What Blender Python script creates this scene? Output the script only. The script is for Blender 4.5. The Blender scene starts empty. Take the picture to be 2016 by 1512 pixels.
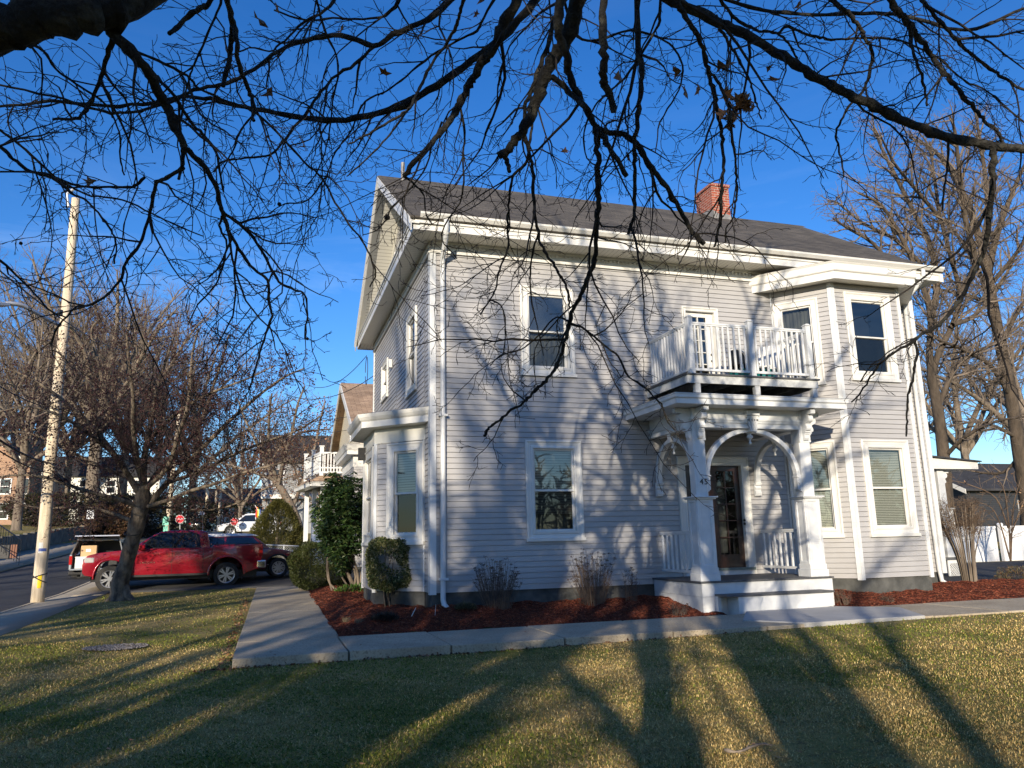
import bpy, math, random
import numpy as np
from mathutils import Vector, Matrix
random.seed(7); RS = np.random.RandomState(11)
sc = bpy.context.scene
COL = sc.collection
rad = math.radians
# ------------------------------------------------------------------ camera (house axes: x along the facade, y into depth, z up)
CAM = np.array([-2.85449089, -14.01563232, 0.91045864]); F = 1513.43
R = np.array([[0.95407967, -0.03917885, 0.29697981], [-0.2987791, -0.19568038, 0.93404509], [-0.02151831, 0.97988479, 0.19840049]])
def P(px, py, D):
    return CAM + R @ (np.array([(px-1008)/F, (756-py)/F, 1.0])*D)
def ray(px, py): return R @ np.array([(px-1008)/F, (756-py)/F, 1.0])
def PY(px, py, y=0.): r = ray(px, py); return CAM + r*((y-CAM[1])/r[1])
def PX(px, py, x=0.): r = ray(px, py); return CAM + r*((x-CAM[0])/r[0])
def PZ(px, py, z=0.): r = ray(px, py); return CAM + r*((z-CAM[2])/r[2])
def DEPTH(p): return float((R.T @ (np.array(p)-CAM))[2])
cd = bpy.data.cameras.new('camera'); cam = bpy.data.objects.new('camera', cd); COL.objects.link(cam)
cd.sensor_fit = 'HORIZONTAL'; cd.sensor_width = 36; cd.lens = F/2016*36; cd.clip_start = .05; cd.clip_end = 5000
M = np.eye(4); M[:3, 0] = R[:, 0]; M[:3, 1] = R[:, 1]; M[:3, 2] = -R[:, 2]; M[:3, 3] = CAM
cam.matrix_world = Matrix(M.tolist()); sc.camera = cam
# ------------------------------------------------------------------ terrain
GY = [(-400, -6.), (-60, -1.6), (-14, -.69), (-4, -.50), (2, -.42), (10, -.276), (16, -.02), (45, 1.5), (70, 2.35), (130, 4.0), (400, 7.)]
gx_, gz_ = zip(*GY)
def sst(a, b, x): t = np.clip((x-a)/(b-a), 0, 1); return t*t*(3-2*t)
def g0(x, y):
    z = np.interp(y, gx_, gz_)
    return z + .085*sst(-1, 8, x)*sst(-12, -5, y)*(1-sst(-3.8, -1, y))
XS0, XS1, XR0, XR1, XW = -6.85, -8.0, -8.12, -12.6, -15.2   # lawn edge, kerb, road, far kerb, retaining wall
def g(x, y):                  # natural ground incl. the road cut and the raised yards across the street
    x = np.asarray(x, float); y = np.asarray(y, float)
    z = g0(x, y)
    z = z - .14*(sst(XR0+.02, XR0-.02, x) - sst(XR1+.02, XR1-.02, x))
    z = z + .75*sst(XW-.05, XW-.35, x) + .02*np.clip(XW-x, 0, 40)
    return z
def gz(x, y): return float(g(x, y))
# ------------------------------------------------------------------ object helpers
def tag(o, label=None, cat=None, group=None, kind=None):
    if label: o['label'] = label
    if cat: o['category'] = cat
    if group: o['group'] = group
    if kind: o['kind'] = kind
    return o
def empty(name, loc, label, cat, group=None, rz=0.):
    o = bpy.data.objects.new(name, None); COL.objects.link(o); o.location = Vector([float(v) for v in loc]); o.rotation_euler = (0, 0, rz)
    o.empty_display_size = .2
    return tag(o, label, cat, group)
def link(name, me, mat, parent=None):
    o = bpy.data.objects.new(name, me); COL.objects.link(o)
    if mat:
        for m_ in (mat if isinstance(mat, (list, tuple)) else [mat]): me.materials.append(m_)
    if parent is not None: o.parent = parent
    return o
def children(o): return [c for c in bpy.data.objects if c.parent == o]
def copy_tree(o, parent=None):
    c = o.copy(); COL.objects.link(c); c.parent = parent
    for ch in children(o): copy_tree(ch, c)
    return c
class MB:
    def __init__(s): s.v = []; s.f = []; s.mi = []; s.cur = 0
    def add(s, vs, fs):
        n = len(s.v); s.v += [tuple(map(float, v)) for v in vs]; s.f += [tuple(i+n for i in f) for f in fs]; s.mi += [s.cur]*len(fs); return s
    def box(s, x0, x1, y0, y1, z0, z1):
        return s.add([(x0,y0,z0),(x1,y0,z0),(x1,y1,z0),(x0,y1,z0),(x0,y0,z1),(x1,y0,z1),(x1,y1,z1),(x0,y1,z1)],
                     [(3,2,1,0),(4,5,6,7),(0,1,5,4),(1,2,6,5),(2,3,7,6),(3,0,4,7)])
    def obox(s, o, ax, ay, az, a, b):      # oriented box, local ranges a=(x0,y0,z0) b=(x1,y1,z1)
        o, ax, ay, az = map(np.array, (o, ax, ay, az)); vs = []
        for z in (a[2], b[2]):
            for x, y in ((a[0],a[1]),(b[0],a[1]),(b[0],b[1]),(a[0],b[1])): vs.append(o+ax*x+ay*y+az*z)
        fs = [(3,2,1,0),(4,5,6,7),(0,1,5,4),(1,2,6,5),(2,3,7,6),(3,0,4,7)]
        if np.dot(np.cross(ax, ay), az) < 0: fs = [f[::-1] for f in fs]
        return s.add(vs, fs)
    def quad(s, *p): return s.add(p, [tuple(range(len(p)))])
    def prism(s, poly, o, ux, uy, n, t0, t1):   # polygon in (ux,uy) extruded along n from t0 to t1
        o, ux, uy, n = map(np.array, (o, ux, uy, n)); k = len(poly)
        A = sum(poly[i][0]*poly[(i+1)%k][1]-poly[(i+1)%k][0]*poly[i][1] for i in range(k))
        if A < 0: poly = poly[::-1]
        if np.dot(np.cross(ux, uy), n) < 0: poly = poly[::-1]
        vs = [o+ux*a+uy*b+n*t0 for a, b in poly]+[o+ux*a+uy*b+n*t1 for a, b in poly]
        return s.add(vs, [tuple(range(k))[::-1], tuple(range(k, 2*k))]+[(i, (i+1)%k, k+(i+1)%k, k+i) for i in range(k)])
    def strip(s, prof, path, closed=False):   # prof rows (offset_out, z) swept along list of per-profile-point paths; path(offset)->list of (x,y)
        rows = [[(x, y, z) for x, y in path(o)] for o, z in prof]
        m = len(rows[0]); vs = [p for r in rows for p in r]; fs = []
        for i in range(len(rows)-1):
            for j in range(m if closed else m-1):
                j2 = (j+1) % m; fs.append((i*m+j, i*m+j2, (i+1)*m+j2, (i+1)*m+j))
        return s.add(vs, fs)
    def tube(s, pts, r, k=8, cap=True):
        pts = [np.array(p, float) for p in pts]; n = len(pts); rs = r if isinstance(r, (list, tuple)) else [r]*n; vs = []
        ref = None
        for i, p in enumerate(pts):
            t = pts[min(i+1, n-1)]-pts[max(i-1, 0)]; t = t/np.linalg.norm(t)
            if ref is None: ref = np.array([0, 0, 1.]) if abs(t[2]) < .8 else np.array([1., 0, 0])
            a = np.cross(t, ref); a /= np.linalg.norm(a); b = np.cross(t, a); ref = np.cross(a, t)
            for j in range(k): q = 2*math.pi*j/k; vs.append(p+(a*math.cos(q)+b*math.sin(q))*rs[i])
        fs = [(i*k+j, (i+1)*k+j, (i+1)*k+(j+1)%k, i*k+(j+1)%k) for i in range(n-1) for j in range(k)]
        if cap: fs += [tuple(range(k)), tuple(range((n-1)*k, n*k))[::-1]]
        return s.add(vs, fs)
    def lathe(s, prof, o, ax=(0,0,1), u=(1,0,0), k=20, cap=False):    # prof (r, h)
        ax, u, o = (np.array(q, float) for q in (ax, u, o)); w = np.cross(ax, u); m = len(prof); vs = []
        for r, h in prof:
            for j in range(k): q = 2*math.pi*j/k; vs.append(o+ax*h+(u*math.cos(q)+w*math.sin(q))*r)
        fs = [(i*k+j, i*k+(j+1)%k, (i+1)*k+(j+1)%k, (i+1)*k+j) for i in range(m-1) for j in range(k)]
        if cap: fs += [tuple(range(k))[::-1], tuple(range((m-1)*k, m*k))]
        return s.add(vs, fs)
    def mesh(s, name, loc=(0,0,0), smooth=False):
        me = bpy.data.meshes.new(name); l = np.array([float(q) for q in loc])
        me.from_pydata([tuple(np.array(v)-l) for v in s.v], [], s.f); me.validate()
        if any(s.mi): me.polygons.foreach_set('material_index', s.mi[:len(me.polygons)])
        if smooth: me.polygons.foreach_set('use_smooth', [True]*len(me.polygons))
        me.update(); return me
    def build(s, name, mat, parent=None, bevel=0., smooth=False, loc=None, seg=1):
        l = loc if loc is not None else (parent_loc(parent) if parent is not None else (0,0,0))
        o = link(name, s.mesh(name, l, smooth), mat, parent)
        if parent is None: o.location = [float(q) for q in l]
        if bevel: m_ = o.modifiers.new('bevel', 'BEVEL'); m_.width = bevel; m_.segments = seg; m_.limit_method = 'ANGLE'; m_.angle_limit = rad(35)
        return o
def parent_loc(p):
    l = np.zeros(3)
    while p is not None: l = l+np.array(p.location); p = p.parent
    return l
def text(name, body, size, mt, parent, mtx, ext=.003, sp=1., line=1.):
    cu = bpy.data.curves.new(name, 'FONT'); cu.body = body; cu.size = size; cu.extrude = ext; cu.space_character = sp; cu.space_line = line; cu.align_x = 'CENTER'; cu.align_y = 'CENTER'; cu.resolution_u = 3
    to = bpy.data.objects.new(name, cu); COL.objects.link(to); me = bpy.data.meshes.new_from_object(to.evaluated_get(bpy.context.evaluated_depsgraph_get())); me.name = name
    bpy.data.objects.remove(to); bpy.data.curves.remove(cu); me.materials.clear(); o = link(name, me, MT[mt], parent); o.matrix_local = mtx; return o
def npmesh(name, V, Fc, cols=None, smooth=False):   # numpy verts (n,3), faces (m,k)
    me = bpy.data.meshes.new(name); n = len(V); m, k = Fc.shape
    me.vertices.add(n); me.vertices.foreach_set('co', np.ascontiguousarray(V, np.float32).ravel())
    me.loops.add(m*k); me.loops.foreach_set('vertex_index', np.ascontiguousarray(Fc, np.int32).ravel())
    me.polygons.add(m); me.polygons.foreach_set('loop_start', np.arange(0, m*k, k, dtype=np.int32))
    if smooth: me.polygons.foreach_set('use_smooth', np.ones(m, bool))
    if cols is not None:
        a = me.color_attributes.new('Col', 'FLOAT_COLOR', 'POINT'); c4 = np.ones((n, 4), np.float32); c4[:, :3] = cols; a.data.foreach_set('color', c4.ravel())
    me.update(); me.validate(); return me
class Tubes:                                   # bulk tapered twigs
    def __init__(s): s.g = {}
    def add(s, pts, rr, k=4): s.g.setdefault((len(pts), k), []).append((pts, rr))
    def mesh(s, name, loc=(0,0,0), smooth=True):
        VV = []; FF = []; off = 0
        for (n, k), L in s.g.items():
            Pp = np.array([a for a, b in L], float); Rr = np.array([b for a, b in L], float); m = len(L)
            T = np.empty_like(Pp); T[:, 1:-1] = Pp[:, 2:]-Pp[:, :-2]; T[:, 0] = Pp[:, 1]-Pp[:, 0]; T[:, -1] = Pp[:, -1]-Pp[:, -2]
            T /= np.linalg.norm(T, axis=2, keepdims=True)+1e-9
            av = np.abs(T.mean(1)); ref = np.zeros((m, 3)); ref[np.arange(m), av.argmin(1)] = 1
            A = np.cross(T, ref[:, None, :]); A /= np.linalg.norm(A, axis=2, keepdims=True)+1e-9; B = np.cross(T, A)
            an = np.arange(k)*2*np.pi/k
            ring = Pp[:, :, None, :]+Rr[:, :, None, None]*(A[:, :, None, :]*np.cos(an)[None, None, :, None]+B[:, :, None, :]*np.sin(an)[None, None, :, None])
            VV.append(ring.reshape(-1, 3))
            i = np.arange(n-1)[:, None]; j = np.arange(k)[None, :]; j2 = (j+1) % k
            q = np.stack([i*k+j, (i+1)*k+j, (i+1)*k+j2, i*k+j2], -1).reshape(-1, 4)
            FF.append((q[None]+(np.arange(m)*n*k)[:, None, None]).reshape(-1, 4)+off); off += m*n*k
        return npmesh(name, np.concatenate(VV)-np.array(loc, float), np.concatenate(FF), smooth=smooth)
def leaves(name, C, N, Ln, Wd, cols, mat, parent=None, loc=None, droop=0.):   # diamond leaves; C centre base, N direction
    n = len(C); N = N/(np.linalg.norm(N, axis=1, keepdims=True)+1e-9)
    rnd = RS.normal(size=(n, 3)); S = np.cross(N, rnd); S /= np.linalg.norm(S, axis=1, keepdims=True)+1e-9
    Ln = np.broadcast_to(Ln, (n,))[:, None]; Wd = np.broadcast_to(Wd, (n,))[:, None]; up = np.cross(N, S)*Ln*.12
    V = np.stack([C, C+N*Ln*.5+S*Wd*.5+up, C+N*Ln-np.array([0, 0, droop]), C+N*Ln*.5-S*Wd*.5+up], 1).reshape(-1, 3)
    l = np.array(loc if loc is not None else parent_loc(parent), float)
    me = npmesh(name, V-l, np.arange(4*n).reshape(-1, 4), np.repeat(cols, 4, 0))
    o = link(name, me, mat, parent)
    if parent is None: o.location = l
    return o
# ------------------------------------------------------------------ materials
def newmat(name):
    m = bpy.data.materials.new(name); m.use_nodes = True; nt = m.node_tree; b = nt.nodes['Principled BSDF']; return m, nt, b
def N(nt, t, **kw):
    n = nt.nodes.new(t)
    for k, v in kw.items():
        if k in n.inputs: n.inputs[k].default_value = v
        else: setattr(n, k, v)
    return n
def rgb(c): return (c[0], c[1], c[2], 1.)
def mat(name, c, c2=None, scale=6., rough=.6, bump=0., bscale=None, metal=0., detail=6., stretch=None, spec=None, contrast=(.35, .65), coat=0., world=False):
    m, nt, b = newmat(name); L = nt.links.new
    b.inputs['Roughness'].default_value = rough; b.inputs['Metallic'].default_value = metal
    if spec is not None: b.inputs['Specular IOR Level'].default_value = spec
    if coat: b.inputs['Coat Weight'].default_value = coat; b.inputs['Coat Roughness'].default_value = .05
    if c2 is None and not bump: b.inputs['Base Color'].default_value = rgb(c); return m
    tc = N(nt, 'ShaderNodeTexCoord'); mp = N(nt, 'ShaderNodeMapping'); L(tc.outputs['Object'], mp.inputs[0])
    if stretch: mp.inputs['Scale'].default_value = stretch
    n1 = N(nt, 'ShaderNodeTexNoise', Scale=scale, Detail=detail, Roughness=.6); L(mp.outputs[0], n1.inputs['Vector'])
    cr = N(nt, 'ShaderNodeValToRGB'); cr.color_ramp.elements[0].position = contrast[0]; cr.color_ramp.elements[1].position = contrast[1]
    cr.color_ramp.elements[0].color = rgb(c); cr.color_ramp.elements[1].color = rgb(c2 or c)
    L(n1.outputs[0], cr.inputs[0]); L(cr.outputs[0], b.inputs['Base Color'])
    if bump:
        n2 = N(nt, 'ShaderNodeTexNoise', Scale=bscale or scale*4, Detail=5.); L(mp.outputs[0], n2.inputs['Vector'])
        bp = N(nt, 'ShaderNodeBump', Strength=1., Distance=bump); L(n2.outputs[0], bp.inputs['Height']); L(bp.outputs[0], b.inputs['Normal'])
    return m
def colmat(name, rough=.7, trans=0.):
    m, nt, b = newmat(name); a = N(nt, 'ShaderNodeAttribute', attribute_name='Col'); nt.links.new(a.outputs['Color'], b.inputs['Base Color'])
    b.inputs['Roughness'].default_value = rough; b.inputs['Specular IOR Level'].default_value = .25
    return m
def stripemat(name, c, dark, axis, period, w=.06, rough=.5, bump=.004):
    m, nt, b = newmat(name); L = nt.links.new; tc = N(nt, 'ShaderNodeTexCoord'); sx = N(nt, 'ShaderNodeSeparateXYZ'); L(tc.outputs['Object'], sx.inputs[0])
    d = N(nt, 'ShaderNodeMath', operation='DIVIDE'); L(sx.outputs[axis], d.inputs[0]); d.inputs[1].default_value = period
    fr = N(nt, 'ShaderNodeMath', operation='FRACT'); L(d.outputs[0], fr.inputs[0])
    ct = N(nt, 'ShaderNodeMath', operation='LESS_THAN'); L(fr.outputs[0], ct.inputs[0]); ct.inputs[1].default_value = w
    mx = N(nt, 'ShaderNodeMixRGB'); L(ct.outputs[0], mx.inputs[0]); mx.inputs[1].default_value = rgb(c); mx.inputs[2].default_value = rgb(dark); L(mx.outputs[0], b.inputs['Base Color'])
    b.inputs['Roughness'].default_value = rough; return m
def shingle(name, c1, c2, c3, slopeaxis='y', run=1.19, scale=1.):
    m, nt, b = newmat(name); L = nt.links.new; tc = N(nt, 'ShaderNodeTexCoord'); sx = N(nt, 'ShaderNodeSeparateXYZ'); L(tc.outputs['Object'], sx.inputs[0])
    mu = N(nt, 'ShaderNodeMath', operation='MULTIPLY'); mu.inputs[1].default_value = run; cb = N(nt, 'ShaderNodeCombineXYZ')
    if slopeaxis == 'y': L(sx.outputs[1], mu.inputs[0]); L(sx.outputs[0], cb.inputs[0])
    else: L(sx.outputs[0], mu.inputs[0]); L(sx.outputs[1], cb.inputs[0])
    L(mu.outputs[0], cb.inputs[1])
    bk = N(nt, 'ShaderNodeTexBrick', Scale=scale); bk.inputs['Brick Width'].default_value = .30; bk.inputs['Row Height'].default_value = .14
    bk.inputs['Mortar Size'].default_value = .006; bk.inputs['Color1'].default_value = rgb(c1); bk.inputs['Color2'].default_value = rgb(c2); bk.inputs['Mortar'].default_value = rgb(c3)
    L(cb.outputs[0], bk.inputs['Vector'])
    n1 = N(nt, 'ShaderNodeTexNoise', Scale=1.3, Detail=8.); L(tc.outputs['Object'], n1.inputs['Vector'])
    n3 = N(nt, 'ShaderNodeTexNoise', Scale=90., Detail=2.); L(tc.outputs['Object'], n3.inputs['Vector'])
    mr = N(nt, 'ShaderNodeMapRange'); mr.inputs[1].default_value = .3; mr.inputs[2].default_value = .7; mr.inputs[3].default_value = .7; mr.inputs[4].default_value = 1.25; L(n1.outputs[0], mr.inputs[0])
    mr2 = N(nt, 'ShaderNodeMapRange'); mr2.inputs[3].default_value = .6; mr2.inputs[4].default_value = 1.4; L(n3.outputs[0], mr2.inputs[0])
    m1 = N(nt, 'ShaderNodeMath', operation='MULTIPLY'); L(mr.outputs[0], m1.inputs[0]); L(mr2.outputs[0], m1.inputs[1])
    vm = N(nt, 'ShaderNodeVectorMath', operation='SCALE'); L(bk.outputs['Color'], vm.inputs[0]); L(m1.outputs[0], vm.inputs['Scale']); L(vm.outputs[0], b.inputs['Base Color'])
    bp = N(nt, 'ShaderNodeBump', Strength=1., Distance=.008); L(bk.outputs['Fac'], bp.inputs['Height']); bp.invert = True; L(bp.outputs[0], b.inputs['Normal'])
    b.inputs['Roughness'].default_value = .9; return m
def brick(name, c1, c2, mortar, bw=.21, rh=.075, ms=.008):
    m, nt, b = newmat(name); L = nt.links.new; tc = N(nt, 'ShaderNodeTexCoord'); sx = N(nt, 'ShaderNodeSeparateXYZ'); L(tc.outputs['Object'], sx.inputs[0])
    ad = N(nt, 'ShaderNodeMath', operation='ADD'); L(sx.outputs[0], ad.inputs[0]); L(sx.outputs[1], ad.inputs[1]); cb = N(nt, 'ShaderNodeCombineXYZ'); L(ad.outputs[0], cb.inputs[0]); L(sx.outputs[2], cb.inputs[1])
    bk = N(nt, 'ShaderNodeTexBrick', Scale=1.); bk.inputs['Brick Width'].default_value = bw; bk.inputs['Row Height'].default_value = rh; bk.inputs['Mortar Size'].default_value = ms
    bk.inputs['Color1'].default_value = rgb(c1); bk.inputs['Color2'].default_value = rgb(c2); bk.inputs['Mortar'].default_value = rgb(mortar); bk.inputs['Bias'].default_value = -.1
    L(cb.outputs[0], bk.inputs['Vector']); L(bk.outputs['Color'], b.inputs['Base Color'])
    bp = N(nt, 'ShaderNodeBump', Strength=1., Distance=.008); bp.invert = True; L(bk.outputs['Fac'], bp.inputs['Height']); L(bp.outputs[0], b.inputs['Normal']); b.inputs['Roughness'].default_value = .85
    return m
def glassmat(name, tint=(.75, .8, .8), refl=.13):
    m, nt, b = newmat(name); L = nt.links.new; nt.nodes.remove(b); out = nt.nodes['Material Output']
    tr = N(nt, 'ShaderNodeBsdfTransparent'); tr.inputs[0].default_value = rgb(tint); gl = N(nt, 'ShaderNodeBsdfGlossy', Roughness=.015)
    tc = N(nt, 'ShaderNodeTexCoord'); ns = N(nt, 'ShaderNodeTexNoise', Scale=1.6, Detail=1.); L(tc.outputs['Object'], ns.inputs['Vector'])
    bp = N(nt, 'ShaderNodeBump', Strength=.5, Distance=.004); L(ns.outputs[0], bp.inputs['Height']); L(bp.outputs[0], gl.inputs['Normal'])
    fr = N(nt, 'ShaderNodeFresnel', IOR=1.5); ad = N(nt, 'ShaderNodeMath', operation='ADD'); L(fr.outputs[0], ad.inputs[0]); ad.inputs[1].default_value = refl; ad.use_clamp = True
    mx = N(nt, 'ShaderNodeMixShader'); L(ad.outputs[0], mx.inputs[0]); L(tr.outputs[0], mx.inputs[1]); L(gl.outputs[0], mx.inputs[2]); L(mx.outputs[0], out.inputs[0]); return m
MT = {}
MT['siding'] = mat('vinyl_siding', (.345, .338, .336), (.405, .398, .394), 1.1, .42, bump=.0012, bscale=9., contrast=(.3, .7))
MT['trim'] = mat('white_trim', (.62, .61, .575), (.70, .69, .65), 2.2, .4, contrast=(.3, .7))
MT['paint'] = mat('worn_white_paint', (.54, .555, .56), (.66, .67, .67), 3.5, .45, bump=.0015, bscale=25.)
MT['deckpaint'] = mat('weathered_deck_paint', (.34, .35, .35), (.58, .59, .58), 7., .7, bump=.002, bscale=30., contrast=(.3, .6))
MT['cream'] = mat('cream_trim', (.60, .59, .535), (.66, .65, .60), 2., .5)
MT['soffx'] = stripemat('soffit_panels_x', (.72, .69, .60), (.22, .20, .17), 0, .1)
MT['soffy'] = stripemat('soffit_panels_y', (.70, .68, .60), (.25, .23, .2), 1, .1)
MT['found'] = mat('foundation_stone', (.035, .037, .035), (.105, .105, .098), 3., .85, bump=.02, bscale=7., contrast=(.35, .7))
MT['roof'] = shingle('grey_shingles', (.060, .052, .043), (.105, .092, .074), (.025, .022, .018))
MT['roof2'] = shingle('tan_shingles', (.30, .20, .125), (.42, .29, .19), (.17, .11, .07), scale=.8)
MT['roofdark'] = shingle('dark_shingles', (.03, .03, .033), (.045, .045, .05), (.015, .015, .015))
MT['brick'] = brick('red_brick', (.36, .085, .045), (.22, .05, .03), (.42, .33, .28))
MT['brick2'] = brick('tan_brick', (.42, .24, .14), (.34, .18, .11), (.4, .34, .28))
MT['lead'] = mat('lead_flashing', (.16, .16, .16), (.28, .27, .26), 6., .6)
MT['glass'] = glassmat('window_glass', (.72, .76, .75), .10); MT['glassdark'] = glassmat('dark_window_glass', (.34, .36, .37), .025)
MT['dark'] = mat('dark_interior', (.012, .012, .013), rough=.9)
MT['interior'] = mat('shaded_interior', (.05, .045, .04), rough=.9)
MT['blind'] = stripemat('venetian_blind', (.60, .56, .47), (.27, .25, .20), 2, .05, .28)
MT['blind2'] = stripemat('lace_and_blind', (.58, .57, .52), (.10, .10, .09), 2, .035, .30)
MT['curtain'] = mat('curtain_fabric', (.42, .40, .33), (.62, .60, .50), 3., .9, stretch=(9, 9, .3))
MT['screen'] = mat('insect_screen', (.035, .036, .038), (.075, .075, .075), 60., .9)
MT['wood'] = mat('mahogany_door', (.020, .008, .005), (.042, .016, .009), 5., .35, stretch=(6, 6, .7), coat=.3)
MT['deckfloor'] = mat('grey_porch_floor', (.06, .062, .065), (.10, .10, .10), 8., .6, stretch=(1, 12, 1))
MT['black'] = mat('black_metal', (.012, .012, .013), rough=.4); MT['rubber'] = mat('tyre_rubber', (.018, .018, .018), (.035, .034, .032), 12., .85)
MT['plastic'] = mat('black_plastic', (.02, .02, .021), rough=.55)
MT['alu'] = mat('alloy_metal', (.52, .52, .53), rough=.3, metal=.8); MT['chrome'] = mat('chrome', (.75, .75, .76), rough=.12, metal=1.)
MT['bark2'] = mat('brown_tree_bark', (.035, .027, .020), (.115, .088, .064), 4., .95, bump=.03, bscale=12., stretch=(1, 1, .3), contrast=(.3, .7)); MT['crabtwig'] = mat('crabapple_twig', (.035, .022, .018), (.07, .045, .036), 3., .9)
MT['bark'] = mat('oak_bark', (.016, .013, .011), (.045, .037, .030), 9., .95, bump=.012, bscale=26., stretch=(1, 1, .35))
MT['barklim'] = mat('rough_limb_bark', (.010, .009, .007), (.060, .058, .046), 11., .95, bump=.03, bscale=38., contrast=(.48, .72))
MT['twig'] = mat('twig_bark', (.012, .010, .009), (.030, .023, .018), 6., .9)
MT['greybark'] = mat('grey_tree_bark', (.09, .07, .052), (.23, .185, .14), 4., .9, bump=.02, bscale=14., stretch=(1, 1, .3))
MT['greytwig'] = mat('grey_twig_bark', (.10, .078, .062), (.20, .16, .125), 2., .9)
MT['crabbark'] = mat('gnarled_bark', (.045, .034, .026), (.20, .16, .115), 7., .95, bump=.06, bscale=13., stretch=(1, 1, .5), contrast=(.35, .62))
MT['drytwig'] = mat('dry_stem', (.075, .05, .038), (.17, .125, .09), 5., .9); MT['browntwig'] = mat('brown_twig_bark', (.10, .065, .042), (.19, .13, .085), 3., .9)
MT['leaf'] = colmat('leaf_surface', .45); MT['grass'] = colmat('grass_blade', .8); MT['chip'] = colmat('mulch_chip', .9)
MT['berry'] = mat('dark_red_fruit', (.030, .010, .010), (.075, .020, .018), 5., .6)
MT['pole'] = mat('pole_timber', (.50, .41, .29), (.72, .61, .46), 3., .8, bump=.008, bscale=22., stretch=(5, 5, .35))
MT['wire'] = mat('cable', (.02, .02, .022), rough=.6); MT['galv'] = mat('galvanised_steel', (.55, .56, .57), rough=.4, metal=.4)
MT['redpaint'] = mat('red_car_paint', (.27, .004, .016), rough=.25, metal=.2, coat=1.); MT['darkred'] = mat('dark_red_car_paint', (.17, .010, .018), rough=.3, coat=1.)
MT['silver'] = mat('silver_car_paint', (.42, .44, .46), rough=.3, metal=.5, coat=.8); MT['whitecar'] = mat('white_car_paint', (.72, .73, .75), rough=.3, coat=.8)
MT['navy'] = mat('dark_blue_car_paint', (.02, .03, .05), rough=.3, coat=.8)
MT['cglass'] = glassmat('car_glass', (.22, .26, .25), .05); MT['lamp'] = mat('headlamp_lens', (.55, .56, .58), rough=.08, metal=.3); MT['tail'] = mat('tail_lamp', (.4, .01, .01), rough=.15)
MT['card'] = mat('cardboard', (.52, .34, .17), (.58, .39, .21), 4., .8); MT['tub'] = mat('pale_plastic', (.68, .68, .66), rough=.4)
MT['red'] = mat('sign_red', (.62, .02, .03), rough=.4); MT['white'] = mat('sign_white', (.82, .82, .82), rough=.5); MT['green'] = mat('sign_green', (.16, .50, .38), rough=.5)
MT['yellow'] = mat('yellow_marker', (.85, .62, .02), rough=.5); MT['blue'] = mat('blue_sign_band', (.05, .09, .32), rough=.5)
MT['stonewall'] = mat('retaining_stone', (.07, .065, .055), (.16, .15, .13), 2.5, .9, bump=.03, bscale=5.)
MT['greyhouse'] = stripemat('grey_clapboard', (.27, .28, .29), (.10, .10, .11), 2, .12, .12); MT['whitehouse'] = stripemat('white_clapboard', (.72, .71, .66), (.4, .4, .38), 2, .12, .12)
MT['darkhouse'] = stripemat('dark_clapboard', (.035, .037, .042), (.012, .012, .012), 2, .11, .15); MT['beige'] = stripemat('beige_siding', (.60, .54, .42), (.30, .27, .2), 2, .1, .12)
MT['teal'] = mat('teal_plastic', (.0, .16, .17), rough=.5); MT['terra'] = mat('brown_board', (.20, .085, .05), rough=.7); MT['conc'] = None
MT['vinylfence'] = stripemat('vinyl_fence_board', (.74, .75, .76), (.45, .46, .48), 0, .15, .05)
MT['orange'] = mat('flag_orange', (.8, .16, .02), rough=.8)
# ------------------------------------------------------------------ light
SUN_AZ, SUN_EL = rad(27.5), rad(14.2)         # light travels toward (+x sin, +y cos), down
to_sun = Vector((-math.sin(SUN_AZ)*math.cos(SUN_EL), -math.cos(SUN_AZ)*math.cos(SUN_EL), math.sin(SUN_EL)))
sl = bpy.data.lights.new('sun', 'SUN'); sl.energy = 5.0; sl.angle = rad(.45); sl.color = (1., .87, .68)
so = bpy.data.objects.new('sun', sl); COL.objects.link(so); so.rotation_euler = to_sun.to_track_quat('Z', 'Y').to_euler(); so.location = (-20, -40, 30)
w = bpy.data.worlds.new('World'); sc.world = w; w.use_nodes = True; nt = w.node_tree; L = nt.links.new; bg = nt.nodes['Background']
sk = nt.nodes.new('ShaderNodeTexSky'); sk.sky_type = 'NISHITA'; sk.sun_disc = False; sk.sun_elevation = SUN_EL; sk.sun_rotation = math.pi+SUN_AZ
sk.altitude = 100; sk.air_density = 1.0; sk.dust_density = .25; sk.ozone_density = 4.0
hs = nt.nodes.new('ShaderNodeHueSaturation'); hs.inputs['Saturation'].default_value = 1.22; hs.inputs['Hue'].default_value = .512; hs.inputs['Value'].default_value = 1.0; L(sk.outputs[0], hs.inputs['Color'])
tc = nt.nodes.new('ShaderNodeTexCoord'); mp = nt.nodes.new('ShaderNodeMapping'); mp.inputs['Scale'].default_value = (1.4, 1.4, 7.); mp.inputs['Rotation'].default_value = (rad(8), rad(-6), 0); L(tc.outputs['Generated'], mp.inputs[0])
ns = nt.nodes.new('ShaderNodeTexNoise'); ns.inputs['Scale'].default_value = 2.1; ns.inputs['Detail'].default_value = 9; ns.inputs['Roughness'].default_value = .62; ns.inputs['Distortion'].default_value = .5; L(mp.outputs[0], ns.inputs['Vector'])
mr = nt.nodes.new('ShaderNodeMapRange'); mr.inputs[1].default_value = .48; mr.inputs[2].default_value = .78; mr.inputs[3].default_value = 0; mr.inputs[4].default_value = .42; L(ns.outputs[0], mr.inputs[0])
sz = nt.nodes.new('ShaderNodeSeparateXYZ'); L(tc.outputs['Generated'], sz.inputs[0])
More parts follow.
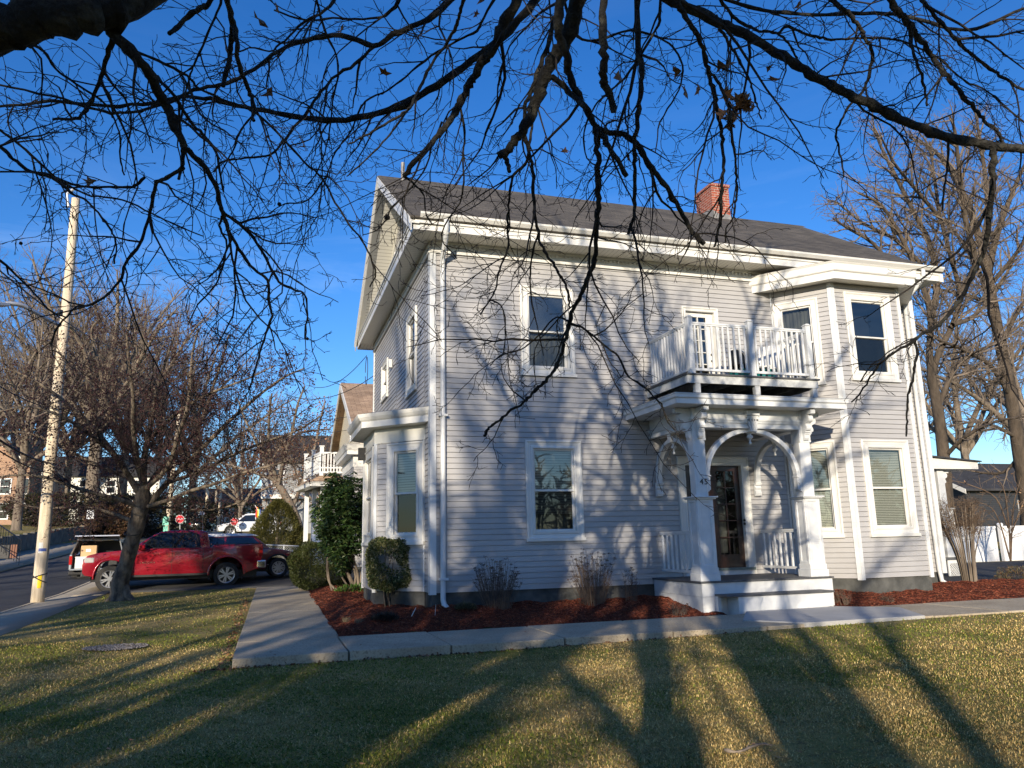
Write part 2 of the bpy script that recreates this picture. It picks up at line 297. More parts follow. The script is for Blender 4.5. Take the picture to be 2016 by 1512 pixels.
mz = nt.nodes.new('ShaderNodeMapRange'); mz.inputs[1].default_value = .12; mz.inputs[2].default_value = .45; mz.inputs[3].default_value = 1.; mz.inputs[4].default_value = .04; L(sz.outputs[2], mz.inputs[0])
mm = nt.nodes.new('ShaderNodeMath'); mm.operation = 'MULTIPLY'; L(mr.outputs[0], mm.inputs[0]); L(mz.outputs[0], mm.inputs[1])
cm = nt.nodes.new('ShaderNodeMixRGB'); L(mm.outputs[0], cm.inputs[0]); L(hs.outputs[0], cm.inputs[1]); cm.inputs[2].default_value = (5.2, 6.4, 8.4, 1)
L(cm.outputs[0], bg.inputs['Color']); bg.inputs['Strength'].default_value = .15
sc.view_settings.view_transform = 'Standard'; sc.view_settings.look = 'None'; sc.view_settings.gamma = 1; sc.view_settings.exposure = .46
sc.cycles.max_bounces = 8; sc.cycles.transparent_max_bounces = 16; sc.cycles.caustics_reflective = False; sc.cycles.caustics_refractive = False
sc.cycles.use_adaptive_sampling = True; sc.cycles.adaptive_threshold = .02
# ------------------------------------------------------------------ ground
def groundmat(name, cols, scales, bump, rough=.95, coarse=None):
    m, nt, b = newmat(name); L = nt.links.new; ge = N(nt, 'ShaderNodeNewGeometry')
    prev = None
    for i, (sc_, lo, hi) in enumerate(scales):
        n1 = N(nt, 'ShaderNodeTexNoise', Scale=sc_, Detail=6., Roughness=.62); L(ge.outputs['Position'], n1.inputs['Vector'])
        mr = N(nt, 'ShaderNodeMapRange'); mr.inputs[1].default_value = lo; mr.inputs[2].default_value = hi; L(n1.outputs[0], mr.inputs[0])
        mx = N(nt, 'ShaderNodeMixRGB'); L(mr.outputs[0], mx.inputs[0]); mx.inputs[2].default_value = rgb(cols[i+1])
        if prev is None: mx.inputs[1].default_value = rgb(cols[0])
        else: L(prev, mx.inputs[1])
        prev = mx.outputs[0]
    L(prev, b.inputs['Base Color']); b.inputs['Roughness'].default_value = rough; b.inputs['Specular IOR Level'].default_value = .2
    n2 = N(nt, 'ShaderNodeTexNoise', Scale=bump[0], Detail=6.); L(ge.outputs['Position'], n2.inputs['Vector']); bp = N(nt, 'ShaderNodeBump', Strength=1., Distance=bump[1]); L(n2.outputs[0], bp.inputs['Height']); L(bp.outputs[0], b.inputs['Normal'])
    return m
MT['lawn'] = groundmat('lawn_soil', [(.15, .145, .030), (.36, .265, .10), (.085, .055, .025)], [(.7, .38, .62), (9., .52, .8)], (60., .02))
MT['conc'] = groundmat('concrete', [(.36, .30, .215), (.47, .40, .29), (.19, .155, .11)], [(1.1, .35, .62), (38., .50, .72)], (160., .003))
MT['conc2'] = groundmat('newer_concrete', [(.36, .355, .34), (.44, .43, .41), (.28, .275, .26)], [(2.2, .3, .7), (70., .6, .8)], (150., .0015))
MT['asph'] = groundmat('asphalt', [(.050, .050, .052), (.082, .080, .078), (.03, .03, .03)], [(1.1, .3, .7), (80., .55, .7)], (180., .004))
MT['mulch'] = groundmat('red_mulch', [(.085, .022, .012), (.15, .040, .020), (.03, .012, .008)], [(3., .3, .7), (45., .45, .62)], (70., .03))
MT['walk2'] = groundmat('street_sidewalk', [(.30, .26, .20), (.40, .35, .27), (.16, .14, .11)], [(1.2, .3, .7), (40., .55, .72)], (120., .003))
def sheet(name, xs, ys, zf, mt, kind='structure', z_off=0., skirt=0.):
    X, Y = np.meshgrid(np.array(xs, float), np.array(ys, float)); Z = zf(X, Y)+z_off
    nx, ny = len(xs), len(ys); V = np.stack([X, Y, Z], -1).reshape(-1, 3)
    i = np.arange(ny-1)[:, None]*nx+np.arange(nx-1)[None, :]; Fq = np.stack([i, i+1, i+nx+1, i+nx], -1).reshape(-1, 4)
    if skirt:
        b = list(range(nx))+[k*nx+nx-1 for k in range(1, ny)]+[(ny-1)*nx+k for k in range(nx-2, -1, -1)]+[k*nx for k in range(ny-2, 0, -1)]
        V2 = V[b].copy(); V2[:, 2] -= skirt; n = len(V); V = np.concatenate([V, V2]); m_ = len(b)
        S = np.array([[b[(k+1) % m_], b[k], n+k, n+(k+1) % m_] for k in range(m_)]); Fq = np.concatenate([Fq, S])
    o = link(name, npmesh(name, V, Fq), MT[mt] if isinstance(mt, str) else mt); tag(o, kind=kind); return o
def rng_(a, b, st): return list(np.arange(a, b-1e-6, st))+[b]
gx = [-500, -300, -180, -110, -80, -60, -48, -38, -32, -27, -23, -20, -18, -16.5, -15.6, XW-.35, XW-.2, XW-.05, -14, -12.7, XR1-.02, XR1+.02, -11, -9.6, XR0-.02, XR0+.02]+rng_(-7.6, 14, .3)+[16, 19, 22, 26, 30, 36, 45, 60, 90, 140, 250, 500]
gy = [-400, -250, -150, -100, -70, -50, -40, -32, -26, -22, -19, -16.5]+rng_(-15, 17, .3)+[18, 20, 22, 25, 28, 32, 36, 41, 46, 52, 60, 70, 85, 105, 130, 180, 260, 400, 500]
def glawn(X, Y):
    z = g(X, Y)
    bump = .014*np.sin(X*2.1+1.3*np.sin(Y*1.2))*np.sin(Y*1.9+X)
    m = (X > -6.3) & (X < 13) & (Y < -4.2) | (X > -6.3) & (X < -3.6) & (Y < 8)
    return z+bump*m-.10*((X > -1.4) & (X < 11) & (Y > .5) & (Y < 7.5))
sheet('lawn_ground', gx, gy, glawn, 'lawn')
ysl = rng_(-60, 16, 1.)+[18, 20, 24, 28, 33, 40, 50, 60, 70, 90, 130]
sheet('street', [XR0-.0, -9, -10, -11, -12, XR1], ysl, lambda X, Y: g0(X, Y)-.14+.03*np.sin(np.clip((X-XR1)/(XR0-XR1), 0, 1)*math.pi), 'asph', z_off=.008)
sheet('sidewalk', [XS1+.0, -7.4, XS0-.05], ysl, lambda X, Y: g0(X, Y), 'walk2', z_off=.012, skirt=.06)
sheet('kerb', [XR0-.01, XS1-.004], ysl, lambda X, Y: g0(X, Y), 'conc', z_off=.014, skirt=.2)
sheet('far_sidewalk', [XW+.1, -13.6, XR1+.012], ysl, lambda X, Y: g0(X, Y), 'walk2', z_off=.012, skirt=.16)
# driveway between the two houses, with its concrete apron across the sidewalk
def zd(X, Y): return g(X, Y)*0+np.interp(Y, gx_, gz_)+.022
dv = sheet('driveway', rng_(XS0-.04, 12, .6), rng_(9.72, 16.3, .6), zd, 'asph', skirt=.05)
sheet('driveway_apron', [XR0+.03, -7.6, XS0-.06], rng_(9.0, 16.6, .5), lambda X, Y: np.interp(Y, gx_, gz_)-.11*sst(-7.5, XR0, X), 'conc', z_off=.026, skirt=.03)
sheet('side_driveway', rng_(13.4, 26, 1.), rng_(.2, 8.6, .7), lambda X, Y: np.interp(Y, gx_, gz_)+0*X, 'asph', z_off=.02)
# front walk: slabs with real joints, standing proud of the lawn on the left
def slab(name, poly, zf, h, mt, bev=.012):
    mb = MB(); vs = [(x, y, zf(x, y)) for x, y in poly]; k = len(vs)
    A = sum(poly[i][0]*poly[(i+1) % k][1]-poly[(i+1) % k][0]*poly[i][1] for i in range(k))
    if A < 0: vs = vs[::-1]
    b = [(x, y, z-h) for x, y, z in vs]; mb.add(vs+b, [tuple(range(k)), tuple(range(k, 2*k))[::-1]]+[(i, k+i, k+(i+1) % k, (i+1) % k) for i in range(k)])
    return mb
zw = lambda x, y: -.39 if y < 0 else -.39+(y)*.0135
path = MB()
def addslab(poly, zf, h):
    m_ = slab('', poly, zf, h, None); path.add(m_.v, m_.f)
edges = [-3.19, -1.83, -.55, 1.0, 2.6, 4.1, 5.6, 7.1, 8.6, 10.1, 11.6, 13.1, 15, 17, 19, 22]
wob = [0, .015, -.01, .01, 0, -.012, .01, 0, .01, 0, -.01, 0, 0, 0, 0, 0]
for i in range(len(edges)-1):
    a, b = edges[i]+.010, edges[i+1]-.010
    yr = -2.36 if i else -2.36
    addslab([(a, -3.97+wob[i]-.02*max(0, a)), (b, -3.97+wob[i+1]-.02*max(0, b)), (b, -2.36), (a, -2.36)], lambda x, y, q=wob[i]*.3: -.39+q, .22)
ye = [-2.35, -.85, .65, 2.15, 3.65, 5.15, 6.65, 8.15, 9.66]
for i in range(len(ye)-1): addslab([(-3.18+.014*i, ye[i]+.010), (-1.80+.01*i, ye[i]+.010), (-1.79+.01*i, ye[i+1]-.010), (-3.166+.014*i, ye[i+1]-.010)], zw, .16)
po = path.build('path', MT['conc'], bevel=.012, seg=2); tag(po, kind='structure')
pad = slab('p', [(5.0, -2.20), (6.86, -2.20), (7.6, -2.9), (6.9, -4.13), (4.75, -4.10), (4.2, -3.3)], lambda x, y: -.372, .2, None)
tag(pad.build('entrance_pad', MT['conc2'], bevel=.01, seg=2), kind='structure')
# street-side lawn edge strip of bare soil is part of the lawn shader; mulch beds
def zm(X, Y):
    z = -.405+.17*sst(-2.35, -.1, Y)*((X > -1.2) | (Y < 0))
    z = np.where(Y > 0, -.40+.0135*np.clip(Y, 0, 20)+.12*sst(-1.8, -1.2, X), np.where(X < -.2, -.405+.16*np.minimum(sst(-1.85, -.6, X), sst(-2.35, -.3, Y)), z))
    z = z+.018*np.sin(X*5.+Y*3)+.012*np.sin(X*11-Y*7)+.008*np.sin(X*23+Y*19)
    return z
sheet('mulch_bed', rng_(-1.82, 4.7, .08), rng_(-2.37, .1, .08), zm, 'mulch')
sheet('mulch_bed', rng_(-1.80, -.05, .08), rng_(.1, 9.3, .12), zm, 'mulch')
sheet('mulch_bed', rng_(6.7, 13.8, .08), rng_(-2.37, .2, .08), zm, 'mulch')
def chips(x0, x1, y0, y1, n):
    X = RS.uniform(x0, x1, n); Y = RS.uniform(y0, y1, n); Z = zm(X, Y)+.006; a = RS.uniform(0, 2*np.pi, n); t = RS.normal(0, .28, n)
    D = np.stack([np.cos(a)*np.cos(t), np.sin(a)*np.cos(t), np.sin(t)], 1); ln = RS.uniform(.02, .075, n); wd = RS.uniform(.004, .014, n)
    c = np.array([[.20, .05, .026], [.13, .032, .018], [.27, .085, .045], [.07, .022, .014], [.32, .13, .075]])[RS.choice(5, n, p=[.35, .27, .18, .14, .06])]*RS.uniform(.7, 1.2, (n, 1))
    return np.stack([X, Y, Z], 1)-D*ln[:, None]/2, D, ln, wd, c
Cs = [chips(-1.82, 4.45, -2.37, .05, 62000), chips(-1.80, -.1, 0, 7, 9000), chips(7.2, 13.7, -2.37, -.0, 34000)]
Cc = [np.concatenate(q) for q in zip(*Cs)]
tag(leaves('mulch_chips', *Cc, MT['chip'], None, (0, 0, 0)), kind='stuff')
# grass blades
def patch(X, Y): return (np.sin(X*.9+1.1*np.sin(Y*.7+1))+np.sin(Y*1.3-.8*X+2)+.6*np.sin(X*2.9+Y*2.2)+.5*np.sin(Y*5.1-X*3.7+1.)+.35*np.sin(X*9.+Y*11.))/3.45
def grass(n, dlo, dhi, ulo, uhi, hs=1.):
    D = dlo*(dhi/dlo)**RS.uniform(0, 1, n); u = RS.uniform(ulo, uhi, n)
    fx, fy = R[0, 2], R[1, 2]; nf = math.hypot(fx, fy); fx /= nf; fy /= nf
    X = CAM[0]+D*(fx+fy*u); Y = CAM[1]+D*(fy-fx*u)
    ok = ((Y < -3.99-.02*np.clip(X, 0, 20)) | ((X < -3.2) & (Y < 9.0) & (X > XS0+.02)) | ((X < -3.2) & (Y > 9) & (Y < 9.6) & (X > XS0+.1))) & (X > XS0) & ((X < 16) | (Y < -4))
    ok &= ~((Y > -4.12) & (X > 4.1) & (X < 7.7))
    X, Y, D = X[ok], Y[ok], D[ok]; n = len(X); p = patch(X, Y)
    bare = (p > .62) & (RS.uniform(size=n) < .55); X, Y, D, p = X[~bare], Y[~bare], D[~bare], p[~bare]; n = len(X)
    Z = glawn(X, Y)-.004; a = RS.uniform(0, 2*np.pi, n); t = np.abs(RS.normal(.85, .38, n))
    d = np.stack([np.cos(a)*np.sin(t), np.sin(a)*np.sin(t), np.abs(np.cos(t))*.8+.12], 1)
    h = RS.uniform(.016, .046, n)*hs*(1-.25*p); wd = np.maximum(.0022, .00060*D)*RS.uniform(.8, 1.5, n)
    green = RS.uniform(size=n) < np.clip(.30-.95*p+.22*((X < -1) & (Y > -9)) + .18*((Y > -6.)), .05, .95)
    straw = np.array([[.70, .51, .20], [.58, .41, .15], [.80, .61, .28], [.40, .26, .10]])[RS.choice(4, n)]
    gr = np.array([[.17, .22, .025], [.24, .27, .04], [.11, .16, .02], [.32, .30, .06]])[RS.choice(4, n)]
    c = np.where(green[:, None], gr, straw)*RS.uniform(.7, 1.15, (n, 1))*(1-.22*np.clip(patch(X*.6+7, Y*.6-3), -1, 1)[:, None])
    side = np.stack([-np.sin(a+RS.normal(0, .6, n)), np.cos(a), np.zeros(n)], 1)*wd[:, None]/2; b = np.stack([X, Y, Z], 1)
    mid = b+d*h[:, None]*.55; tip = b+d*h[:, None]; tip[:, 2] -= h*.18
    V = np.stack([b-side, b+side, mid+side*.8, tip, mid-side*.8], 1).reshape(-1, 3); k = len(b)
    return V, np.repeat(c, 5, 0), k
gs = [grass(430000, 3.6, 12, -.85, .85), grass(130000, 12, 30, -.75, .9, 1.1)]
V = np.concatenate([q[0] for q in gs]); c = np.concatenate([q[1] for q in gs]); k = sum(q[2] for q in gs)
o = link('grass', npmesh('grass', V, np.arange(5*k).reshape(-1, 5), c), MT['grass']); tag(o, kind='stuff')
# ------------------------------------------------------------------ house
HW, HD, EX = 11.68, 8.36, .1016
house = empty('house', (0, 0, 0), 'big pale grey clapboard house with white trim, corner porch balcony and brick chimney', 'house')
def nrm(p0, p1): d = np.array([p1[0]-p0[0], p1[1]-p0[1]], float); l = np.linalg.norm(d); d /= l; return d, np.array([d[1], -d[0]]), l     # outward normal on the right of the walking direction
def clap(mb, p0, p1, z0, z1, holes=(), span=None, ex=EX):
    d, n, l = nrm(p0, p1); z = z0
    def pt(t, off, zz): return (p0[0]+d[0]*t+n[0]*off, p0[1]+d[1]*t+n[1]*off, zz)
    while z < z1-.02:
        zt = min(z+ex, z1); iv = [(0, l)] if span is None else [span((z+zt)/2)]
        for (h0, h1, ha, hb) in holes:
            if zt > ha+.001 and z < hb-.001:
                nv = []
                for a, b in iv:
                    if h1 <= a or h0 >= b: nv.append((a, b)); continue
                    if h0 > a: nv.append((a, h0))
                    if h1 < b: nv.append((h1, b))
                iv = nv
        for a, b in iv:
            if b-a < .02: continue
            g_ = .009
            mb.add([pt(a, .016, z), pt(b, .016, z), pt(b, .006, zt-g_), pt(a, .006, zt-g_), pt(b, -.014, zt-g_), pt(a, -.014, zt-g_), pt(b, -.014, zt), pt(a, -.014, zt), pt(a, -.014, z), pt(b, -.014, z)],
                   [(0, 1, 2, 3), (3, 2, 4, 5), (5, 4, 6, 7), (8, 9, 1, 0)])
        z = zt
def ring(mb, p, d, n, t0, t1, z0, z1, prof):      # mitred frame, prof rows (inset, out)
    vs = []
    for u, o in prof:
        for t, z in ((t0+u, z0+u), (t1-u, z0+u), (t1-u, z1-u), (t0+u, z1-u)): vs.append((p[0]+d[0]*t+n[0]*o, p[1]+d[1]*t+n[1]*o, z))
    fs = [(i*4+j, i*4+(j+1) % 4, (i+1)*4+(j+1) % 4, (i+1)*4+j) for i in range(len(prof)-1) for j in range(4)]
    mb.add(vs, fs)
def wbox(mb, p, d, n, t0, t1, o0, o1, z0, z1): mb.obox((p[0], p[1], 0), (d[0], d[1], 0), (n[0], n[1], 0), (0, 0, 1), (t0, o0, z0), (t1, o1, z1))
def window(parent, p0, p1, t0, t1, z0, z1, cw=.16, up='blind', lo='blind', cwr=None, glass='glass', lo_part=None, glo='glassdark'):
    d, n, l = nrm(p0, p1); mb = MB()
    ring(mb, p0, d, n, t0, t1, z0, z1, [(0, -.01), (0, .040), (.012, .048), (.030, .048), (.045, .034), (.055, .030), (cw-.055, .024), (cw-.045, .036), (cw-.01, .040), (cw, .034), (cw, -.045)])
    wbox(mb, p0, d, n, t0-.02, t1+.02, .0, .065, z0-.025, z0+.035)
    fr = mb.build('window', MT['trim'], parent)
    a0, a1, b0, b1 = t0+cw, t1-cw, z0+cw, z1-cw; zm_ = (b0+b1)/2-.02
    s = MB(); sp = lambda q: [(0, -.045), (0, q), (.012, q+.003), (.035, q), (.042, q-.02), (.046, q-.028)]
    ring(s, p0, d, n, a0, a1, zm_-.015, b1, sp(-.004)); ring(s, p0, d, n, a0, a1, b0, zm_+.022, sp(-.028))
    wbox(s, p0, d, n, a0+.001, a1-.001, -.03, .002, zm_-.013, zm_+.018)
    s.build('sash', MT['trim'], fr)
    q = lambda mb_, ta, tb, za, zb, o: mb_.quad(*[(p0[0]+d[0]*t+n[0]*o, p0[1]+d[1]*t+n[1]*o, z) for t, z in ((ta, za), (tb, za), (tb, zb), (ta, zb))])
    g1 = MB(); q(g1, a0+.03, a1-.03, zm_+.01, b1-.03, -.026); g1.build('pane', MT[glass], fr)
    g2 = MB(); q(g2, a0+.03, a1-.03, b0+.03, zm_, -.05); g2.build('pane', MT[glo], fr)
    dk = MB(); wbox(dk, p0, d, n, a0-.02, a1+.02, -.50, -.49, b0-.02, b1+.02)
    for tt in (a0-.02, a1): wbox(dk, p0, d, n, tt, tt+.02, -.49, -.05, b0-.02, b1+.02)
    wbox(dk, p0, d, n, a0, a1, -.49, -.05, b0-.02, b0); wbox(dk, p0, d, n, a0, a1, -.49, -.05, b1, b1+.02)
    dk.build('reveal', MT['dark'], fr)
    def cov(kind, za, zb, o=-.10):
        if kind in ('blind', 'blind2', 'screen'):
            m_ = MB(); q(m_, a0+.01, a1-.01, za, zb, o if kind != 'screen' else -.055); m_.build('screen' if kind == 'screen' else 'blind', MT[kind], fr)
        elif kind == 'curtain':
            m_ = MB(); k = 40; vs = []
            for j in range(k+1):
                t = a0+(a1-a0)*j/k; oo = o-.03+.018*math.sin(j*1.3+.7*math.sin(j*.6))
                for z in (za, zb): vs.append((p0[0]+d[0]*t+n[0]*oo, p0[1]+d[1]*t+n[1]*oo, z))
            m_.add(vs, [(2*j, 2*j+2, 2*j+3, 2*j+1) for j in range(k)]); m_.build('curtain', MT['curtain'], fr, smooth=True)
    if up: cov(up, zm_, b1)
    if lo:
        if lo_part: cov(lo, b0+(zm_-b0)*lo_part, zm_); cov('curtain', b0, b0+(zm_-b0)*lo_part, -.13)
        else: cov(lo, b0, zm_)
    return fr
def hole(t0, t1, z0, z1, m=.08): return (t0+m, t1-m, z0+m, z1-m)
# --- outline
sd = MB()
W = dict(w1=(1.83, 2.99, .89, 2.79), w2=(1.80, 2.94, 4.09, 5.92))
door_c = (5.09, 6.77, .14, 2.51); bdoor = (5.44, 6.32, 3.86, 5.74)
clap(sd, (0, 0), (7.72, 0), 0, 6.45, [hole(*W['w1']), hole(*W['w2']), hole(*door_c, .1), hole(*bdoor, .05)])
clap(sd, (11.1, 0), (HW, 0), 0, 6.45)
sd.build('siding', MT['siding'], house)
sw = MB(); S1, S2 = (HD-2.60, HD-1.45, 4.02, 5.81), (HD-6.56, HD-5.50, 4.62, 5.63)      # side wall walks from the back to the front
clap(sw, (0, HD), (0, 4.06), 0, 6.45, [hole(*S2)]); clap(sw, (0, 4.06), (0, .57), 3.2, 6.45, [hole(S1[0]-4.30, S1[1]-4.30, S1[2], S1[3])]); clap(sw, (0, .57), (0, 0), 0, 6.45)
zr = lambda y: 10.0-.649*abs(y-4.16)-.14                     # underside of the roof on the gable
GXW = .18; clap(sw, (GXW, HD), (GXW, 0), 7.02, 9.75, [hole(HD-3.62, HD-2.72, 7.4, 8.6), hole(HD-5.6, HD-4.7, 7.4, 8.6)], span=lambda z: (max(0, HD-(4.16+(9.86-z)/.649)), min(HD, HD-(4.16-(9.86-z)/.649))))
sw.build('siding', MT['siding'], house)
sr = MB(); clap(sr, (HW, 0), (HW, HD), 0, 6.6); clap(sr, (HW, HD), (0, HD), 0, 6.6)
clap(sr, (HW, 0), (HW, HD), 6.6, 9.75, span=lambda z: (max(0, 4.16-(9.86-z)/.649), min(HD, 4.16+(9.86-z)/.649))); sr.build('siding', MT['siding'], house)
BL = [(0, 4.06), (-.84, 3.22), (-.84, 1.41), (0, .57)]        # one-storey bay on the side, walked back to front
BR = [(7.72, 0), (8.54, -.98), (10.33, -.98), (11.12, 0)]       # two-storey bay on the front
bs = MB(); bl_holes = [[], [(.15+.08, 1.65-.08, .88+.08, 2.82-.08)], [(1.19-.89+.08, 1.19-.02-.08, .88+.08, 2.82-.08)]]
for i in range(3): clap(bs, BL[i], BL[i+1], 0, 2.84, bl_holes[i])
bs.build('bay_siding', MT['siding'], house)
br = MB(); L0 = math.hypot(.82, .98)
FL, FU = (.06, 1.04, .83, 2.80), (.04, .99, 4.02, 5.93); GL, GU = (8.87-8.54, 10.09-8.54, .83, 2.80), (8.85-8.54, 10.07-8.54, 4.08, 6.02)
clap(br, BR[0], BR[1], 0, 6.22, [hole(*FL), hole(*FU)]); clap(br, BR[1], BR[2], 0, 6.22, [hole(*GL), hole(*GU)]); clap(br, BR[2], BR[3], 0, 6.22)
br.build('bay_siding', MT['siding'], house)
# --- foundation
fo = MB()
for poly in ([(.02, .02), (HW-.02, .02), (HW-.02, HD-.02), (.02, HD-.02)], [(.0, 4.02), (-.82, 3.2), (-.82, 1.43), (0, .61)], [(7.75, .0), (8.55, -.955), (10.32, -.955), (11.1, .0)]):
    fo.prism(poly, (0, 0, 0), (1, 0, 0), (0, 1, 0), (0, 0, 1), -1.0, -.004 if len(fo.v) == 0 else -.006-.002*len(fo.v)/8)
fo.build('foundation', MT['found'], house)
# --- corner boards, frieze, dentils
TRL = []
def cb_(*a): tr = MB(); wbox(tr, *a); TRL.append(tr)
def cboard(x, y, d, n, z0, z1, w=.11, o=.032, t0=0.): cb_((x, y), d, n, t0, t0+w, -.01, o, z0, z1)
cboard(0, 0, (1, 0), (0, -1), -.03, 6.45, .12, .034, -.034); cboard(0, 0, (0, 1), (-1, 0), -.03, 6.45, .12, .034, -.0)
cboard(HW, 0, (-1, 0), (0, -1), -.03, 6.45, .12, .034, -.034); cboard(HW, 0, (0, 1), (1, 0), -.03, 6.45, .12, .034, 0)
cboard(0, HD, (0, -1), (-1, 0), -.03, 6.45, .10, .034, 0)
for (a, b, c_) in ((BR[0], BR[1], BR[2]), (BR[1], BR[2], BR[3])):
    d1, n1, l1 = nrm(a, b); d2, n2, _ = nrm(b, c_); cb_(a, d1, n1, l1-.07, l1+.012, -.01, .030, -.035, 6.2); cb_(b, d2, n2, -.012, .07, -.01, .032, -.035, 6.2)
for (a, b, c_) in ((BL[0], BL[1], BL[2]), (BL[1], BL[2], BL[3])):
    d1, n1, l1 = nrm(a, b); d2, n2, _ = nrm(b, c_); cb_(a, d1, n1, l1-.06, l1+.012, -.01, .030, -.035, 2.84); cb_(b, d2, n2, -.012, .06, -.01, .032, -.035, 2.84)
d1, n1, l1 = nrm(BR[0], BR[1]); cb_(BR[0], d1, n1, 0, .035, -.01, .026, 0, 6.2); d1, n1, l1 = nrm(BL[2], BL[3]); cb_(BL[2], d1, n1, l1-.03, l1, -.01, .026, 0, 2.84)
for tr in TRL: tr.build('corner_board', MT['paint'], house)
fz = MB(); fz.box(.0, 7.70, -.036, .02, 6.45, 6.67); fz.box(-.04, 7.70, -.055, -.03, 6.435, 6.475); fz.box(11.1, HW+.03, -.036, .02, 6.45, 6.67)
fz.box(-.036, .02, 0, HD, 6.45, 6.67); fz.box(-.058, -.03, -.03, HD, 6.435, 6.475); fz.box(-.05, -.03, -.02, HD, 6.56, 6.60)
fz.build('frieze', MT['trim'], house)
dn = MB(); x = .02
while x < 7.62: dn.box(x, x+.05, -.062, -.034, 6.565, 6.615); x += .092
dn.box(0, 7.66, -.075, -.034, 6.616, 6.668); dn.build('dentil_trim', MT['trim'], house)
# --- eaves
RX0, RX1 = -.50, 12.12
sf = MB(); sf.box(-.42, 12.06, -.56, .03, 6.672, 6.69); sf.build('soffit', MT['soffx'], house); sf = MB(); sf.box(-.40, 12.0, HD-.03, HD+.56, 6.672, 6.69); sf.build('soffit', MT['soffx'], house)
s2 = MB(); s2.box(-.42, .03, .031, HD-.031, 6.674, 6.692); s2.build('soffit', MT['soffy'], house)
fa = MB(); fa.box(-.43, 12.08, -.59, -.56, 6.655, 6.84); fa.box(-.43, 12.08, -.615, -.591, 6.80, 6.86); fa.box(-.455, -.43, -.591, HD+.56, 6.655, 6.85); fa.box(-.475, -.456, -.6, HD+.57, 6.81, 6.87); fa.box(-.43, 12.08, HD+.56, HD+.59, 6.655, 6.86)
fa.box(12.05, 12.079, -.56, HD+.56, 6.66, 6.84); fa.build('fascia', MT['trim'], house)
gu = MB(); gp = [(-.616, 6.862), (-.66, 6.872), (-.715, 6.93), (-.722, 6.968), (-.708, 6.968), (-.70, 6.94), (-.655, 6.885), (-.62, 6.878)]
gu.prism([(a, b) for a, b in gp], (0, 0, 0), (0, 1, 0), (0, 0, 1), (1, 0, 0), -.34, 12.1); gu.build('gutter', MT['trim'], house)
# --- roof: two slopes with thickness
rf = MB(); e0, zr0, yr, zrr, e1 = -.66, 6.895, 4.16, 10.02, HD+.62
T = .09
rf.prism([(e0, zr0), (yr, zrr), (e1, zr0), (e1, zr0-.03), (e1-.02, zr0-.05), (yr, zrr-T), (e0+.02, zr0-.05), (e0, zr0-.03)], (0, 0, 0), (0, 1, 0), (0, 0, 1), (1, 0, 0), RX0-.03, RX1)
roof = rf.build('roof', MT['roof'], house)
rc = MB(); x = RX0
while x < RX1: rc.prism([(-.14, -.085), (0, .012), (.14, -.085), (.14, -.095), (0, 0.0), (-.14, -.095)], (x, yr, zrr), (0, 1, 0), (0, 0, 1), (1, 0, 0), 0, .285); x += .29
rc.build('ridge_cap', MT['roof'], roof)
pr = MB(); pr.prism([(-.50, 6.872), (-.50, 6.888), (.2, 7.05), (.2, 7.02)], (0, 0, 0), (1, 0, 0), (0, 0, 1), (0, 1, 0), -.3, HD+.3); pr.build('gable_return', MT['trim'], house)
for sgn in (1, -1):           # rakes on the street gable: board + sloped soffit
    for xa, xb, h0, h1, nm, mt in ((RX0-.02, RX0+.006, -.30, -.085, 'rake_board', 'trim'), (RX0-.045, RX0-.021, -.17, -.03, 'rake_board', 'trim'), (RX0+.007, RX0+.15, -.15, -.12, 'rake_trim', 'cream'), (RX0+.151, GXW+.02, -.135, -.118, 'rake_soffit', 'rsoff'), (GXW-.04, GXW+.02, -.30, -.136, 'gable_frieze', 'cream'), (12.0, 12.1, -.28, -.085, 'rake_board', 'trim')):
        m_ = MB(); y0 = yr-sgn*(yr-e0-.02)
        if mt == 'rsoff' and 'rsoff' not in MT: MT['rsoff'] = stripemat('rake_soffit', (.64, .63, .575), (.34, .33, .29), 2, .062, .14)
        zz = zrr-.649*abs(y0-yr)
        m_.prism([(y0, zz+h0), (yr, zrr+h0), (yr, zrr+h1), (y0, zz+h1)], (0, 0, 0), (0, 1, 0), (0, 0, 1), (1, 0, 0), xa+(.001 if sgn < 0 else 0), xb); m_.build(nm, MT[mt], house)
ch = MB(); ch.box(8.93, 9.50, 3.78, 4.62, 9.4, 10.74); ch.box(8.90, 9.53, 3.75, 4.65, 10.741, 10.83); ch.box(8.95, 9.48, 3.80, 4.60, 10.831, 10.86); chm = ch.build('chimney', MT['brick'], roof)
fl = MB(); fl.prism([(8.91, 9.66), (9.52, 9.66), (9.52, 9.86), (9.35, 9.93), (9.2, 9.86), (8.91, 10.0)], (0, 0, 0), (1, 0, 0), (0, 0, 1), (0, 1, 0), 3.76, 3.779)
fl.prism([(3.76, 9.66), (4.64, 9.66), (4.64, 10.02), (4.3, 10.1), (3.95, 10.08), (3.76, 9.98)], (0, 0, 0), (0, 1, 0), (0, 0, 1), (1, 0, 0), 8.905, 8.929); fl.build('flashing', MT['lead'], chm)
vp = MB(); q = PY(793, 352, 3.9); vp.tube([(q[0], 3.9, 9.7), (q[0], 3.9, 10.32)], .05, 10); vp.build('vent_pipe', MT['lead'], roof)
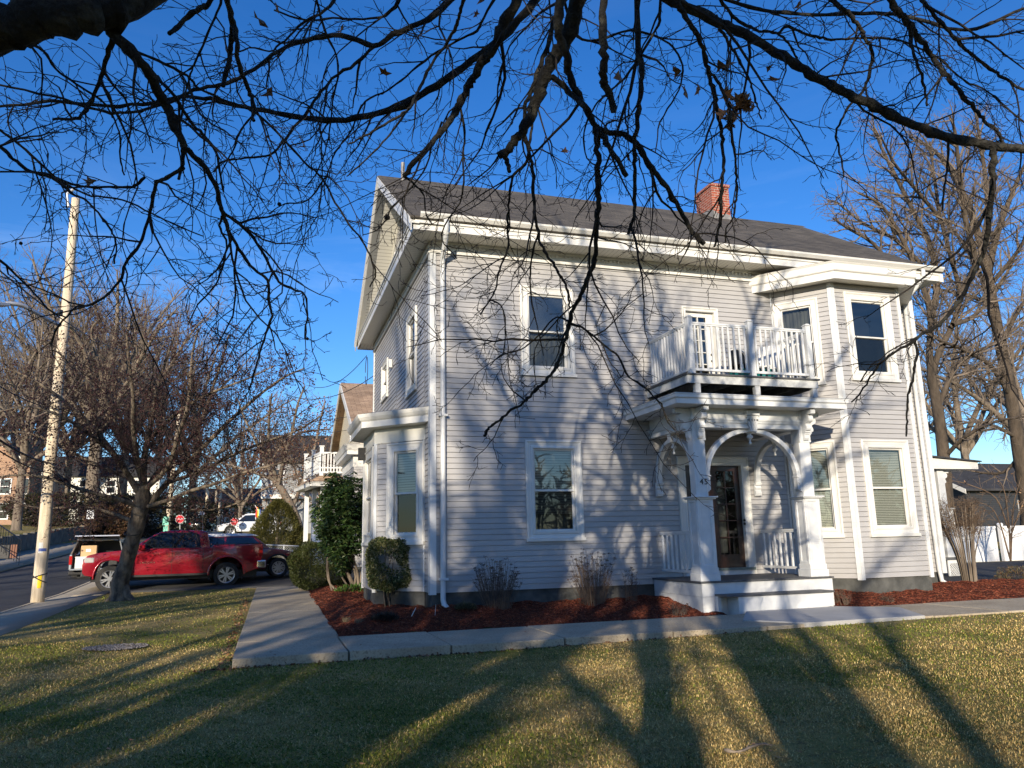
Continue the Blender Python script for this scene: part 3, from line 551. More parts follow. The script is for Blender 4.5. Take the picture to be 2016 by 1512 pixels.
# --- cornices of the two bays
def offs(pts, o):
    res = []; k = len(pts); dd = nrm(pts[0], pts[-1])[0]
    for i in range(k):
        if i == 0 or i == k-1:
            n_ = nrm(pts[0], pts[1])[1] if i == 0 else nrm(pts[-2], pts[-1])[1]; q = o/np.dot(dd, n_); res.append((pts[i][0]+dd[0]*q, pts[i][1]+dd[1]*q))
        else:
            a, b = nrm(pts[i-1], pts[i])[1], nrm(pts[i], pts[i+1])[1]; c_ = (a+b)/(1+np.dot(a, b)); res.append((pts[i][0]+c_[0]*o, pts[i][1]+c_[1]*o))
    return res
def fan(mb, pts, z, flip=False):
    vs = [(x, y, z) for x, y in pts]; mb.add(vs, [tuple(range(len(vs)))[::-1] if flip else tuple(range(len(vs)))])
c1 = MB(); pth = lambda o: offs(BL, o)
c1.strip([(.03, 2.84), (.03, 3.13)], pth); c1.build('bay_frieze', MT['cream'], house)
c1 = MB(); c1.strip([(.29, 3.14), (.30, 3.14), (.30, 3.26), (.31, 3.27), (.335, 3.29), (.37, 3.34), (.385, 3.385), (.39, 3.405), (.37, 3.41)], pth); c1.build('bay_cornice', MT['trim'], house)
c1 = MB(); c1.strip([(.0, 3.135), (.295, 3.142)], pth); c1.build('bay_soffit', MT['soffy'], house)
c1 = MB(); c1.strip([(.378, 3.412), (.0, 3.50)], pth); c1.build('bay_roof', MT['lead'], house)
pth = lambda o: offs(BR, o)
c1 = MB(); c1.strip([(.35, 6.175), (.36, 6.175), (.36, 6.33), (.385, 6.34), (.40, 6.36), (.40, 6.50), (.415, 6.52), (.43, 6.545), (.40, 6.555)], pth); c1.build('bay_cornice', MT['trim'], house)
c1 = MB(); c1.strip([(.0, 6.215), (.355, 6.178)], pth); c1.build('bay_soffit', MT['soffx'], house)
c1 = MB(); c1.strip([(.41, 6.556), (.0, 6.64)], pth); vs = [(x, y, 6.64) for x, y in offs(BR, .0)]; c1.add(vs, [(0, 1, 2, 3)]); c1.build('bay_roof', MT['lead'], house)
# --- windows
window(house, (0, 0), (7.72, 0), *W['w1'], up='blind', lo='blind', lo_part=.42); window(house, (0, 0), (7.72, 0), *W['w2'], up='screen', lo='curtain')
window(house, BR[0], BR[1], *FL, up='blind2', lo='blind2', cw=.15, glo='glass'); window(house, BR[0], BR[1], *FU, up='curtain', lo=None, cw=.15, glass='glassdark')
window(house, BR[1], BR[2], *GL, up='blind2', lo='blind2', cw=.17, glo='glass'); window(house, BR[1], BR[2], *GU, up=None, lo='screen', cw=.17)
window(house, BL[2], BL[3], 1.19-.89, 1.19-.02, .88, 2.82, cw=.17, up='blind', lo=None); window(house, BL[1], BL[2], .15, 1.65, .88, 2.82, cw=.2, up='blind2', lo=None)
window(house, (0, HD), (0, 0), *S1, cw=.14, up='blind', lo='blind'); window(house, (0, HD), (0, 0), *S2, cw=.13, up='blind', lo=None)
window(house, (GXW, HD), (GXW, 0), HD-3.62, HD-2.72, 7.4, 8.6, cw=.12, up='blind', lo=None); window(house, (GXW, HD), (GXW, 0), HD-5.6, HD-4.7, 7.4, 8.6, cw=.12, up='blind', lo=None)
# --- downspouts
def spout(pts, nm='downspout', w=.04):
    m_ = MB(); pts = [np.array(p, float) for p in pts]
    m_.tube(pts, w, 8); return m_.build(nm, MT['paint'], house, smooth=True)
ds = spout([(.16, -.66, 6.87), (.16, -.655, 6.72), (.17, -.55, 6.55), (.2, -.16, 6.32), (.21, -.085, 6.22), (.21, -.075, 6.0), (.21, -.075, 3.), (.20, -.075, .1), (.20, -.075, -.12), (.21, -.12, -.20), (.24, -.24, -.26)], w=.05)
m_ = MB(); m_.box(.13, .29, -.135, -.02, 3.2, 3.24); m_.box(.13, .29, -.135, -.02, .22, .26); m_.build('strap', MT['paint'], ds)
spout([(11.5, -.66, 6.87), (11.5, -.66, 6.74), (11.48, -.58, 6.6), (11.42, -.2, 6.33), (11.42, -.09, 6.2), (11.42, -.08, 3), (11.45, -.08, .05), (11.47, -.09, -.18), (11.6, -.16, -.30), (11.9, -.25, -.31), (12.6, -.42, -.32)], w=.048)
lg = MB(); q = PY(1466, 1027, -.05); lg.lathe([(0, .02), (.02, .02), (.03, 0)], (q[0], -.045, q[2]+.03), (0, -1, 0)); lg.lathe([(0, .02), (.02, .02), (.03, 0)], (q[0], -.045, q[2]-.04), (0, -1, 0)); lg.build('doorbell', MT['black'], house)
# ------------------------------------------------------------------ entrance porch and balcony
PXL, PXR, PYF, PZ0 = 4.42, 7.16, -1.80, .12
m_ = MB()
for i in range(22):
    a = PXL-.03+i*(PXR-PXL+.06)/22; m_.box(a, a+(PXR-PXL+.06)/22-.005, PYF-.03, -.02, PZ0-.03, PZ0)
m_.build('porch_floor', MT['deckfloor'], house, bevel=.003)
m_ = MB(); m_.box(PXL, PXR, PYF, PYF+.03, -.14, PZ0-.032); m_.box(PXL+.001, PXR-.001, PYF+.001, PYF+.03, -.5, -.145)
m_.box(PXL, PXL+.03, PYF+.031, -.03, -.14, PZ0-.032); m_.box(PXL+.001, PXL+.03, PYF+.031, -.03, -.5, -.145); m_.box(PXR-.03, PXR, PYF+.031, -.03, -.5, PZ0-.032)
m_.build('porch_skirt', MT['paint'], house)
m_ = MB(); m_.box(4.90, 6.84, -2.16, PYF-.001, -.5, -.135); st = m_.build('step', MT['paint'], house, bevel=.004)
m_ = MB(); m_.box(4.66, 6.87, -2.19, PYF-.002, -.134, -.10); m_.build('tread', MT['deckfloor'], st, bevel=.006)
m_ = MB(); m_.box(4.66, 4.72, -1.9, PYF-.002, -.42, -.135); m_.build('stringer', MT['paint'], st)
def scroll(mb, o, out, side, zt, h, dpt, wd):       # console bracket; profile in (out, z)
    pr = [(0, 0), (dpt, 0), (dpt, -.075), (dpt*.93, -.09)]
    for i in range(9):
        a = math.pi*(.5-i/8.*.95); pr.append((dpt*.55+dpt*.20*math.cos(a)-.0, -.16+.07*math.sin(a)))
    pr += [(dpt*.42, -.25), (dpt*.40, -.27), (dpt*.46, -.30), (dpt*.50, -.34), (dpt*.46, -.375), (dpt*.30, -.39), (dpt*.30, -.42), (dpt*.26, -.42), (dpt*.26, -h*.8), (dpt*.2, -h*.8), (dpt*.2, -h*.93), (dpt*.12, -h), (0, -h)]
    mb.prism(pr, (o[0], o[1], zt), out, (0, 0, 1), side, -wd/2, wd/2)
    for k in (.62, .70): mb.obox((o[0], o[1], zt), out, side, (0, 0, 1), (0, -wd/2-.004, -h*k-.025), (dpt*.34, wd/2+.004, -h*k))
def column(x0, x1, lab=None):
    yb, yf = -1.42, -1.76; m_ = MB(); c = ((x0+x1)/2, (yb+yf)/2)
    m_.box(x0+.03, x1-.03, yf+.03, yb-.03, PZ0+.22, 1.56)
    # raised stiles around a sunk panel on the front and side faces
    for (p, d, n, l) in (((x0+.03, yf+.03), (1, 0), (0, -1), x1-x0-.06), ((x0+.03, yb-.03), (0, -1), (-1, 0), yb-yf-.06), ((x1-.03, yf+.03), (0, 1), (1, 0), yb-yf-.06)):
        ring(m_, p, d, n, 0, l, PZ0+.22, 1.56, [(0, .0), (0, .018), (.055, .018), (.065, .004), (.075, .003)])
    m_.box(x0-.01, x1+.01, yf-.01, yb+.01, PZ0, PZ0+.13); m_.box(x0+.008, x1-.008, yf+.008, yb-.008, PZ0+.131, PZ0+.23)
    m_.box(x0-.05, x1+.05, yf-.05, yb+.05, 1.575, 1.60); m_.box(x0-.02, x1+.02, yf-.02, yb+.02, 1.55, 1.574)
    col = m_.build('column', MT['paint'], house, bevel=.004)
    s = MB(); w = .125; cx, cy = c; ch = .035
    oc = [(-w+ch, -w), (w-ch, -w), (w, -w+ch), (w, w-ch), (w-ch, w), (-w+ch, w), (-w, w-ch), (-w, -w+ch)]
    s.prism(oc, (cx, cy, 0), (1, 0, 0), (0, 1, 0), (0, 0, 1), 1.601, 2.62); s.box(cx-w-.004, cx+w+.004, cy-w-.004, cy+w+.004, 2.62, 2.66)
    s.box(cx-w, cx+w, cy-w, cy+w, 2.66, 3.22); s.box(cx-w-.018, cx+w+.018, cy-w-.018, cy+w+.018, 3.02, 3.05)
    s.build('shaft', MT['paint'], col, bevel=.003)
    for out, side in (((0, -1, 0), (1, 0, 0)), (((-1 if x0 < 5 else 1), 0, 0), (0, 1, 0))):
        b = MB(); scroll(b, (cx+out[0]*w, cy+out[1]*w), out, side, 3.215, .56, .30, .105); b.build('bracket', MT['paint'], col, bevel=.004)
    return col
cl = column(4.44, 4.82); crr = column(6.74, 7.12)
def arch(p, d, n, r, zc, rz, th, w0, w1, a0=0., a1=math.pi, k=26, rise=.0):
    mb = MB(); inner = []; outer = []
    for i in range(k+1):
        a = a0+(a1-a0)*i/k; inner.append((math.cos(a)*(r-th), zc+math.sin(a)*(rz-th))); outer.append((math.cos(a)*r, zc+math.sin(a)*rz))
    vs = []
    for (t, z) in inner+outer:
        for o in (w0, w1): vs.append((p[0]+d[0]*t+n[0]*o, p[1]+d[1]*t+n[1]*o, z))
    m = k+1; fs = []
    for i in range(k):
        a, b = 2*i, 2*(i+1); A, B = 2*(m+i), 2*(m+i+1)
        fs += [(a, a+1, b+1, b), (A, B, B+1, A+1), (a, b, B, A), (a+1, A+1, B+1, b+1)]
    mb.add(vs, fs)
    return mb
def pendant(x, y, zt, parent, s=1.):
    m_ = MB(); m_.lathe([(0.0, 0), (.052*s, 0), (.055*s, -.015), (.03*s, -.03), (.028*s, -.045), (.055*s, -.065), (.062*s, -.09), (.045*s, -.115), (.02*s, -.135), (.014*s, -.165), (.022*s, -.185), (.030*s, -.205), (.022*s, -.225), (0, -.232)], (x, y, zt), k=14)
    m_.build('pendant', MT['paint'], parent, smooth=True)
mx_ = (4.63+6.93)/2
m_ = arch((mx_, -1.59), (1, 0), (0, -1), 1.03, 1.96, .92, .085, -.06, .06)
for sx in (-1, 1): m_.box(mx_+sx*.985-.043, mx_+sx*.985+.043, -1.65, -1.53, 1.72, 1.965)
fa_ = m_.build('arch', MT['paint'], house, bevel=.006)
for sx in (-1, 1):
    b = MB(); b.prism([(0, 0), (.10, 0), (.10, -.035), (.055, -.05), (.075, -.09), (.08, -.13), (.05, -.17), (.03, -.2), (.06, -.24), (.05, -.29), (0, -.31)], (mx_+sx*1.03, -1.59, 1.99), (-sx, 0, 0), (0, 0, 1), (0, 1, 0), -.075, .075); b.build('bracket', MT['paint'], fa_, bevel=.004)
b = MB(); b.prism([(-.07, 2.80), (.07, 2.80), (.135, 3.10), (-.135, 3.10)], (mx_, -1.59, 0), (1, 0, 0), (0, 0, 1), (0, -1, 0), -.05, .16); b.prism([(-.135, 3.101), (.135, 3.101), (.15, 3.19), (-.15, 3.19)], (mx_, -1.59, 0), (1, 0, 0), (0, 0, 1), (0, -1, 0), -.04, .19)
for k in (-1, 0, 1): b.prism([(k*.035-.009, 2.83), (k*.035+.009, 2.83), (k*.062+.014, 3.07), (k*.062-.014, 3.07)], (mx_, -1.59, 0), (1, 0, 0), (0, 0, 1), (0, -1, 0), .1605, .175)
b.build('keystone', MT['paint'], fa_, bevel=.004); pendant(mx_, -1.60, 2.80, fa_)
for X in (4.63, 6.93):
    m_ = arch((X, -.76), (0, 1), (1, 0), .70, 2.12, .66, .075, -.055, .055); m_.box(X-.055, X+.055, -.135, -.06, 1.95, 2.13); sa = m_.build('arch', MT['paint'], house, bevel=.005)
    b = MB(); b.prism([(0, 0), (.09, 0), (.09, -.03), (.05, -.045), (.07, -.09), (.05, -.13), (.075, -.2), (.06, -.25), (0, -.27)], (X, -.04, 1.95), (0, -1, 0), (0, 0, 1), (1, 0, 0), -.07, .07); b.box(X-.075, X+.075, -.14, -.03, 1.94, 1.965); b.build('bracket', MT['paint'], sa, bevel=.004)
    b = MB(); b.prism([(-.05, 2.69), (.05, 2.69), (.11, 2.97), (-.11, 2.97)], (X, -.76, 0), (0, 1, 0), (0, 0, 1), (1, 0, 0), -.09, .09); b.build('keystone', MT['paint'], sa, bevel=.004); pendant(X, -.76, 2.69, sa, .9)
# entablature: three beams with mouldings, ceiling, cornice
m_ = MB()
for (x0, x1, y0, y1) in ((4.50, 7.06, -1.72, -1.46), (4.50, 4.76, -1.459, -.02), (6.80, 7.06, -1.459, -.02)):
    m_.box(x0+.02, x1-.02, y0+.02, y1-(.02 if y1 < -1 else 0), 2.885, 3.225)
    for o, za, zb in ((0.0, 2.86, 2.90), (-.004, 2.955, 2.975), (-.012, 2.976, 3.0), (-.03, 3.001, 3.03)): m_.box(x0+o, x1-o, y0+o, y1-(o if y1 < -1 else 0), za, zb)
m_.build('entablature', MT['paint'], house)
m_ = MB(); m_.box(4.0, 7.64, -2.08, -.02, 3.226, 3.24); m_.build('porch_ceiling', MT['paint'], house)
m_ = MB(); PC = [(3.99, -.02), (3.99, -2.09), (7.65, -2.09), (7.65, -.02)]
def pc(o): return [(3.99-o, -.02), (3.99-o, -2.09-o), (7.65+o, -2.09-o), (7.65+o, -.02)]
m_.strip([(-.03, 3.225), (0, 3.225), (0, 3.315), (.008, 3.32), (.03, 3.335), (.032, 3.345), (.032, 3.39), (.045, 3.395), (.045, 3.41), (-.1, 3.425)], pc); m_.build('porch_cornice', MT['paint'], house)
m_ = MB(); m_.prism([(3.95, 0), (7.69, 0), (7.69, -2.13), (3.95, -2.13)], (0, 0, 0), (1, 0, 0), (0, 1, 0), (0, 0, 1), 3.405, 3.42); m_.build('porch_roof', MT['black'], house)
text('house_number', '45', .15, 'black', house, Matrix.Translation((4.655, -1.7205, 1.86)) @ Matrix.Rotation(rad(90), 4, 'X'), .006, 1.2)
# porch side rails
def railing(p0, p1, z0, z1, n, nm='railing', w=.035, posts=None, bw=.038, topw=.05):
    d, nn, l = nrm(p0, p1); m_ = MB(); wbox(m_, p0, d, nn, 0, l, -topw/2, topw/2, z1-.035, z1); wbox(m_, p0, d, nn, .0, l, -.02, .02, z1-.065, z1-.036); wbox(m_, p0, d, nn, 0, l, -.022, .022, z0, z0+.05)
    r_ = m_.build(nm, MT['paint'], house, bevel=.004)
    for i in range(n):
        t = l*(i+.5)/n; b = MB(); wbox(b, p0, d, nn, t-bw/2, t+bw/2, -bw/2, bw/2, z0+.051, z1-.066); b.build('baluster', MT['paint'], r_, bevel=.004)
    return r_
railing((4.62, -.03), (4.62, -1.42), .235, 1.0, 8); railing((6.95, -.03), (6.95, -1.42), .235, 1.0, 8)
# double front door
m_ = MB(); dd, dn_ = (1, 0), (0, -1)
def casing(t0, t1, z0, z1, w, p=(0, 0), deep=.10):
    mb = MB(); pr = [(0, -.01), (0, .045), (.02, .05), (.04, .03), (w-.05, .024), (w-.03, .04), (w, .036), (w, -deep)]; vs = []
    for u, o in pr:
        for t, z in ((t0+u, z0), (t0+u, z1-u), (t1-u, z1-u), (t1-u, z0)): vs.append((p[0]+t, p[1]-o, z))
    mb.add(vs, [(i*4+j, i*4+j+1, (i+1)*4+j+1, (i+1)*4+j) for i in range(len(pr)-1) for j in range(3)]); return mb
casing(5.09, 6.77, PZ0, 2.51, .18).build('door_casing', MT['trim'], house)
m_ = MB(); m_.box(5.12, 6.70, -.07, .12, PZ0+.001, .21); m_.build('door_sill', MT['paint'], house); m_ = MB(); m_.box(5.1, 6.72, -.10, .12, .211, .255); m_.build('threshold', mat('threshold_paint', (.16, .2, .18)), house)
def leaf(x0, x1, z0, z1, y, mt, gx0, gx1, gz0, gz1, nx, nz, nm='door', munt=None, knob=None):
    m_ = MB(); m_.box(x0, gx0, y, y+.045, z0, z1); m_.box(gx1, x1, y, y+.045, z0, z1); m_.box(gx0, gx1, y, y+.045, z0, gz0); m_.box(gx0, gx1, y, y+.045, gz1, z1)
    if munt is None:
        for i in range(1, nx): t = gx0+(gx1-gx0)*i/nx; m_.box(t-.012, t+.012, y+.006, y+.039, gz0, gz1)
        for i in range(1, nz): t = gz0+(gz1-gz0)*i/nz; m_.box(gx0, gx1, y+.0062, y+.0388, t-.012, t+.012)
    do = m_.build(nm, mt, house, bevel=.003)
    if munt is not None:
        m_ = MB()
        for i in range(1, nx): t = gx0+(gx1-gx0)*i/nx; m_.box(t-.011, t+.011, y-.004, y+.039, gz0, gz1)
        for i in range(1, nz): t = gz0+(gz1-gz0)*i/nz; m_.box(gx0, gx1, y-.0038, y+.0388, t-.010, t+.010)
        for (a, b, c_, d_) in ((gx0-.02, gx0, gz0-.02, gz1+.02), (gx1, gx1+.02, gz0-.02, gz1+.02), (gx0, gx1, gz0-.02, gz0), (gx0, gx1, gz1, gz1+.02)): m_.box(a, b, y-.006, y+.0386, c_, d_)
        m_.build('muntins', munt, do)
    g_ = MB(); g_.quad((gx0, y+.022, gz0), (gx1, y+.022, gz0), (gx1, y+.022, gz1), (gx0, y+.022, gz1)); g_.build('pane', MT['glassdark' if munt is None else 'glass'], do)
    c_ = MB(); c_.box(gx0-.04, gx1+.04, y+.5, y+.51, gz0-.1, gz1+.1); c_.box(gx0-.04, gx0-.02, y+.046, y+.5, gz0-.1, gz1+.1); c_.box(gx1+.02, gx1+.04, y+.046, y+.5, gz0-.1, gz1+.1); c_.box(gx0-.04, gx1+.04, y+.046, y+.5, gz1+.05, gz1+.1); c_.build('hallway', MT['interior'], do)
    if knob:
        for kz in knob[1:]: k_ = MB(); k_.lathe([(0, .055), (.022, .05), (.028, .035), (.012, .02), (.026, .006), (.026, 0)], (knob[0], y, kz), (0, -1, 0), k=12); k_.build('handle', MT['black'], do, smooth=True)
    return do
leaf(5.27, 5.885, .256, 2.33, .06, MT['wood'], 5.40, 5.78, .52, 2.22, 2, 5, knob=(5.84, 1.2))
dl = leaf(5.895, 6.59, .256, 2.33, .06, MT['wood'], 6.03, 6.46, .52, 2.22, 2, 5)
c_ = MB(); c_.box(6.04, 6.24, .13, .135, .55, 2.0); c_.build('curtain', MT['curtain'], dl)
casing(5.44, 6.32, 3.88, 5.74, .09).build('door_casing', MT['trim'], house)
bd = leaf(5.535, 6.225, 3.90, 5.64, .05, MT['trim'], 5.665, 6.05, 3.98, 5.54, 2, 6, nm='balcony_door', munt=MT['cream'], knob=(6.145, 4.72, 4.58))
m_ = MB(); m_.box(6.255, 6.275, -.02, .03, 3.9, 5.6); m_.box(5.455, 5.475, -.045, -.02, 3.9, 5.68); m_.build('weather_strip', MT['black'], bd)
# balcony
m_ = MB()
for i in range(12):
    a = -1.69+i*.1405; m_.box(4.47, 7.44, a, a+.134, 3.855, 3.885)
m_.build('balcony_floor', MT['deckfloor'], house)
m_ = MB(); m_.box(4.50, 7.41, -1.66, -1.62, 3.70, 3.854); m_.box(4.50, 4.54, -1.619, -.03, 3.70, 3.854); m_.box(7.37, 7.41, -1.619, -.03, 3.70, 3.854)
for x in (5.0, 5.5, 6.0, 6.5, 7.0): m_.box(x-.02, x+.02, -1.619, -.03, 3.70, 3.853)
m_.build('balcony_beam', MT['deckpaint'], house, bevel=.003)
for x in (4.72, 6.02, 7.33):
    for y in (-1.60, -.3):
        m_ = MB(); m_.box(x-.055, x+.055, y-.05, y+.05, 3.45, 3.699); m_.box(x-.08, x+.08, y-.08, y+.08, 3.426, 3.45); m_.build('deck_block', MT['deckpaint'], house, bevel=.004)
for x in (4.64, 5.97, 7.31):
    m_ = MB(); m_.box(x-.055, x+.055, -1.65, -1.54, 3.886, 4.975); m_.box(x-.068, x+.068, -1.663, -1.527, 4.976, 4.995); m_.prism([(-.06, 4.996), (.06, 4.996), (.03, 5.02), (-.03, 5.02)], (x, -1.595, 0), (1, 0, 0), (0, 0, 1), (0, 1, 0), -.05, .05); m_.build('balcony_post', MT['paint'], house, bevel=.004)
railing((4.70, -1.595), (5.91, -1.595), 3.95, 4.90, 10, 'balcony_railing', topw=.055); railing((6.03, -1.595), (7.25, -1.595), 3.95, 4.90, 10, 'balcony_railing', topw=.055)
railing((4.62, -.05), (4.62, -1.535), 3.95, 4.90, 13, 'balcony_railing', topw=.055); railing((7.31, -1.535), (7.31, -.60), 3.95, 4.90, 9, 'balcony_railing', topw=.055)
# things on the balcony
def bchair(x, y, rz):
    e = empty('folding_chair', (x, y, 3.886), 'black round-backed chair with pale rim on the balcony between door and middle post', 'chair', rz=rz)
    m_ = MB(); prof = [(-.22, .25), (-.22, .62)]+[(.22*math.cos(math.pi-a), .62+.17*math.sin(a)) for a in np.linspace(0, math.pi, 9)]+[(.22, .25)]
    m_.prism(prof, (0, .16, 0), (1, 0, 0), (0, 0, 1), (0, 1, 0), 0, .03)
    o = m_.build('backrest', MT['black'], e, loc=(0, 0, 0)); m_ = MB(); m_.tube([(a*1.06, .15, b if b < .3 else b*1.02) for a, b in prof], .014, 6); o = m_.build('rim', MT['tub'], e, loc=(0, 0, 0))
    m_ = MB(); m_.box(-.22, .22, -.24, .16, .40, .44); m_.build('seat', MT['black'], e, loc=(0, 0, 0))
    for a, b in ((-.2, -.22), (.2, -.22), (-.2, .17), (.2, .17)): m_ = MB(); m_.tube([(a, b, 0), (a*.95, b*.9, .41)], .014, 6); m_.build('leg', MT['tub'], e, loc=(0, 0, 0))
bchair(6.32, -.80, rad(8))
def tubm(x, y, lab):
    m_ = MB(); prof = [(.17, 0), (.215, .20), (.235, .20), (.235, .215), (.205, .215), (.165, .02), (0, .02)]
    m_.lathe([(0, .0)]+prof, (0, 0, 0), k=18); o = m_.build('planter', MT['teal'], None, loc=(0, 0, 0)); o.location = (x, y, 3.887); tag(o, lab, 'planter', 'teal planters on the balcony')
tubm(6.02, -1.12, 'teal planter in front of the black chair on the balcony'); tubm(6.52, -1.2, 'teal planter right of the middle balcony post')
e = empty('deck_chair', (6.82, -.75, 3.886), 'white slatted deck chair folded near the right end of the balcony', 'chair', rz=rad(-50))
for nm, bx in (('seat', (-.25, .25, -.25, .25, .36, .39)), ('leg', (-.25, -.21, -.25, -.21, 0, .36)), ('leg', (.21, .25, -.25, -.21, 0, .36)), ('leg', (-.25, -.21, .21, .25, 0, .36)), ('leg', (.21, .25, .21, .25, 0, .36))): m_ = MB(); m_.box(*bx); m_.build(nm, MT['paint'], e, loc=(0, 0, 0))
m_ = MB()
for i in range(5): m_.obox((0, .24, .4), (1, 0, 0), (0, 1, .0), (0, .25, .97), (-.24+i*.1, 0, 0), (-.17+i*.1, .02, .55))
m_.build('backrest', MT['paint'], e, loc=(0, 0, 0))
# side porch on the far right wall
m_ = MB(); q0, q1 = PY(1836, 886, 3.6), PY(1921, 886, 3.6); xr = q1[0]
m_.prism([(HW+.02, 3.22), (xr, 2.86), (xr, 2.66), (HW+.02, 2.66)], (0, 0, 0), (1, 0, 0), (0, 0, 1), (0, 1, 0), 3.6, 6.6); m_.build('side_porch_roof', MT['trim'], house)
m_ = MB(); m_.prism([(HW+.02, 3.24), (xr+.08, 2.865), (xr+.08, 2.90), (HW+.02, 3.32)], (0, 0, 0), (1, 0, 0), (0, 0, 1), (0, 1, 0), 3.52, 6.7); m_.build('side_porch_shingles', MT['roofdark'], house)
xc = PY(1885, 1105, 3.8)[0]; m_ = MB(); m_.box(xc-.42, xc, 3.7, 4.1, .15, 1.5); m_.box(xc-.46, xc+.04, 3.66, 4.14, 1.5, 1.54); m_.box(xc-.34, xc-.1, 3.78, 4.02, 1.541, 2.65); m_.box(xc-.46, xc+.04, 3.66, 4.14, .15, .35); sc_ = m_.build('column', MT['paint'], house, bevel=.004)
b = MB(); scroll(b, (xc-.1, 3.9), (1, 0, 0), (0, 1, 0), 2.65, .5, .26, .1); b.build('bracket', MT['paint'], sc_)
m_ = MB(); m_.box(HW+.02, xc+.1, 3.62, 6.4, .08, .15); m_.build('side_porch_floor', MT['deckfloor'], house)
m_ = MB(); X0, X1 = xc-.5, xc+.06; lt = MT['paint']; m_.box(X0, X1, 3.66, 3.69, -.02, .079); m_.box(X0, X0+.06, 3.66, 3.69, -.5, -.021); m_.box(X1-.06, X1, 3.66, 3.69, -.5, -.021)
for i in range(-9, 14):
    for s_ in (1, -1):
        a = X0+i*.065; b_ = a+s_*.45
        z0_, z1_ = -.48, -.02
        ta = [t for t in (0, 1)]; pa, pb = (a, z0_), (b_, z1_)
        lo_, hi_ = 0., 1.
        for lim, sg in ((X0, 1), (X1, -1)):
            da = pb[0]-pa[0]; t_ = (lim-pa[0])/da
            if (pa[0]-lim)*sg < 0: lo_ = max(lo_, t_)
            if (pb[0]-lim)*sg < 0: hi_ = min(hi_, t_)
        if hi_-lo_ > .05 and 0 <= lo_ and hi_ <= 1:
            A = (pa[0]+(pb[0]-pa[0])*lo_, 3.675+(.006 if s_ > 0 else -.006), pa[1]+(pb[1]-pa[1])*lo_); B = (pa[0]+(pb[0]-pa[0])*hi_, A[1], pa[1]+(pb[1]-pa[1])*hi_); m_.tube([A, B], .010, 4)
m_.build('lattice', lt, house)
# ------------------------------------------------------------------ trees
def perp(d):
    a = np.array([0, 0, 1.]) if abs(d[2]) < .85 else np.array([1., 0, 0]); u = np.cross(d, a); u /= np.linalg.norm(u); return u, np.cross(d, u)
NR = np.random.RandomState(5)
def wander(p, d, Ln, n, wob, trop):
    pts = [p]; st = Ln/(n-1); d = d/np.linalg.norm(d); rn = NR.normal(0, wob, (n, 3))
    for i in range(n-1):
        d = d+rn[i]+trop; d = d/np.linalg.norm(d); p = p+d*st; pts.append(p)
    return np.array(pts), d
def sprout(T, pts, rr, lvl, cfg, tips=None, f0=.15):
    c = cfg[lvl]; seg = np.linalg.norm(pts[1:]-pts[:-1], axis=1); tot = seg.sum(); cum = np.concatenate([[0], np.cumsum(seg)])
    nb = max(1, int(tot*c['dens']*NR.uniform(.8, 1.2)+.5)); s = tot*(f0+(1-f0)*(np.arange(nb)+NR.uniform(.1, .9, nb))/nb); az = NR.uniform(0, 6.28)
    for q in s:
        i = min(int(np.searchsorted(cum, q))-1, len(seg)-1); i = max(i, 0); t = (q-cum[i])/(seg[i]+1e-9); p = pts[i]*(1-t)+pts[i+1]*t; d = (pts[i+1]-pts[i])/(seg[i]+1e-9); r0 = rr[i]*(1-t)+rr[i+1]*t
        az += 2.4+NR.normal(0, .5); u, v = perp(d); an = c['ang']*NR.uniform(.7, 1.25); dd = d*math.cos(an)+(u*math.cos(az)+v*math.sin(az))*math.sin(an)
        L_ = c['len']*NR.uniform(.55, 1.25)*(1-.45*q/tot)
        if c.get('rel'): L_ = c['rel']*tot*NR.uniform(.6, 1.15)*(1-.55*q/tot)
        n = c['n']; P2, d2 = wander(p, dd, L_, n, c['wob'], np.array([0, 0, c['trop']])); r1 = min(r0*.72, c['r']*NR.uniform(.75, 1.2)*(L_/c['len'] if not c.get('rel') else 1))
        R2 = r1*(1-np.linspace(0, 1, n)*.75); R2 = np.maximum(R2, c.get('rmin', .0012)); T.add(P2, R2, c['k'])
        if tips is not None: tips.append((P2[-1], d2, lvl))
        if lvl+1 < len(cfg): sprout(T, P2, R2, lvl+1, cfg, tips, .12)
def spl(pts, m=4):         # Catmull-Rom through traced points
    p = np.array(pts, float); p = np.vstack([2*p[0]-p[1], p, 2*p[-1]-p[-2]]); out = []
    for i in range(1, len(p)-2):
        for j in range(m):
            t = j/m; a, b, c, d = p[i-1], p[i], p[i+1], p[i+2]; out.append(.5*((2*b)+(-a+c)*t+(2*a-5*b+4*c-d)*t*t+(-a+3*b-3*c+d)*t**3))
    out.append(p[-2]); return np.array(out)
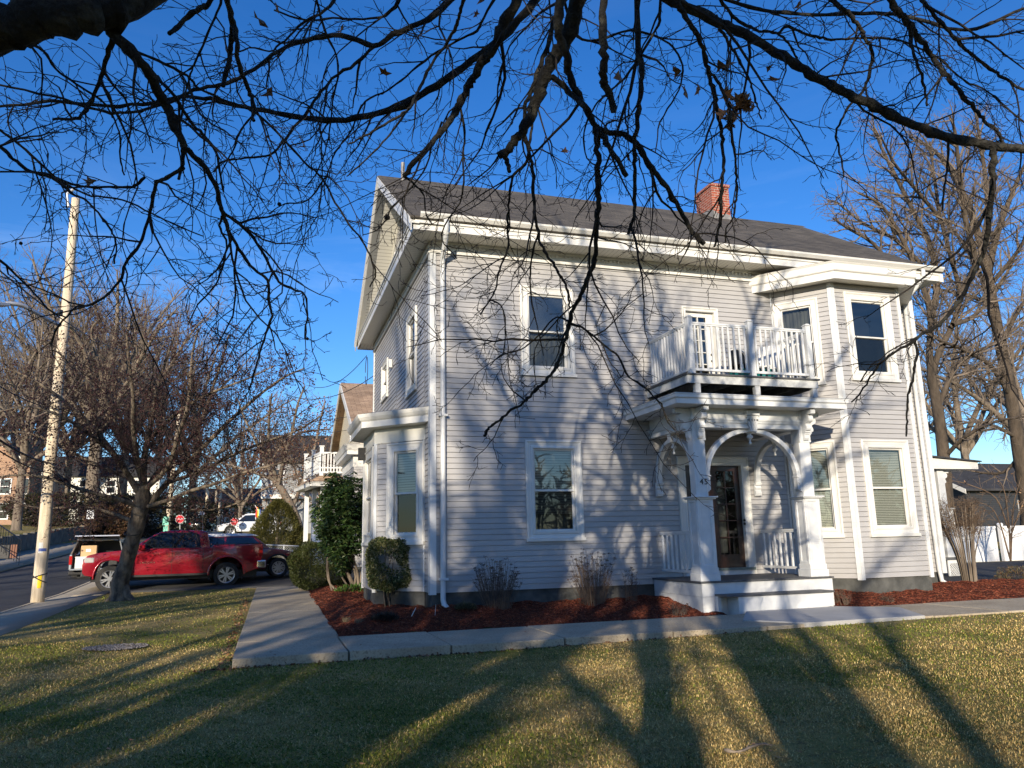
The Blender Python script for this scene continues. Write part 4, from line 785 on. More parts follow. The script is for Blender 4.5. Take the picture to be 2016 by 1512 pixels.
# traced limbs of the tree that overhangs the lawn: (px, py) points of the photograph, depth near/far, width in px at both ends
LT = [
 ([(-120,120),(0,62),(40,48),(80,28),(130,30),(180,24),(215,20),(250,4),(330,-60),(420,-200)], 3.0, 3.2, 80, 72, 0),
 ([(205,40),(222,65),(265,110),(300,155),(325,205),(345,250),(362,290)], 3.1, 3.5, 26, 15, 1),
 ([(362,290),(360,320),(352,352)], 3.5, 3.5, 10, 6, 0),
 ([(360,330),(330,350),(308,358),(300,395),(290,440),(275,480),(245,520),(240,548),(210,580),(180,600),(150,605),(115,640),(100,680)], 3.5, 3.9, 9, 3.5, 1),
 ([(285,349),(262,368),(215,368),(150,365),(90,342),(0,338),(-60,350)], 3.6, 4.1, 6, 3, 1),
 ([(362,290),(400,325),(425,365),(432,400),(438,420),(450,450),(470,490),(500,530),(525,552),(530,600),(535,622),(520,670),(505,720),(490,765)], 3.5, 4.2, 11, 3, 1),
 ([(438,420),(470,440),(500,470),(530,520),(550,555),(580,570),(600,580),(605,620),(600,668)], 3.9, 4.3, 7, 3, 1),
 ([(436,425),(434,450),(446,480),(440,520),(425,560),(390,600),(370,640)], 3.9, 4.2, 5, 2.5, 1),
 ([(222,75),(212,110),(200,150),(180,200),(165,222),(150,233),(105,235)], 3.2, 3.4, 11, 5, 1),
 ([(200,160),(215,190),(222,215),(222,232)], 3.3, 3.3, 6, 4, 0),
 ([(310,150),(345,190),(375,240),(400,265),(425,300),(433,340),(440,378)], 3.4, 3.7, 8, 4, 1),
 ([(40,75),(85,100),(110,135),(150,165),(190,190),(215,215),(235,260),(236,310),(245,345)], 3.2, 3.8, 6, 3, 1),
 ([(1120,-120),(1060,-30),(1050,7),(982,76),(912,132),(843,180),(794,208),(722,231),(640,238),(560,226),(500,214),(430,200),(370,190),(300,203),(210,208),(100,201),(0,211),(-60,220)], 5.2, 4.6, 18, 4, 1),
 ([(960,-120),(900,-20),(888,0),(843,38),(774,69),(735,92),(670,70),(600,78),(538,108),(486,146),(434,167),(382,177),(340,200),(250,222),(190,215),(100,190),(0,170),(-60,160)], 5., 4.3, 13, 3.5, 1),
 ([(735,92),(700,125),(655,155),(625,190),(600,225),(570,262),(540,300),(500,310),(440,318),(420,338)], 4.9, 4.5, 7, 3, 1),
 ([(267,101),(312,120),(368,149),(392,174),(451,201),(503,222),(555,271),(600,320),(635,352),(660,399),(694,451),(708,466),(729,504),(740,540),(728,565)], 4.1, 4.5, 6, 3, 1),
 ([(640,350),(605,395),(560,402),(530,420)], 4.4, 4.4, 3.5, 2, 1),
 ([(1070,-140),(1030,-30),(1015,5),(989,52),(978,83),(960,110),(947,125),(935,150),(923,167),(910,195),(899,215),(880,245),(857,274),(822,312),(794,347)], 4.6, 4.8, 24, 9, 1),
 ([(794,347),(815,362),(835,385),(838,420),(850,440)], 4.8, 5., 5, 2.5, 1),
 ([(1190,-160),(1150,-50),(1138,0),(1121,62),(1105,95),(1086,121),(1070,160),(1062,184),(1050,215),(1041,240),(1025,262),(1013,274),(1003,295),(982,307)], 4.3, 4.6, 36, 14, 1),
 ([(992,304),(999,318),(1003,338)], 4.6, 4.6, 10, 8, 0),
 ([(982,307),(965,330),(940,350),(920,365)], 4.6, 4.9, 4, 2, 1),
 ([(1120,-60),(1100,30),(1103,70),(1118,120),(1121,149),(1145,200),(1170,243),(1190,275),(1211,305),(1234,347)], 4.2, 4.4, 20, 9, 1),
 ([(1086,150),(1120,180),(1150,210),(1172,250)], 4.35, 4.3, 12, 10, 0),
 ([(1172,250),(1195,261),(1225,264),(1245,278),(1260,295),(1280,325),(1300,352),(1325,390),(1346,426),(1365,458),(1387,481)], 4.3, 4.8, 12, 10, 1),
 ([(1362,452),(1358,480),(1345,505),(1337,520)], 4.8, 4.9, 3.5, 2.5, 0),
 ([(1172,250),(1176,285),(1177,330),(1178,380),(1178,417),(1174,450),(1173,498),(1166,525),(1158,546),(1146,575),(1134,600),(1122,635),(1114,665),(1107,692),(1100,712),(1092,728),(1075,750),(1057,766),(1040,785),(1020,800),(995,818),(973,835),(962,845),(953,858)], 4.3, 5.1, 12, 4.5, 1),
 ([(1122,635),(1150,648),(1176,668),(1200,688),(1217,701),(1240,743),(1273,765),(1290,785),(1302,795),(1312,825),(1328,847)], 4.8, 5.1, 5, 2.5, 1),
 ([(1122,633),(1095,625),(1070,650),(1045,675),(1020,690),(985,700),(965,720)], 4.8, 5., 4, 2.2, 1),
 ([(1200,-120),(1190,-30),(1187,0),(1187,50),(1187,104),(1188,140),(1190,163),(1200,185),(1208,222)], 4.0, 4.1, 17, 13, 0),
 ([(1280,-130),(1262,-30),(1256,0),(1256,87),(1262,130),(1263,174),(1256,215),(1253,243),(1250,280),(1248,312),(1250,360),(1249,417),(1243,442),(1237,462)], 4.2, 4.5, 13, 6, 1),
 ([(1200,-170),(1260,-60),(1300,-10),(1353,13),(1406,40),(1453,62),(1513,94),(1566,126),(1600,150),(1637,168),(1670,187),(1708,203),(1762,231),(1800,248),(1833,259),(1886,277),(1957,287),(2016,293),(2120,300)], 4.6, 5.0, 20, 18, 1),
 ([(1955,287),(1956,320),(1955,360),(1950,408),(1945,445),(1938,488),(1925,520),(1909,554),(1895,585),(1873,612),(1850,640),(1818,656),(1790,677),(1756,696),(1735,714),(1718,735),(1700,765),(1676,792)], 4.95, 5.3, 13, 3, 1),
 ([(1800,667),(1806,696),(1800,720),(1798,743),(1790,770),(1786,797),(1785,830),(1784,859)], 5.1, 5.2, 6, 3.5, 0),
 ([(1735,714),(1715,722),(1704,735),(1694,752)], 5.25, 5.3, 3, 2, 0),
 ([(1868,277),(1866,310),(1864,337),(1858,375),(1855,415)], 4.9, 5., 5, 3.5, 1),
 ([(1320,-110),(1328,-20),(1340,15),(1357,46),(1372,70),(1382,89),(1390,120),(1396,149),(1405,180),(1410,213),(1420,250),(1422,284),(1424,320),(1422,355),(1420,395),(1419,426),(1412,460),(1406,486)], 4.0, 4.5, 12, 5, 1),
 ([(1396,140),(1412,160),(1425,185),(1435,213),(1440,255),(1446,302),(1450,340),(1451,373),(1448,400),(1444,426),(1430,450),(1428,478)], 4.2, 4.6, 7, 3, 1),
 ([(1410,30),(1417,57),(1430,75),(1442,96),(1455,120),(1467,142),(1478,165),(1485,188),(1492,212),(1499,234)], 4.4, 4.6, 7, 3, 1),
 ([(1560,-100),(1610,-30),(1637,0),(1660,18),(1676,32),(1690,50),(1701,71),(1712,90),(1717,114),(1710,150),(1700,180),(1675,205),(1660,230),(1645,262),(1650,290),(1658,320),(1660,350)], 4.8, 5.2, 11, 3, 1),
 ([(1740,-110),(1750,-30),(1758,11),(1772,26),(1786,43),(1800,62),(1815,82),(1830,104),(1843,124),(1860,145),(1875,163),(1890,182),(1903,199),(1920,215),(1935,234),(1955,250),(1967,263),(1976,282)], 4.6, 5.0, 14, 6, 1),
 ([(1790,46),(1793,75),(1797,99),(1806,125),(1815,153),(1822,180),(1825,208)], 4.6, 4.8, 8, 4, 1),
 ([(1790,-90),(1805,-25),(1815,0),(1835,25),(1854,46),(1875,70),(1896,92),(1920,112),(1939,128),(1960,142),(1974,153),(2016,178),(2080,205)], 4.7, 5.1, 9, 5, 1),
 ([(1390,-90),(1405,-20),(1417,0),(1442,32),(1465,48),(1488,59),(1510,62),(1531,67),(1548,80),(1556,92),(1570,115)], 4.9, 5.1, 8, 4, 1),
 ([(1531,67),(1548,52),(1570,60),(1591,69),(1615,73),(1637,78),(1680,76),(1726,75),(1755,77),(1779,82),(1810,95),(1850,115),(1900,160),(1935,175),(2016,240)], 5.0, 5.4, 6, 3, 1),
 ([(1340,-60),(1410,-10),(1500,20),(1600,28),(1700,26),(1780,30),(1850,50),(1920,58),(2016,15),(2080,-10)], 5.2, 5.6, 8, 6, 1),
 ([(430,-130),(445,-30),(448,0),(455,35),(455,69),(452,105),(448,139),(439,170)], 3.6, 3.7, 13, 9, 0),
 ([(452,20),(462,52),(466,85),(469,121),(480,155),(493,187),(497,210),(500,238)], 3.6, 3.8, 11, 7, 1),
 ([(500,225),(475,255),(462,290),(445,320),(435,345)], 3.8, 4., 4, 2.5, 1),
 ([(440,-60),(416,0),(400,14),(382,24),(358,44),(333,66)], 3.5, 3.5, 12, 10, 0),
 ([(440,-30),(434,7),(418,45),(399,90),(385,120),(375,146),(366,180),(361,208)], 3.6, 3.8, 6, 3, 1),
 ([(1180,-110),(1125,-30),(1103,14),(1088,50),(1079,87),(1065,125),(1051,167),(1042,190),(1034,208),(1031,260),(1040,295),(1048,330),(1050,370),(1051,418),(1060,455),(1068,487),(1085,512),(1098,534),(1108,550),(1116,567),(1120,585),(1122,606)], 5.0, 5.0, 11, 4, 1),
 ([(1048,243),(1042,285),(1037,319),(1022,335),(1010,350),(1004,385),(1000,424),(1000,460),(1000,490),(990,515),(982,537),(976,570),(964,591),(946,620)], 5.0, 5.2, 6, 3, 1),
 ([(964,591),(985,600),(994,625),(995,660),(990,700)], 5.1, 5.2, 3.5, 2, 1),
 ([(1060,460),(1048,500),(1044,550),(1048,600),(1060,650),(1070,700)], 5.0, 5.2, 4, 2.2, 1),
 ([(930,-90),(918,-20),(910,10),(903,35),(895,59),(875,92),(850,125),(835,155),(822,180),(812,200),(805,215),(780,232),(749,250),(718,268),(687,283)], 1.45, 1.5, 8, 4, 0),
 ([(805,215),(775,255),(746,288),(715,320),(683,347)], 1.5, 1.55, 4.5, 3, 0),
 ([(-80,250),(0,290),(26,312),(52,333),(80,343),(104,350),(140,380),(174,399),(208,437),(222,460),(229,485),(225,520)], 4.0, 4.4, 8, 3, 1),
 ([(-60,225),(0,257),(35,282),(69,312),(105,345),(139,368),(180,385),(240,393),(300,420),(350,445),(400,465)], 4.2, 4.6, 6, 2.5, 1),
 ([(-60,470),(0,512),(40,550),(75,585),(100,612),(130,625)], 4.4, 4.6, 5, 3, 1),
 ([(700,-90),(670,-20),(640,20),(600,45),(560,80),(530,100),(490,95),(440,120)], 4.6, 4.4, 7, 2.5, 1),
 ([(800,-80),(790,-10),(760,30),(700,38),(655,36),(600,40),(540,20)], 5.0, 4.9, 6, 3, 1),
 ([(1010,-60),(960,20),(940,60),(900,80),(850,110),(800,150),(760,180),(720,200),(690,260),(660,300),(640,360)], 4.9, 5.1, 6, 2.5, 1),
 ([(870,240),(850,290),(838,330),(800,380),(770,410),(762,430),(740,455),(715,462)], 4.9, 5.1, 4, 2, 1),
 ([(905,200),(915,260),(912,300),(912,360),(905,400),(880,435),(870,470),(900,510)], 4.9, 5.2, 5, 2.2, 1),
 ([(1290,-80),(1300,20),(1290,60),(1240,140),(1200,180),(1170,210),(1150,260),(1155,310),(1180,330)], 5.2, 5.4, 6, 2.5, 1),
 ([(1100,-40),(1130,60),(1170,80),(1240,60),(1300,75),(1330,100),(1345,140),(1330,190),(1300,240),(1290,300)], 5.2, 5.5, 6, 2.5, 1),
 ([(620,-80),(625,0),(640,60),(662,110),(665,150),(655,200),(650,250),(640,300),(620,345),(600,370)], 4.8, 5.1, 5, 2.2, 1),
]
CF = [dict(dens=4.8, ang=.85, len=.55, n=8, wob=.20, trop=-.015, r=.0075, k=4, rmin=.0018),
      dict(dens=10., ang=.8, len=.20, n=6, wob=.24, trop=-.01, r=.0040, k=3, rmin=.0018),
      dict(dens=14., ang=.8, len=.06, n=3, wob=.2, trop=0, r=.0026, k=3, rmin=.0016)]
CF2 = [dict(dens=1.9, ang=.65, len=1.15, n=10, wob=.15, trop=-.03, r=.0115, k=5, rmin=.0025),
      dict(dens=5.5, ang=.8, len=.42, n=7, wob=.22, trop=-.015, r=.0062, k=4, rmin=.0018),
      dict(dens=9.5, ang=.8, len=.17, n=5, wob=.24, trop=-.01, r=.0036, k=3, rmin=.0017), dict(dens=13., ang=.8, len=.055, n=3, wob=.2, trop=0, r=.0024, k=3, rmin=.0015)]
def lat(l, D, z=None):
    p = CAM+R[:, 0]*l+R[:, 2]*D*1.0; p = np.array([p[0], p[1], 0]); p[2] = gz(p[0], p[1]) if z is None else z; return p
sdir = np.array([math.sin(SUN_AZ), math.cos(SUN_AZ), 0])
gB = PZ(1632, 1512, -.66); gA = PZ(1300, 1512, -.66)
bB = gB-sdir*8.6; bA = gA-sdir*9.5; bB[2] = gz(bB[0], bB[1])-.1; bA[2] = gz(bA[0], bA[1])-.1
oak = empty('oak_tree', bB, 'big bare oak behind the viewer, its dark branches hanging across the top of the photo', 'tree')
lo = np.array(oak.location)
TL, TT, tips = Tubes(), Tubes(), []
hub = bB+np.array([.25, .1, 5.2])
trk = spl([bB+np.array(q) for q in ((0, 0, 0), (.02, 0, .25), (.05, .0, 1.2), (.1, .05, 3.2), (.25, .1, 5.2))], 4)
trr = np.interp(np.linspace(0, 1, len(trk)), [0, .08, .3, 1], [.56, .46, .39, .28]); Tk = Tubes(); Tk.add(trk, trr, 18)
for i, (pp, d0, d1, w0, w1, tw) in enumerate(LT):
    q = np.array(pp, float); s = np.concatenate([[0], np.cumsum(np.hypot(*(q[1:]-q[:-1]).T))]); s /= s[-1]
    ph = NR.uniform(0, 6); P3 = [P(x, y, d0+(d1-d0)*t+.06*math.sin(ph+9*t)) for (x, y), t in zip(pp, s)]
    r0, r1 = w0*d0/F/2, w1*d1/F/2; c3 = spl(P3, 4); c3[1:-1] += NR.normal(0, 1, (len(c3)-2, 3))*min(r0, .02)*.22; rr = r0+(r1-r0)*np.linspace(0, 1, len(c3))
    knot = 1+.13*NR.normal(size=len(c3)).clip(-1, 1.8); rr = rr*knot
    offs0 = pp[0][1] < -20 or pp[0][0] < -20 or pp[0][0] > 2030 or pp[0][1] > 1540
    if offs0:       # join the out-of-frame start to the crown fork
        a = c3[0]; b = c3[1]; dv_ = (a-b)/np.linalg.norm(a-b); hh = hub+np.array([NR.uniform(-.1, .1), NR.uniform(-.1, .1), NR.uniform(-.3, .9)]); Ls = np.linalg.norm(hh-a)
        link_ = spl([hh, hh*.62+a*.38+np.array([0, 0, .22*Ls]), a+dv_*.22*Ls+np.array([0, 0, .08*Ls]), a], 5)
        TL.add(link_, np.linspace(max(rr[0]*1.9, .028), rr[0]*1.02, len(link_)), 6)
    TL.add(c3, rr, 10 if w0 > 20 else 7)
    if not tw: 
        TL.add(np.array([c3[-1], c3[-1]+(c3[-1]-c3[-2])*.04]), [rr[-1], .001], 6); continue
    vis = np.array([max(0, i0) for i0 in range(len(c3))]); sprout(TT, c3[3:] if offs0 else c3, rr[3:] if offs0 else rr, 0, CF, tips, .03)
    if w1 < 6: sprout(TT, c3[2:], rr[2:], 0, CF2, tips, .0)
    else: sprout(TT, c3[2:], rr[2:], 0, CF2, tips, .25)
# upper crown: its limbs throw the soft shadows on the house
CU = [dict(dens=1.5, ang=.75, len=2.6, rel=.42, n=8, wob=.13, trop=.03, r=.05, k=5),
      dict(dens=2.0, ang=.75, len=1.1, rel=.38, n=6, wob=.16, trop=.01, r=.018, k=4, rmin=.004), dict(dens=2.2, ang=.7, len=.5, n=4, wob=.2, trop=0, r=.008, k=3, rmin=.003)]
def crown_limbs(T, T2, hub, k, L0, r0, cfg, up=.75, az0=0., spread=.7, n=10, avoid=None):
    for i in range(k):
        a = az0+i*2*math.pi/k+NR.uniform(-.3, .3); d = np.array([math.cos(a)*spread, math.sin(a)*spread, up*NR.uniform(.7, 1.3)]); pts, _ = wander(hub+np.array([0, 0, NR.uniform(-.5, .2)]), d, L0*NR.uniform(.75, 1.15), n, .10, np.array([0, 0, .035]))
        rr = r0*NR.uniform(.8, 1.1)*(1-np.linspace(0, 1, n)*.85); T.add(pts, rr, 9); sprout(T2, pts, rr, 0, cfg, None, .2)
TX = Tubes()
crown_limbs(TL, TX, hub, 7, 8.0, .15, CU, up=1.25, az0=.4)
link('trunk', Tk.mesh('trunk', lo), MT['bark'], oak); link('branches', TL.mesh('branches', lo), MT['barklim'], oak); link('twigs', TT.mesh('twigs', lo), MT['twig'], oak); link('crown', TX.mesh('crown', lo), MT['bark'], oak)
def starleaf(C, n_, s=.09):
    vs = []; k = 10
    for c in C:
        u = NR.normal(size=3); u /= np.linalg.norm(u); a, b = perp(u); sc_ = s*NR.uniform(.7, 1.2)
        for j in range(k): q = 2*math.pi*j/k; r_ = sc_*(.5 if j % 2 == 0 else .2)*(1.2 if j == 0 else 1); vs.append(c+(a*math.cos(q)+b*math.sin(q))*r_+u*sc_*.12*math.cos(3*q))
    return np.array(vs), np.arange(len(vs)).reshape(-1, k)
LC = [P(1462+NR.normal(0, 9), 204+NR.normal(0, 6), 4.45+NR.normal(0, .03)) for _ in range(26)]+[P(1437+NR.normal(0, 6), 235+NR.normal(0, 8), 4.3) for _ in range(9)]+[P(x, y, d) for x, y, d in ((1514, 133, 4.9), (1524, 155, 4.9), (1418, 130, 4.3), (1431, 188, 4.3), (1428, 178, 4.3), (1433, 128, 4.3), (1332, 142, 4.2), (1374, 178, 4.2), (938, 28, 4.9), (510, 40, 3.7), (528, 184, 3.8), (545, 15, 4.), (672, 58, 5.), (757, 143, 5.), (93, 350, 4.2), (177, 358, 4.2), (1216, 150, 4.2), (1238, 310, 4.4), (1112, 296, 4.4), (1348, 180, 4.2), (1572, 10, 5), (950, 0, 4.8))]
v_, f_ = starleaf(np.array(LC), 0); link('dead_leaves', npmesh('dead_leaves', v_-lo, f_), mat('dead_oak_leaf', (.16, .075, .032), (.30, .16, .075), 6., .8), oak)
for (x, y, d, r_) in ((550, 402, 4.4, .012), (762, 428, 5.0, .02), (605, 667, 4.3, .009), (41, 479, 4.3, .01)):
    m_ = MB(); c_ = P(x, y, d); m_.lathe([(0, -r_)]+[(r_*math.cos(a), r_*math.sin(a)) for a in np.linspace(-1.2, 1.2, 7)]+[(0, r_)], c_, k=10); m_.build('gall', MT['twig'], oak, smooth=True)
# second trunk beside it and the grove behind, toward the sun
def baretree(name, base, H, hfork, r, lab, cfg, k=6, bark='bark', twig='bark', group=None, L0=None, up=1.1, spread=.75, lean=(0, 0), cat='tree', seed=None, stump=1.3, rprof=None):
    global NR
    if seed is not None: NR = np.random.RandomState(seed)
    e = empty(name, base, lab, cat, group); l = np.array(e.location)
    pts = spl([l+np.array(q) for q in ((0, 0, -.1), (lean[0]*.1, lean[1]*.1, hfork*.1), (lean[0]*.45, lean[1]*.45, hfork*.5), (lean[0], lean[1], hfork))], 4); T = Tubes(); T.add(pts, np.interp(np.linspace(0, 1, len(pts)), *(rprof or ([0, .1, .35, 1], [r*stump, r*1.05, r*.95, r*.75]))), 14); TB, TC = Tubes(), Tubes()
    crown_limbs(TB, TC, pts[-1], k, L0 or (H-hfork)*.95, r*.58, cfg, up=up, spread=spread)
    ld, _ = wander(pts[-1], np.array([.05, .05, 1.]), (H-hfork)*.9, 12, .06, np.array([0, 0, .02])); lr = r*.72*(1-np.linspace(0, 1, 12)*.88); TB.add(ld, lr, 10); sprout(TC, ld, lr, 0, cfg, None, .15)
    link('trunk', T.mesh('trunk', l), MT[bark], e); link('branches', TB.mesh('branches', l), MT[bark], e); link('crown', TC.mesh('crown', l), MT[twig], e); return e
t2 = baretree('oak_tree', bA, 13, 5.5, .17, 'slimmer bare oak behind the viewer casting the narrower trunk shadow, its lower trunk thickened to imitate the shadow of the viewer', CU, k=6, seed=21, up=1.2, rprof=([0, .05, .38, .48, 1], [.34, .29, .26, .17, .14]))  # unseen trunk, lower part thickened to stand in for the viewer's own shadow
CG = [dict(dens=1.15, ang=.7, len=3.2, rel=.40, n=8, wob=.10, trop=.03, r=.075, k=4), dict(dens=1.4, ang=.7, len=1.4, rel=.38, n=5, wob=.15, trop=.01, r=.03, k=3, rmin=.008), dict(dens=.9, ang=.7, len=.6, n=4, wob=.2, trop=0, r=.014, k=3, rmin=.006)]
grove = [(-9.5, -21.5, 13, .34), (-8.2, -26.5, 14, .34), (-13.5, -25, 14, .3), (-19, -20, 14, .3), (-16, -34, 17, .4), (-25, -31, 16, .36), (2, -30, 14, .3), (-24, -46, 19, .42), (-33, -18, 15, .34), (1, -44, 17, .4), (-40, -36, 18, .4), (-30, -60, 20, .4)]
gt = None
for i, (x, y, H, r) in enumerate(grove):
    lb = 'bare tree in the grove behind the viewer, seen only as shadows and window reflections'
    if i % 4 == 0: gt = baretree('bare_tree', (x, y, gz(x, y)), H, H*.32, r, lb, CG, seed=30+i, group='bare trees behind the viewer'); src = gt
    else: c_ = copy_tree(src); c_.location = (x, y, gz(x, y)); c_.rotation_euler = (0, 0, i*1.7); c_.scale = (H/16,)*3
def treescreen(name, lab, c0, c1, h, n):        # far-off bare woods as one mass, added out of view to block low sky glow
    a, b = np.array(c0, float), np.array(c1, float); T = Tubes(); l = np.array([a[0], a[1], 0]); d = (b-a)/np.linalg.norm(b-a); nn = np.array([-d[1], d[0]])
    for i in range(n):
        t = NR.uniform(); o_ = NR.uniform(-5, 5); p = a+(b-a)*t+nn*o_; p = np.array([p[0], p[1], gz(p[0], p[1])-.3]); hh = h*NR.uniform(.65, 1.08); pts, dd_ = wander(p, np.array([NR.normal(0, .06), NR.normal(0, .06), 1.]), hh, 7, .05, np.array([0, 0, .03])); T.add(pts, np.linspace(.22, .04, 7)*NR.uniform(.6, 1.3), 5)
        for k in range(26):
            q = pts[0]+(pts[-1]-pts[0])*NR.uniform(.06, 1.); v = NR.normal(size=3); v[2] = abs(v[2])*.8; p2, _ = wander(q, v, NR.uniform(1.2, 3.2), 5, .2, np.array([0, 0, .05])); T.add(p2, np.linspace(.16, .05, 5), 3)
    o = link(name, T.mesh(name, l), MT['bark2']); o.location = l; tag(o, lab, 'treescreen', kind='stuff'); return o
treescreen('treescreen', 'band of bare woods far behind the viewer, unseen, added to block low sky glow', (-120, -75), (95, -88), 13.5, 330)
# ------------------------------------------------------------------ crab-apple by the pole
NR = np.random.RandomState(9)
cb = P(238, 1180, 18.6); cb[2] = gz(cb[0], cb[1])-.05; D0 = DEPTH(cb)
crab = empty('crabapple_tree', cb, 'gnarled crabapple with dense dark red fruit at the lawn corner before the red pickup', 'tree'); l = np.array(crab.location)
T, TB, TC, tips = Tubes(), Tubes(), Tubes(), []
tp = spl([cb, P(236, 1150, D0), P(248, 1110, D0), P(262, 1060, D0), P(272, 1020, D0), P(280, 985, D0), P(284, 955, D0)], 3)
tr_ = np.interp(np.linspace(0, 1, len(tp)), [0, .06, .2, .5, .8, 1], [.34, .25, .20, .175, .165, .15])*(1+.09*NR.normal(size=len(tp))); T.add(tp, tr_, 16)
for (x, y, r0) in ((222, 1188, .10), (262, 1184, .09), (244, 1192, .10), (206, 1182, .07)):
    b = P(x, y, D0-.2); b[2] = gz(b[0], b[1])-.05; T.add(np.array([P(240, 1150, D0), (P(240, 1160, D0)+b)/2, b]), [.16, r0, .03], 8)
m_ = MB(); q = P(262, 1050, D0); m_.tube([q+np.array([.2*math.cos(a), .2*math.sin(a), .05*math.sin(a)]) for a in np.linspace(0, 6.283, 16)], .012, 5); m_.build('wire_loop', MT['wire'], crab)
CL = [([(276,1010),(300,985),(330,950),(380,900),(420,860),(450,830),(490,795),(520,770),(560,742),(600,725)], 13, 3, .4), ([(284,965),(282,920),(290,870),(300,820),(310,760),(330,700),(345,655)], 15, 3, 0), ([(282,985),(255,940),(225,895),(190,850),(150,810),(100,770),(50,740),(10,725)], 13, 3, -.6),
      ([(280,975),(310,930),(360,880),(400,820),(420,760),(440,700),(450,660)], 11, 3, 1.2), ([(276,1000),(240,985),(200,975),(150,960),(90,940),(40,935),(-10,940)], 10, 3, -1.), ([(284,960),(260,880),(235,820),(205,760),(190,700),(180,650),(200,625)], 12, 3, .8),
      ([(282,1000),(330,985),(380,965),(430,950),(480,930),(540,915),(590,900)], 9, 3, -.8), ([(284,955),(270,900),(262,840),(262,780),(255,720),(250,660),(262,625)], 11, 3, -1.4), ([(270,1030),(220,1010),(170,1000),(120,1000),(70,1000),(20,985)], 8, 3, 1.2),
      ([(284,965),(330,920),(350,860),(370,800),(375,740),(380,690),(390,650)], 10, 3, -1.6), ([(255,940),(200,920),(140,890),(80,860),(30,850),(-30,860)], 9, 3, .9), ([(330,950),(390,930),(450,900),(520,870),(580,850),(630,820)], 8, 3, 1.3), ([(225,895),(170,850),(120,820),(60,800),(0,810)], 8, 2, -1.8), ([(290,870),(340,820),(400,780),(450,760),(500,740),(540,720)], 8, 2, -1.),
      ([(275,1015),(300,1000),(340,1000),(390,1005),(440,1000),(480,985)], 7, 3, .9), ([(282,920),(240,860),(215,800),(180,760),(140,720),(110,690)], 8, 2, .2)]
CC = [dict(dens=8, ang=.95, len=1.15, n=7, wob=.22, trop=.03, r=.016, k=4, rmin=.003), dict(dens=12, ang=.9, len=.42, n=5, wob=.25, trop=.02, r=.007, k=3, rmin=.003), dict(dens=9, ang=.8, len=.13, n=3, wob=.2, trop=0, r=.005, k=3, rmin=.003)]
for pp, w0, w1, dz in CL:
    s = np.linspace(0, 1, len(pp)); c3 = spl([P(x, y, D0+dz*math.sin(min(1, t*1.4)*1.57)) for (x, y), t in zip(pp, s)], 3); rr = np.linspace(w0, w1, len(c3))*D0/F/2; TB.add(c3, rr, 8); sprout(TC, c3, rr, 0, CC, tips, .12)
link('trunk', T.mesh('trunk', l), MT['crabbark'], crab); link('branches', TB.mesh('branches', l), MT['crabbark'], crab); link('twigs', TC.mesh('twigs', l), MT['crabtwig'], crab); print('crab tips', len(tips))
tp_ = np.array([t[0] for t in tips if t[2] >= 1]); NRp = NR.choice(len(tp_), min(len(tp_), 34000), replace=False); ctr = tp_[NRp]; ctr = ctr+NR.normal(0, .025, ctr.shape)
oct_ = np.array([[1, 0, 0], [-1, 0, 0], [0, 1, 0], [0, -1, 0], [0, 0, 1], [0, 0, -1]])*.5; ofc = np.array([[0, 2, 4], [2, 1, 4], [1, 3, 4], [3, 0, 4], [2, 0, 5], [1, 2, 5], [3, 1, 5], [0, 3, 5]])
ctr = ctr[(NR.uniform(size=len(ctr)) < .8)]; sz_ = NR.uniform(.022, .050, (len(ctr), 1, 1)); V = (ctr[:, None, :]+oct_[None]*sz_).reshape(-1, 3); Fq = (ofc[None]+(np.arange(len(ctr))*6)[:, None, None]).reshape(-1, 3)
o = link('fruit', npmesh('fruit', V-l, Fq), MT['berry'], crab); tag(o, kind='stuff')
# ------------------------------------------------------------------ far bare trees
CFar = [dict(dens=1.1, ang=.65, len=3.2, rel=.42, n=8, wob=.10, trop=.035, r=.07, k=5), dict(dens=1.9, ang=.7, len=1.4, rel=.40, n=6, wob=.13, trop=.02, r=.03, k=4, rmin=.009), dict(dens=3.0, ang=.65, len=.75, n=5, wob=.16, trop=.02, r=.012, k=3, rmin=.007), dict(dens=2.4, ang=.6, len=.45, n=3, wob=.15, trop=.01, r=.010, k=3, rmin=.009)]
def at_ground(px, D):
    p = P(px, 1080, D); p[2] = gz(p[0], p[1]); return p
def topz(px, py, D): return P(px, py, D)[2]
far = [('bare_tree', 172, 62, 520, .62, .34, 'tall bare tree with pale trunk on the raised lawn behind the white square sign', 41),
       ('bare_tree', 55, 66, 560, .55, .3, 'bare spreading tree at the left edge behind the street lamp arm', 42),
       ('bare_tree', 372, 88, 650, .55, .25, 'bare tree with twin pale stems beyond the red pickup cab', 43),
       ('bare_tree', 120, 90, 600, .5, .3, 'bare tree rising behind the tan brick house', 44),
       ('bare_tree', 300, 105, 600, .5, .3, 'distant bare tree between the pole and the white house', 45),
       ('bare_tree', 462, 110, 800, .4, .3, 'low distant bare tree beyond the white car', 46),
       ('bare_tree', 232, 78, 560, .5, .3, 'bare tree between the white house and the pole crown', 48), ('bare_tree', 20, 82, 540, .5, .25, 'bare tree behind the brick house roof at the left edge', 49),
       ('bare_tree', 28, 48, 640, .3, .3, 'thin bare tree in front of the tan brick house', 50),
       ('bare_tree', -60, 60, 600, .5, .3, 'bare tree mostly outside the left edge', 47)]
for (nm, px, D, ty, r, hf, lb, sd_) in far:
    b = at_ground(px, D); H = (topz(px, ty, D)-b[2])*1.12; baretree(nm, b, H, H*hf, r, lb, CFar, k=8, bark='greybark', twig='greytwig', seed=sd_, up=1.15, spread=.8, stump=1.5, group='bare trees across the street')
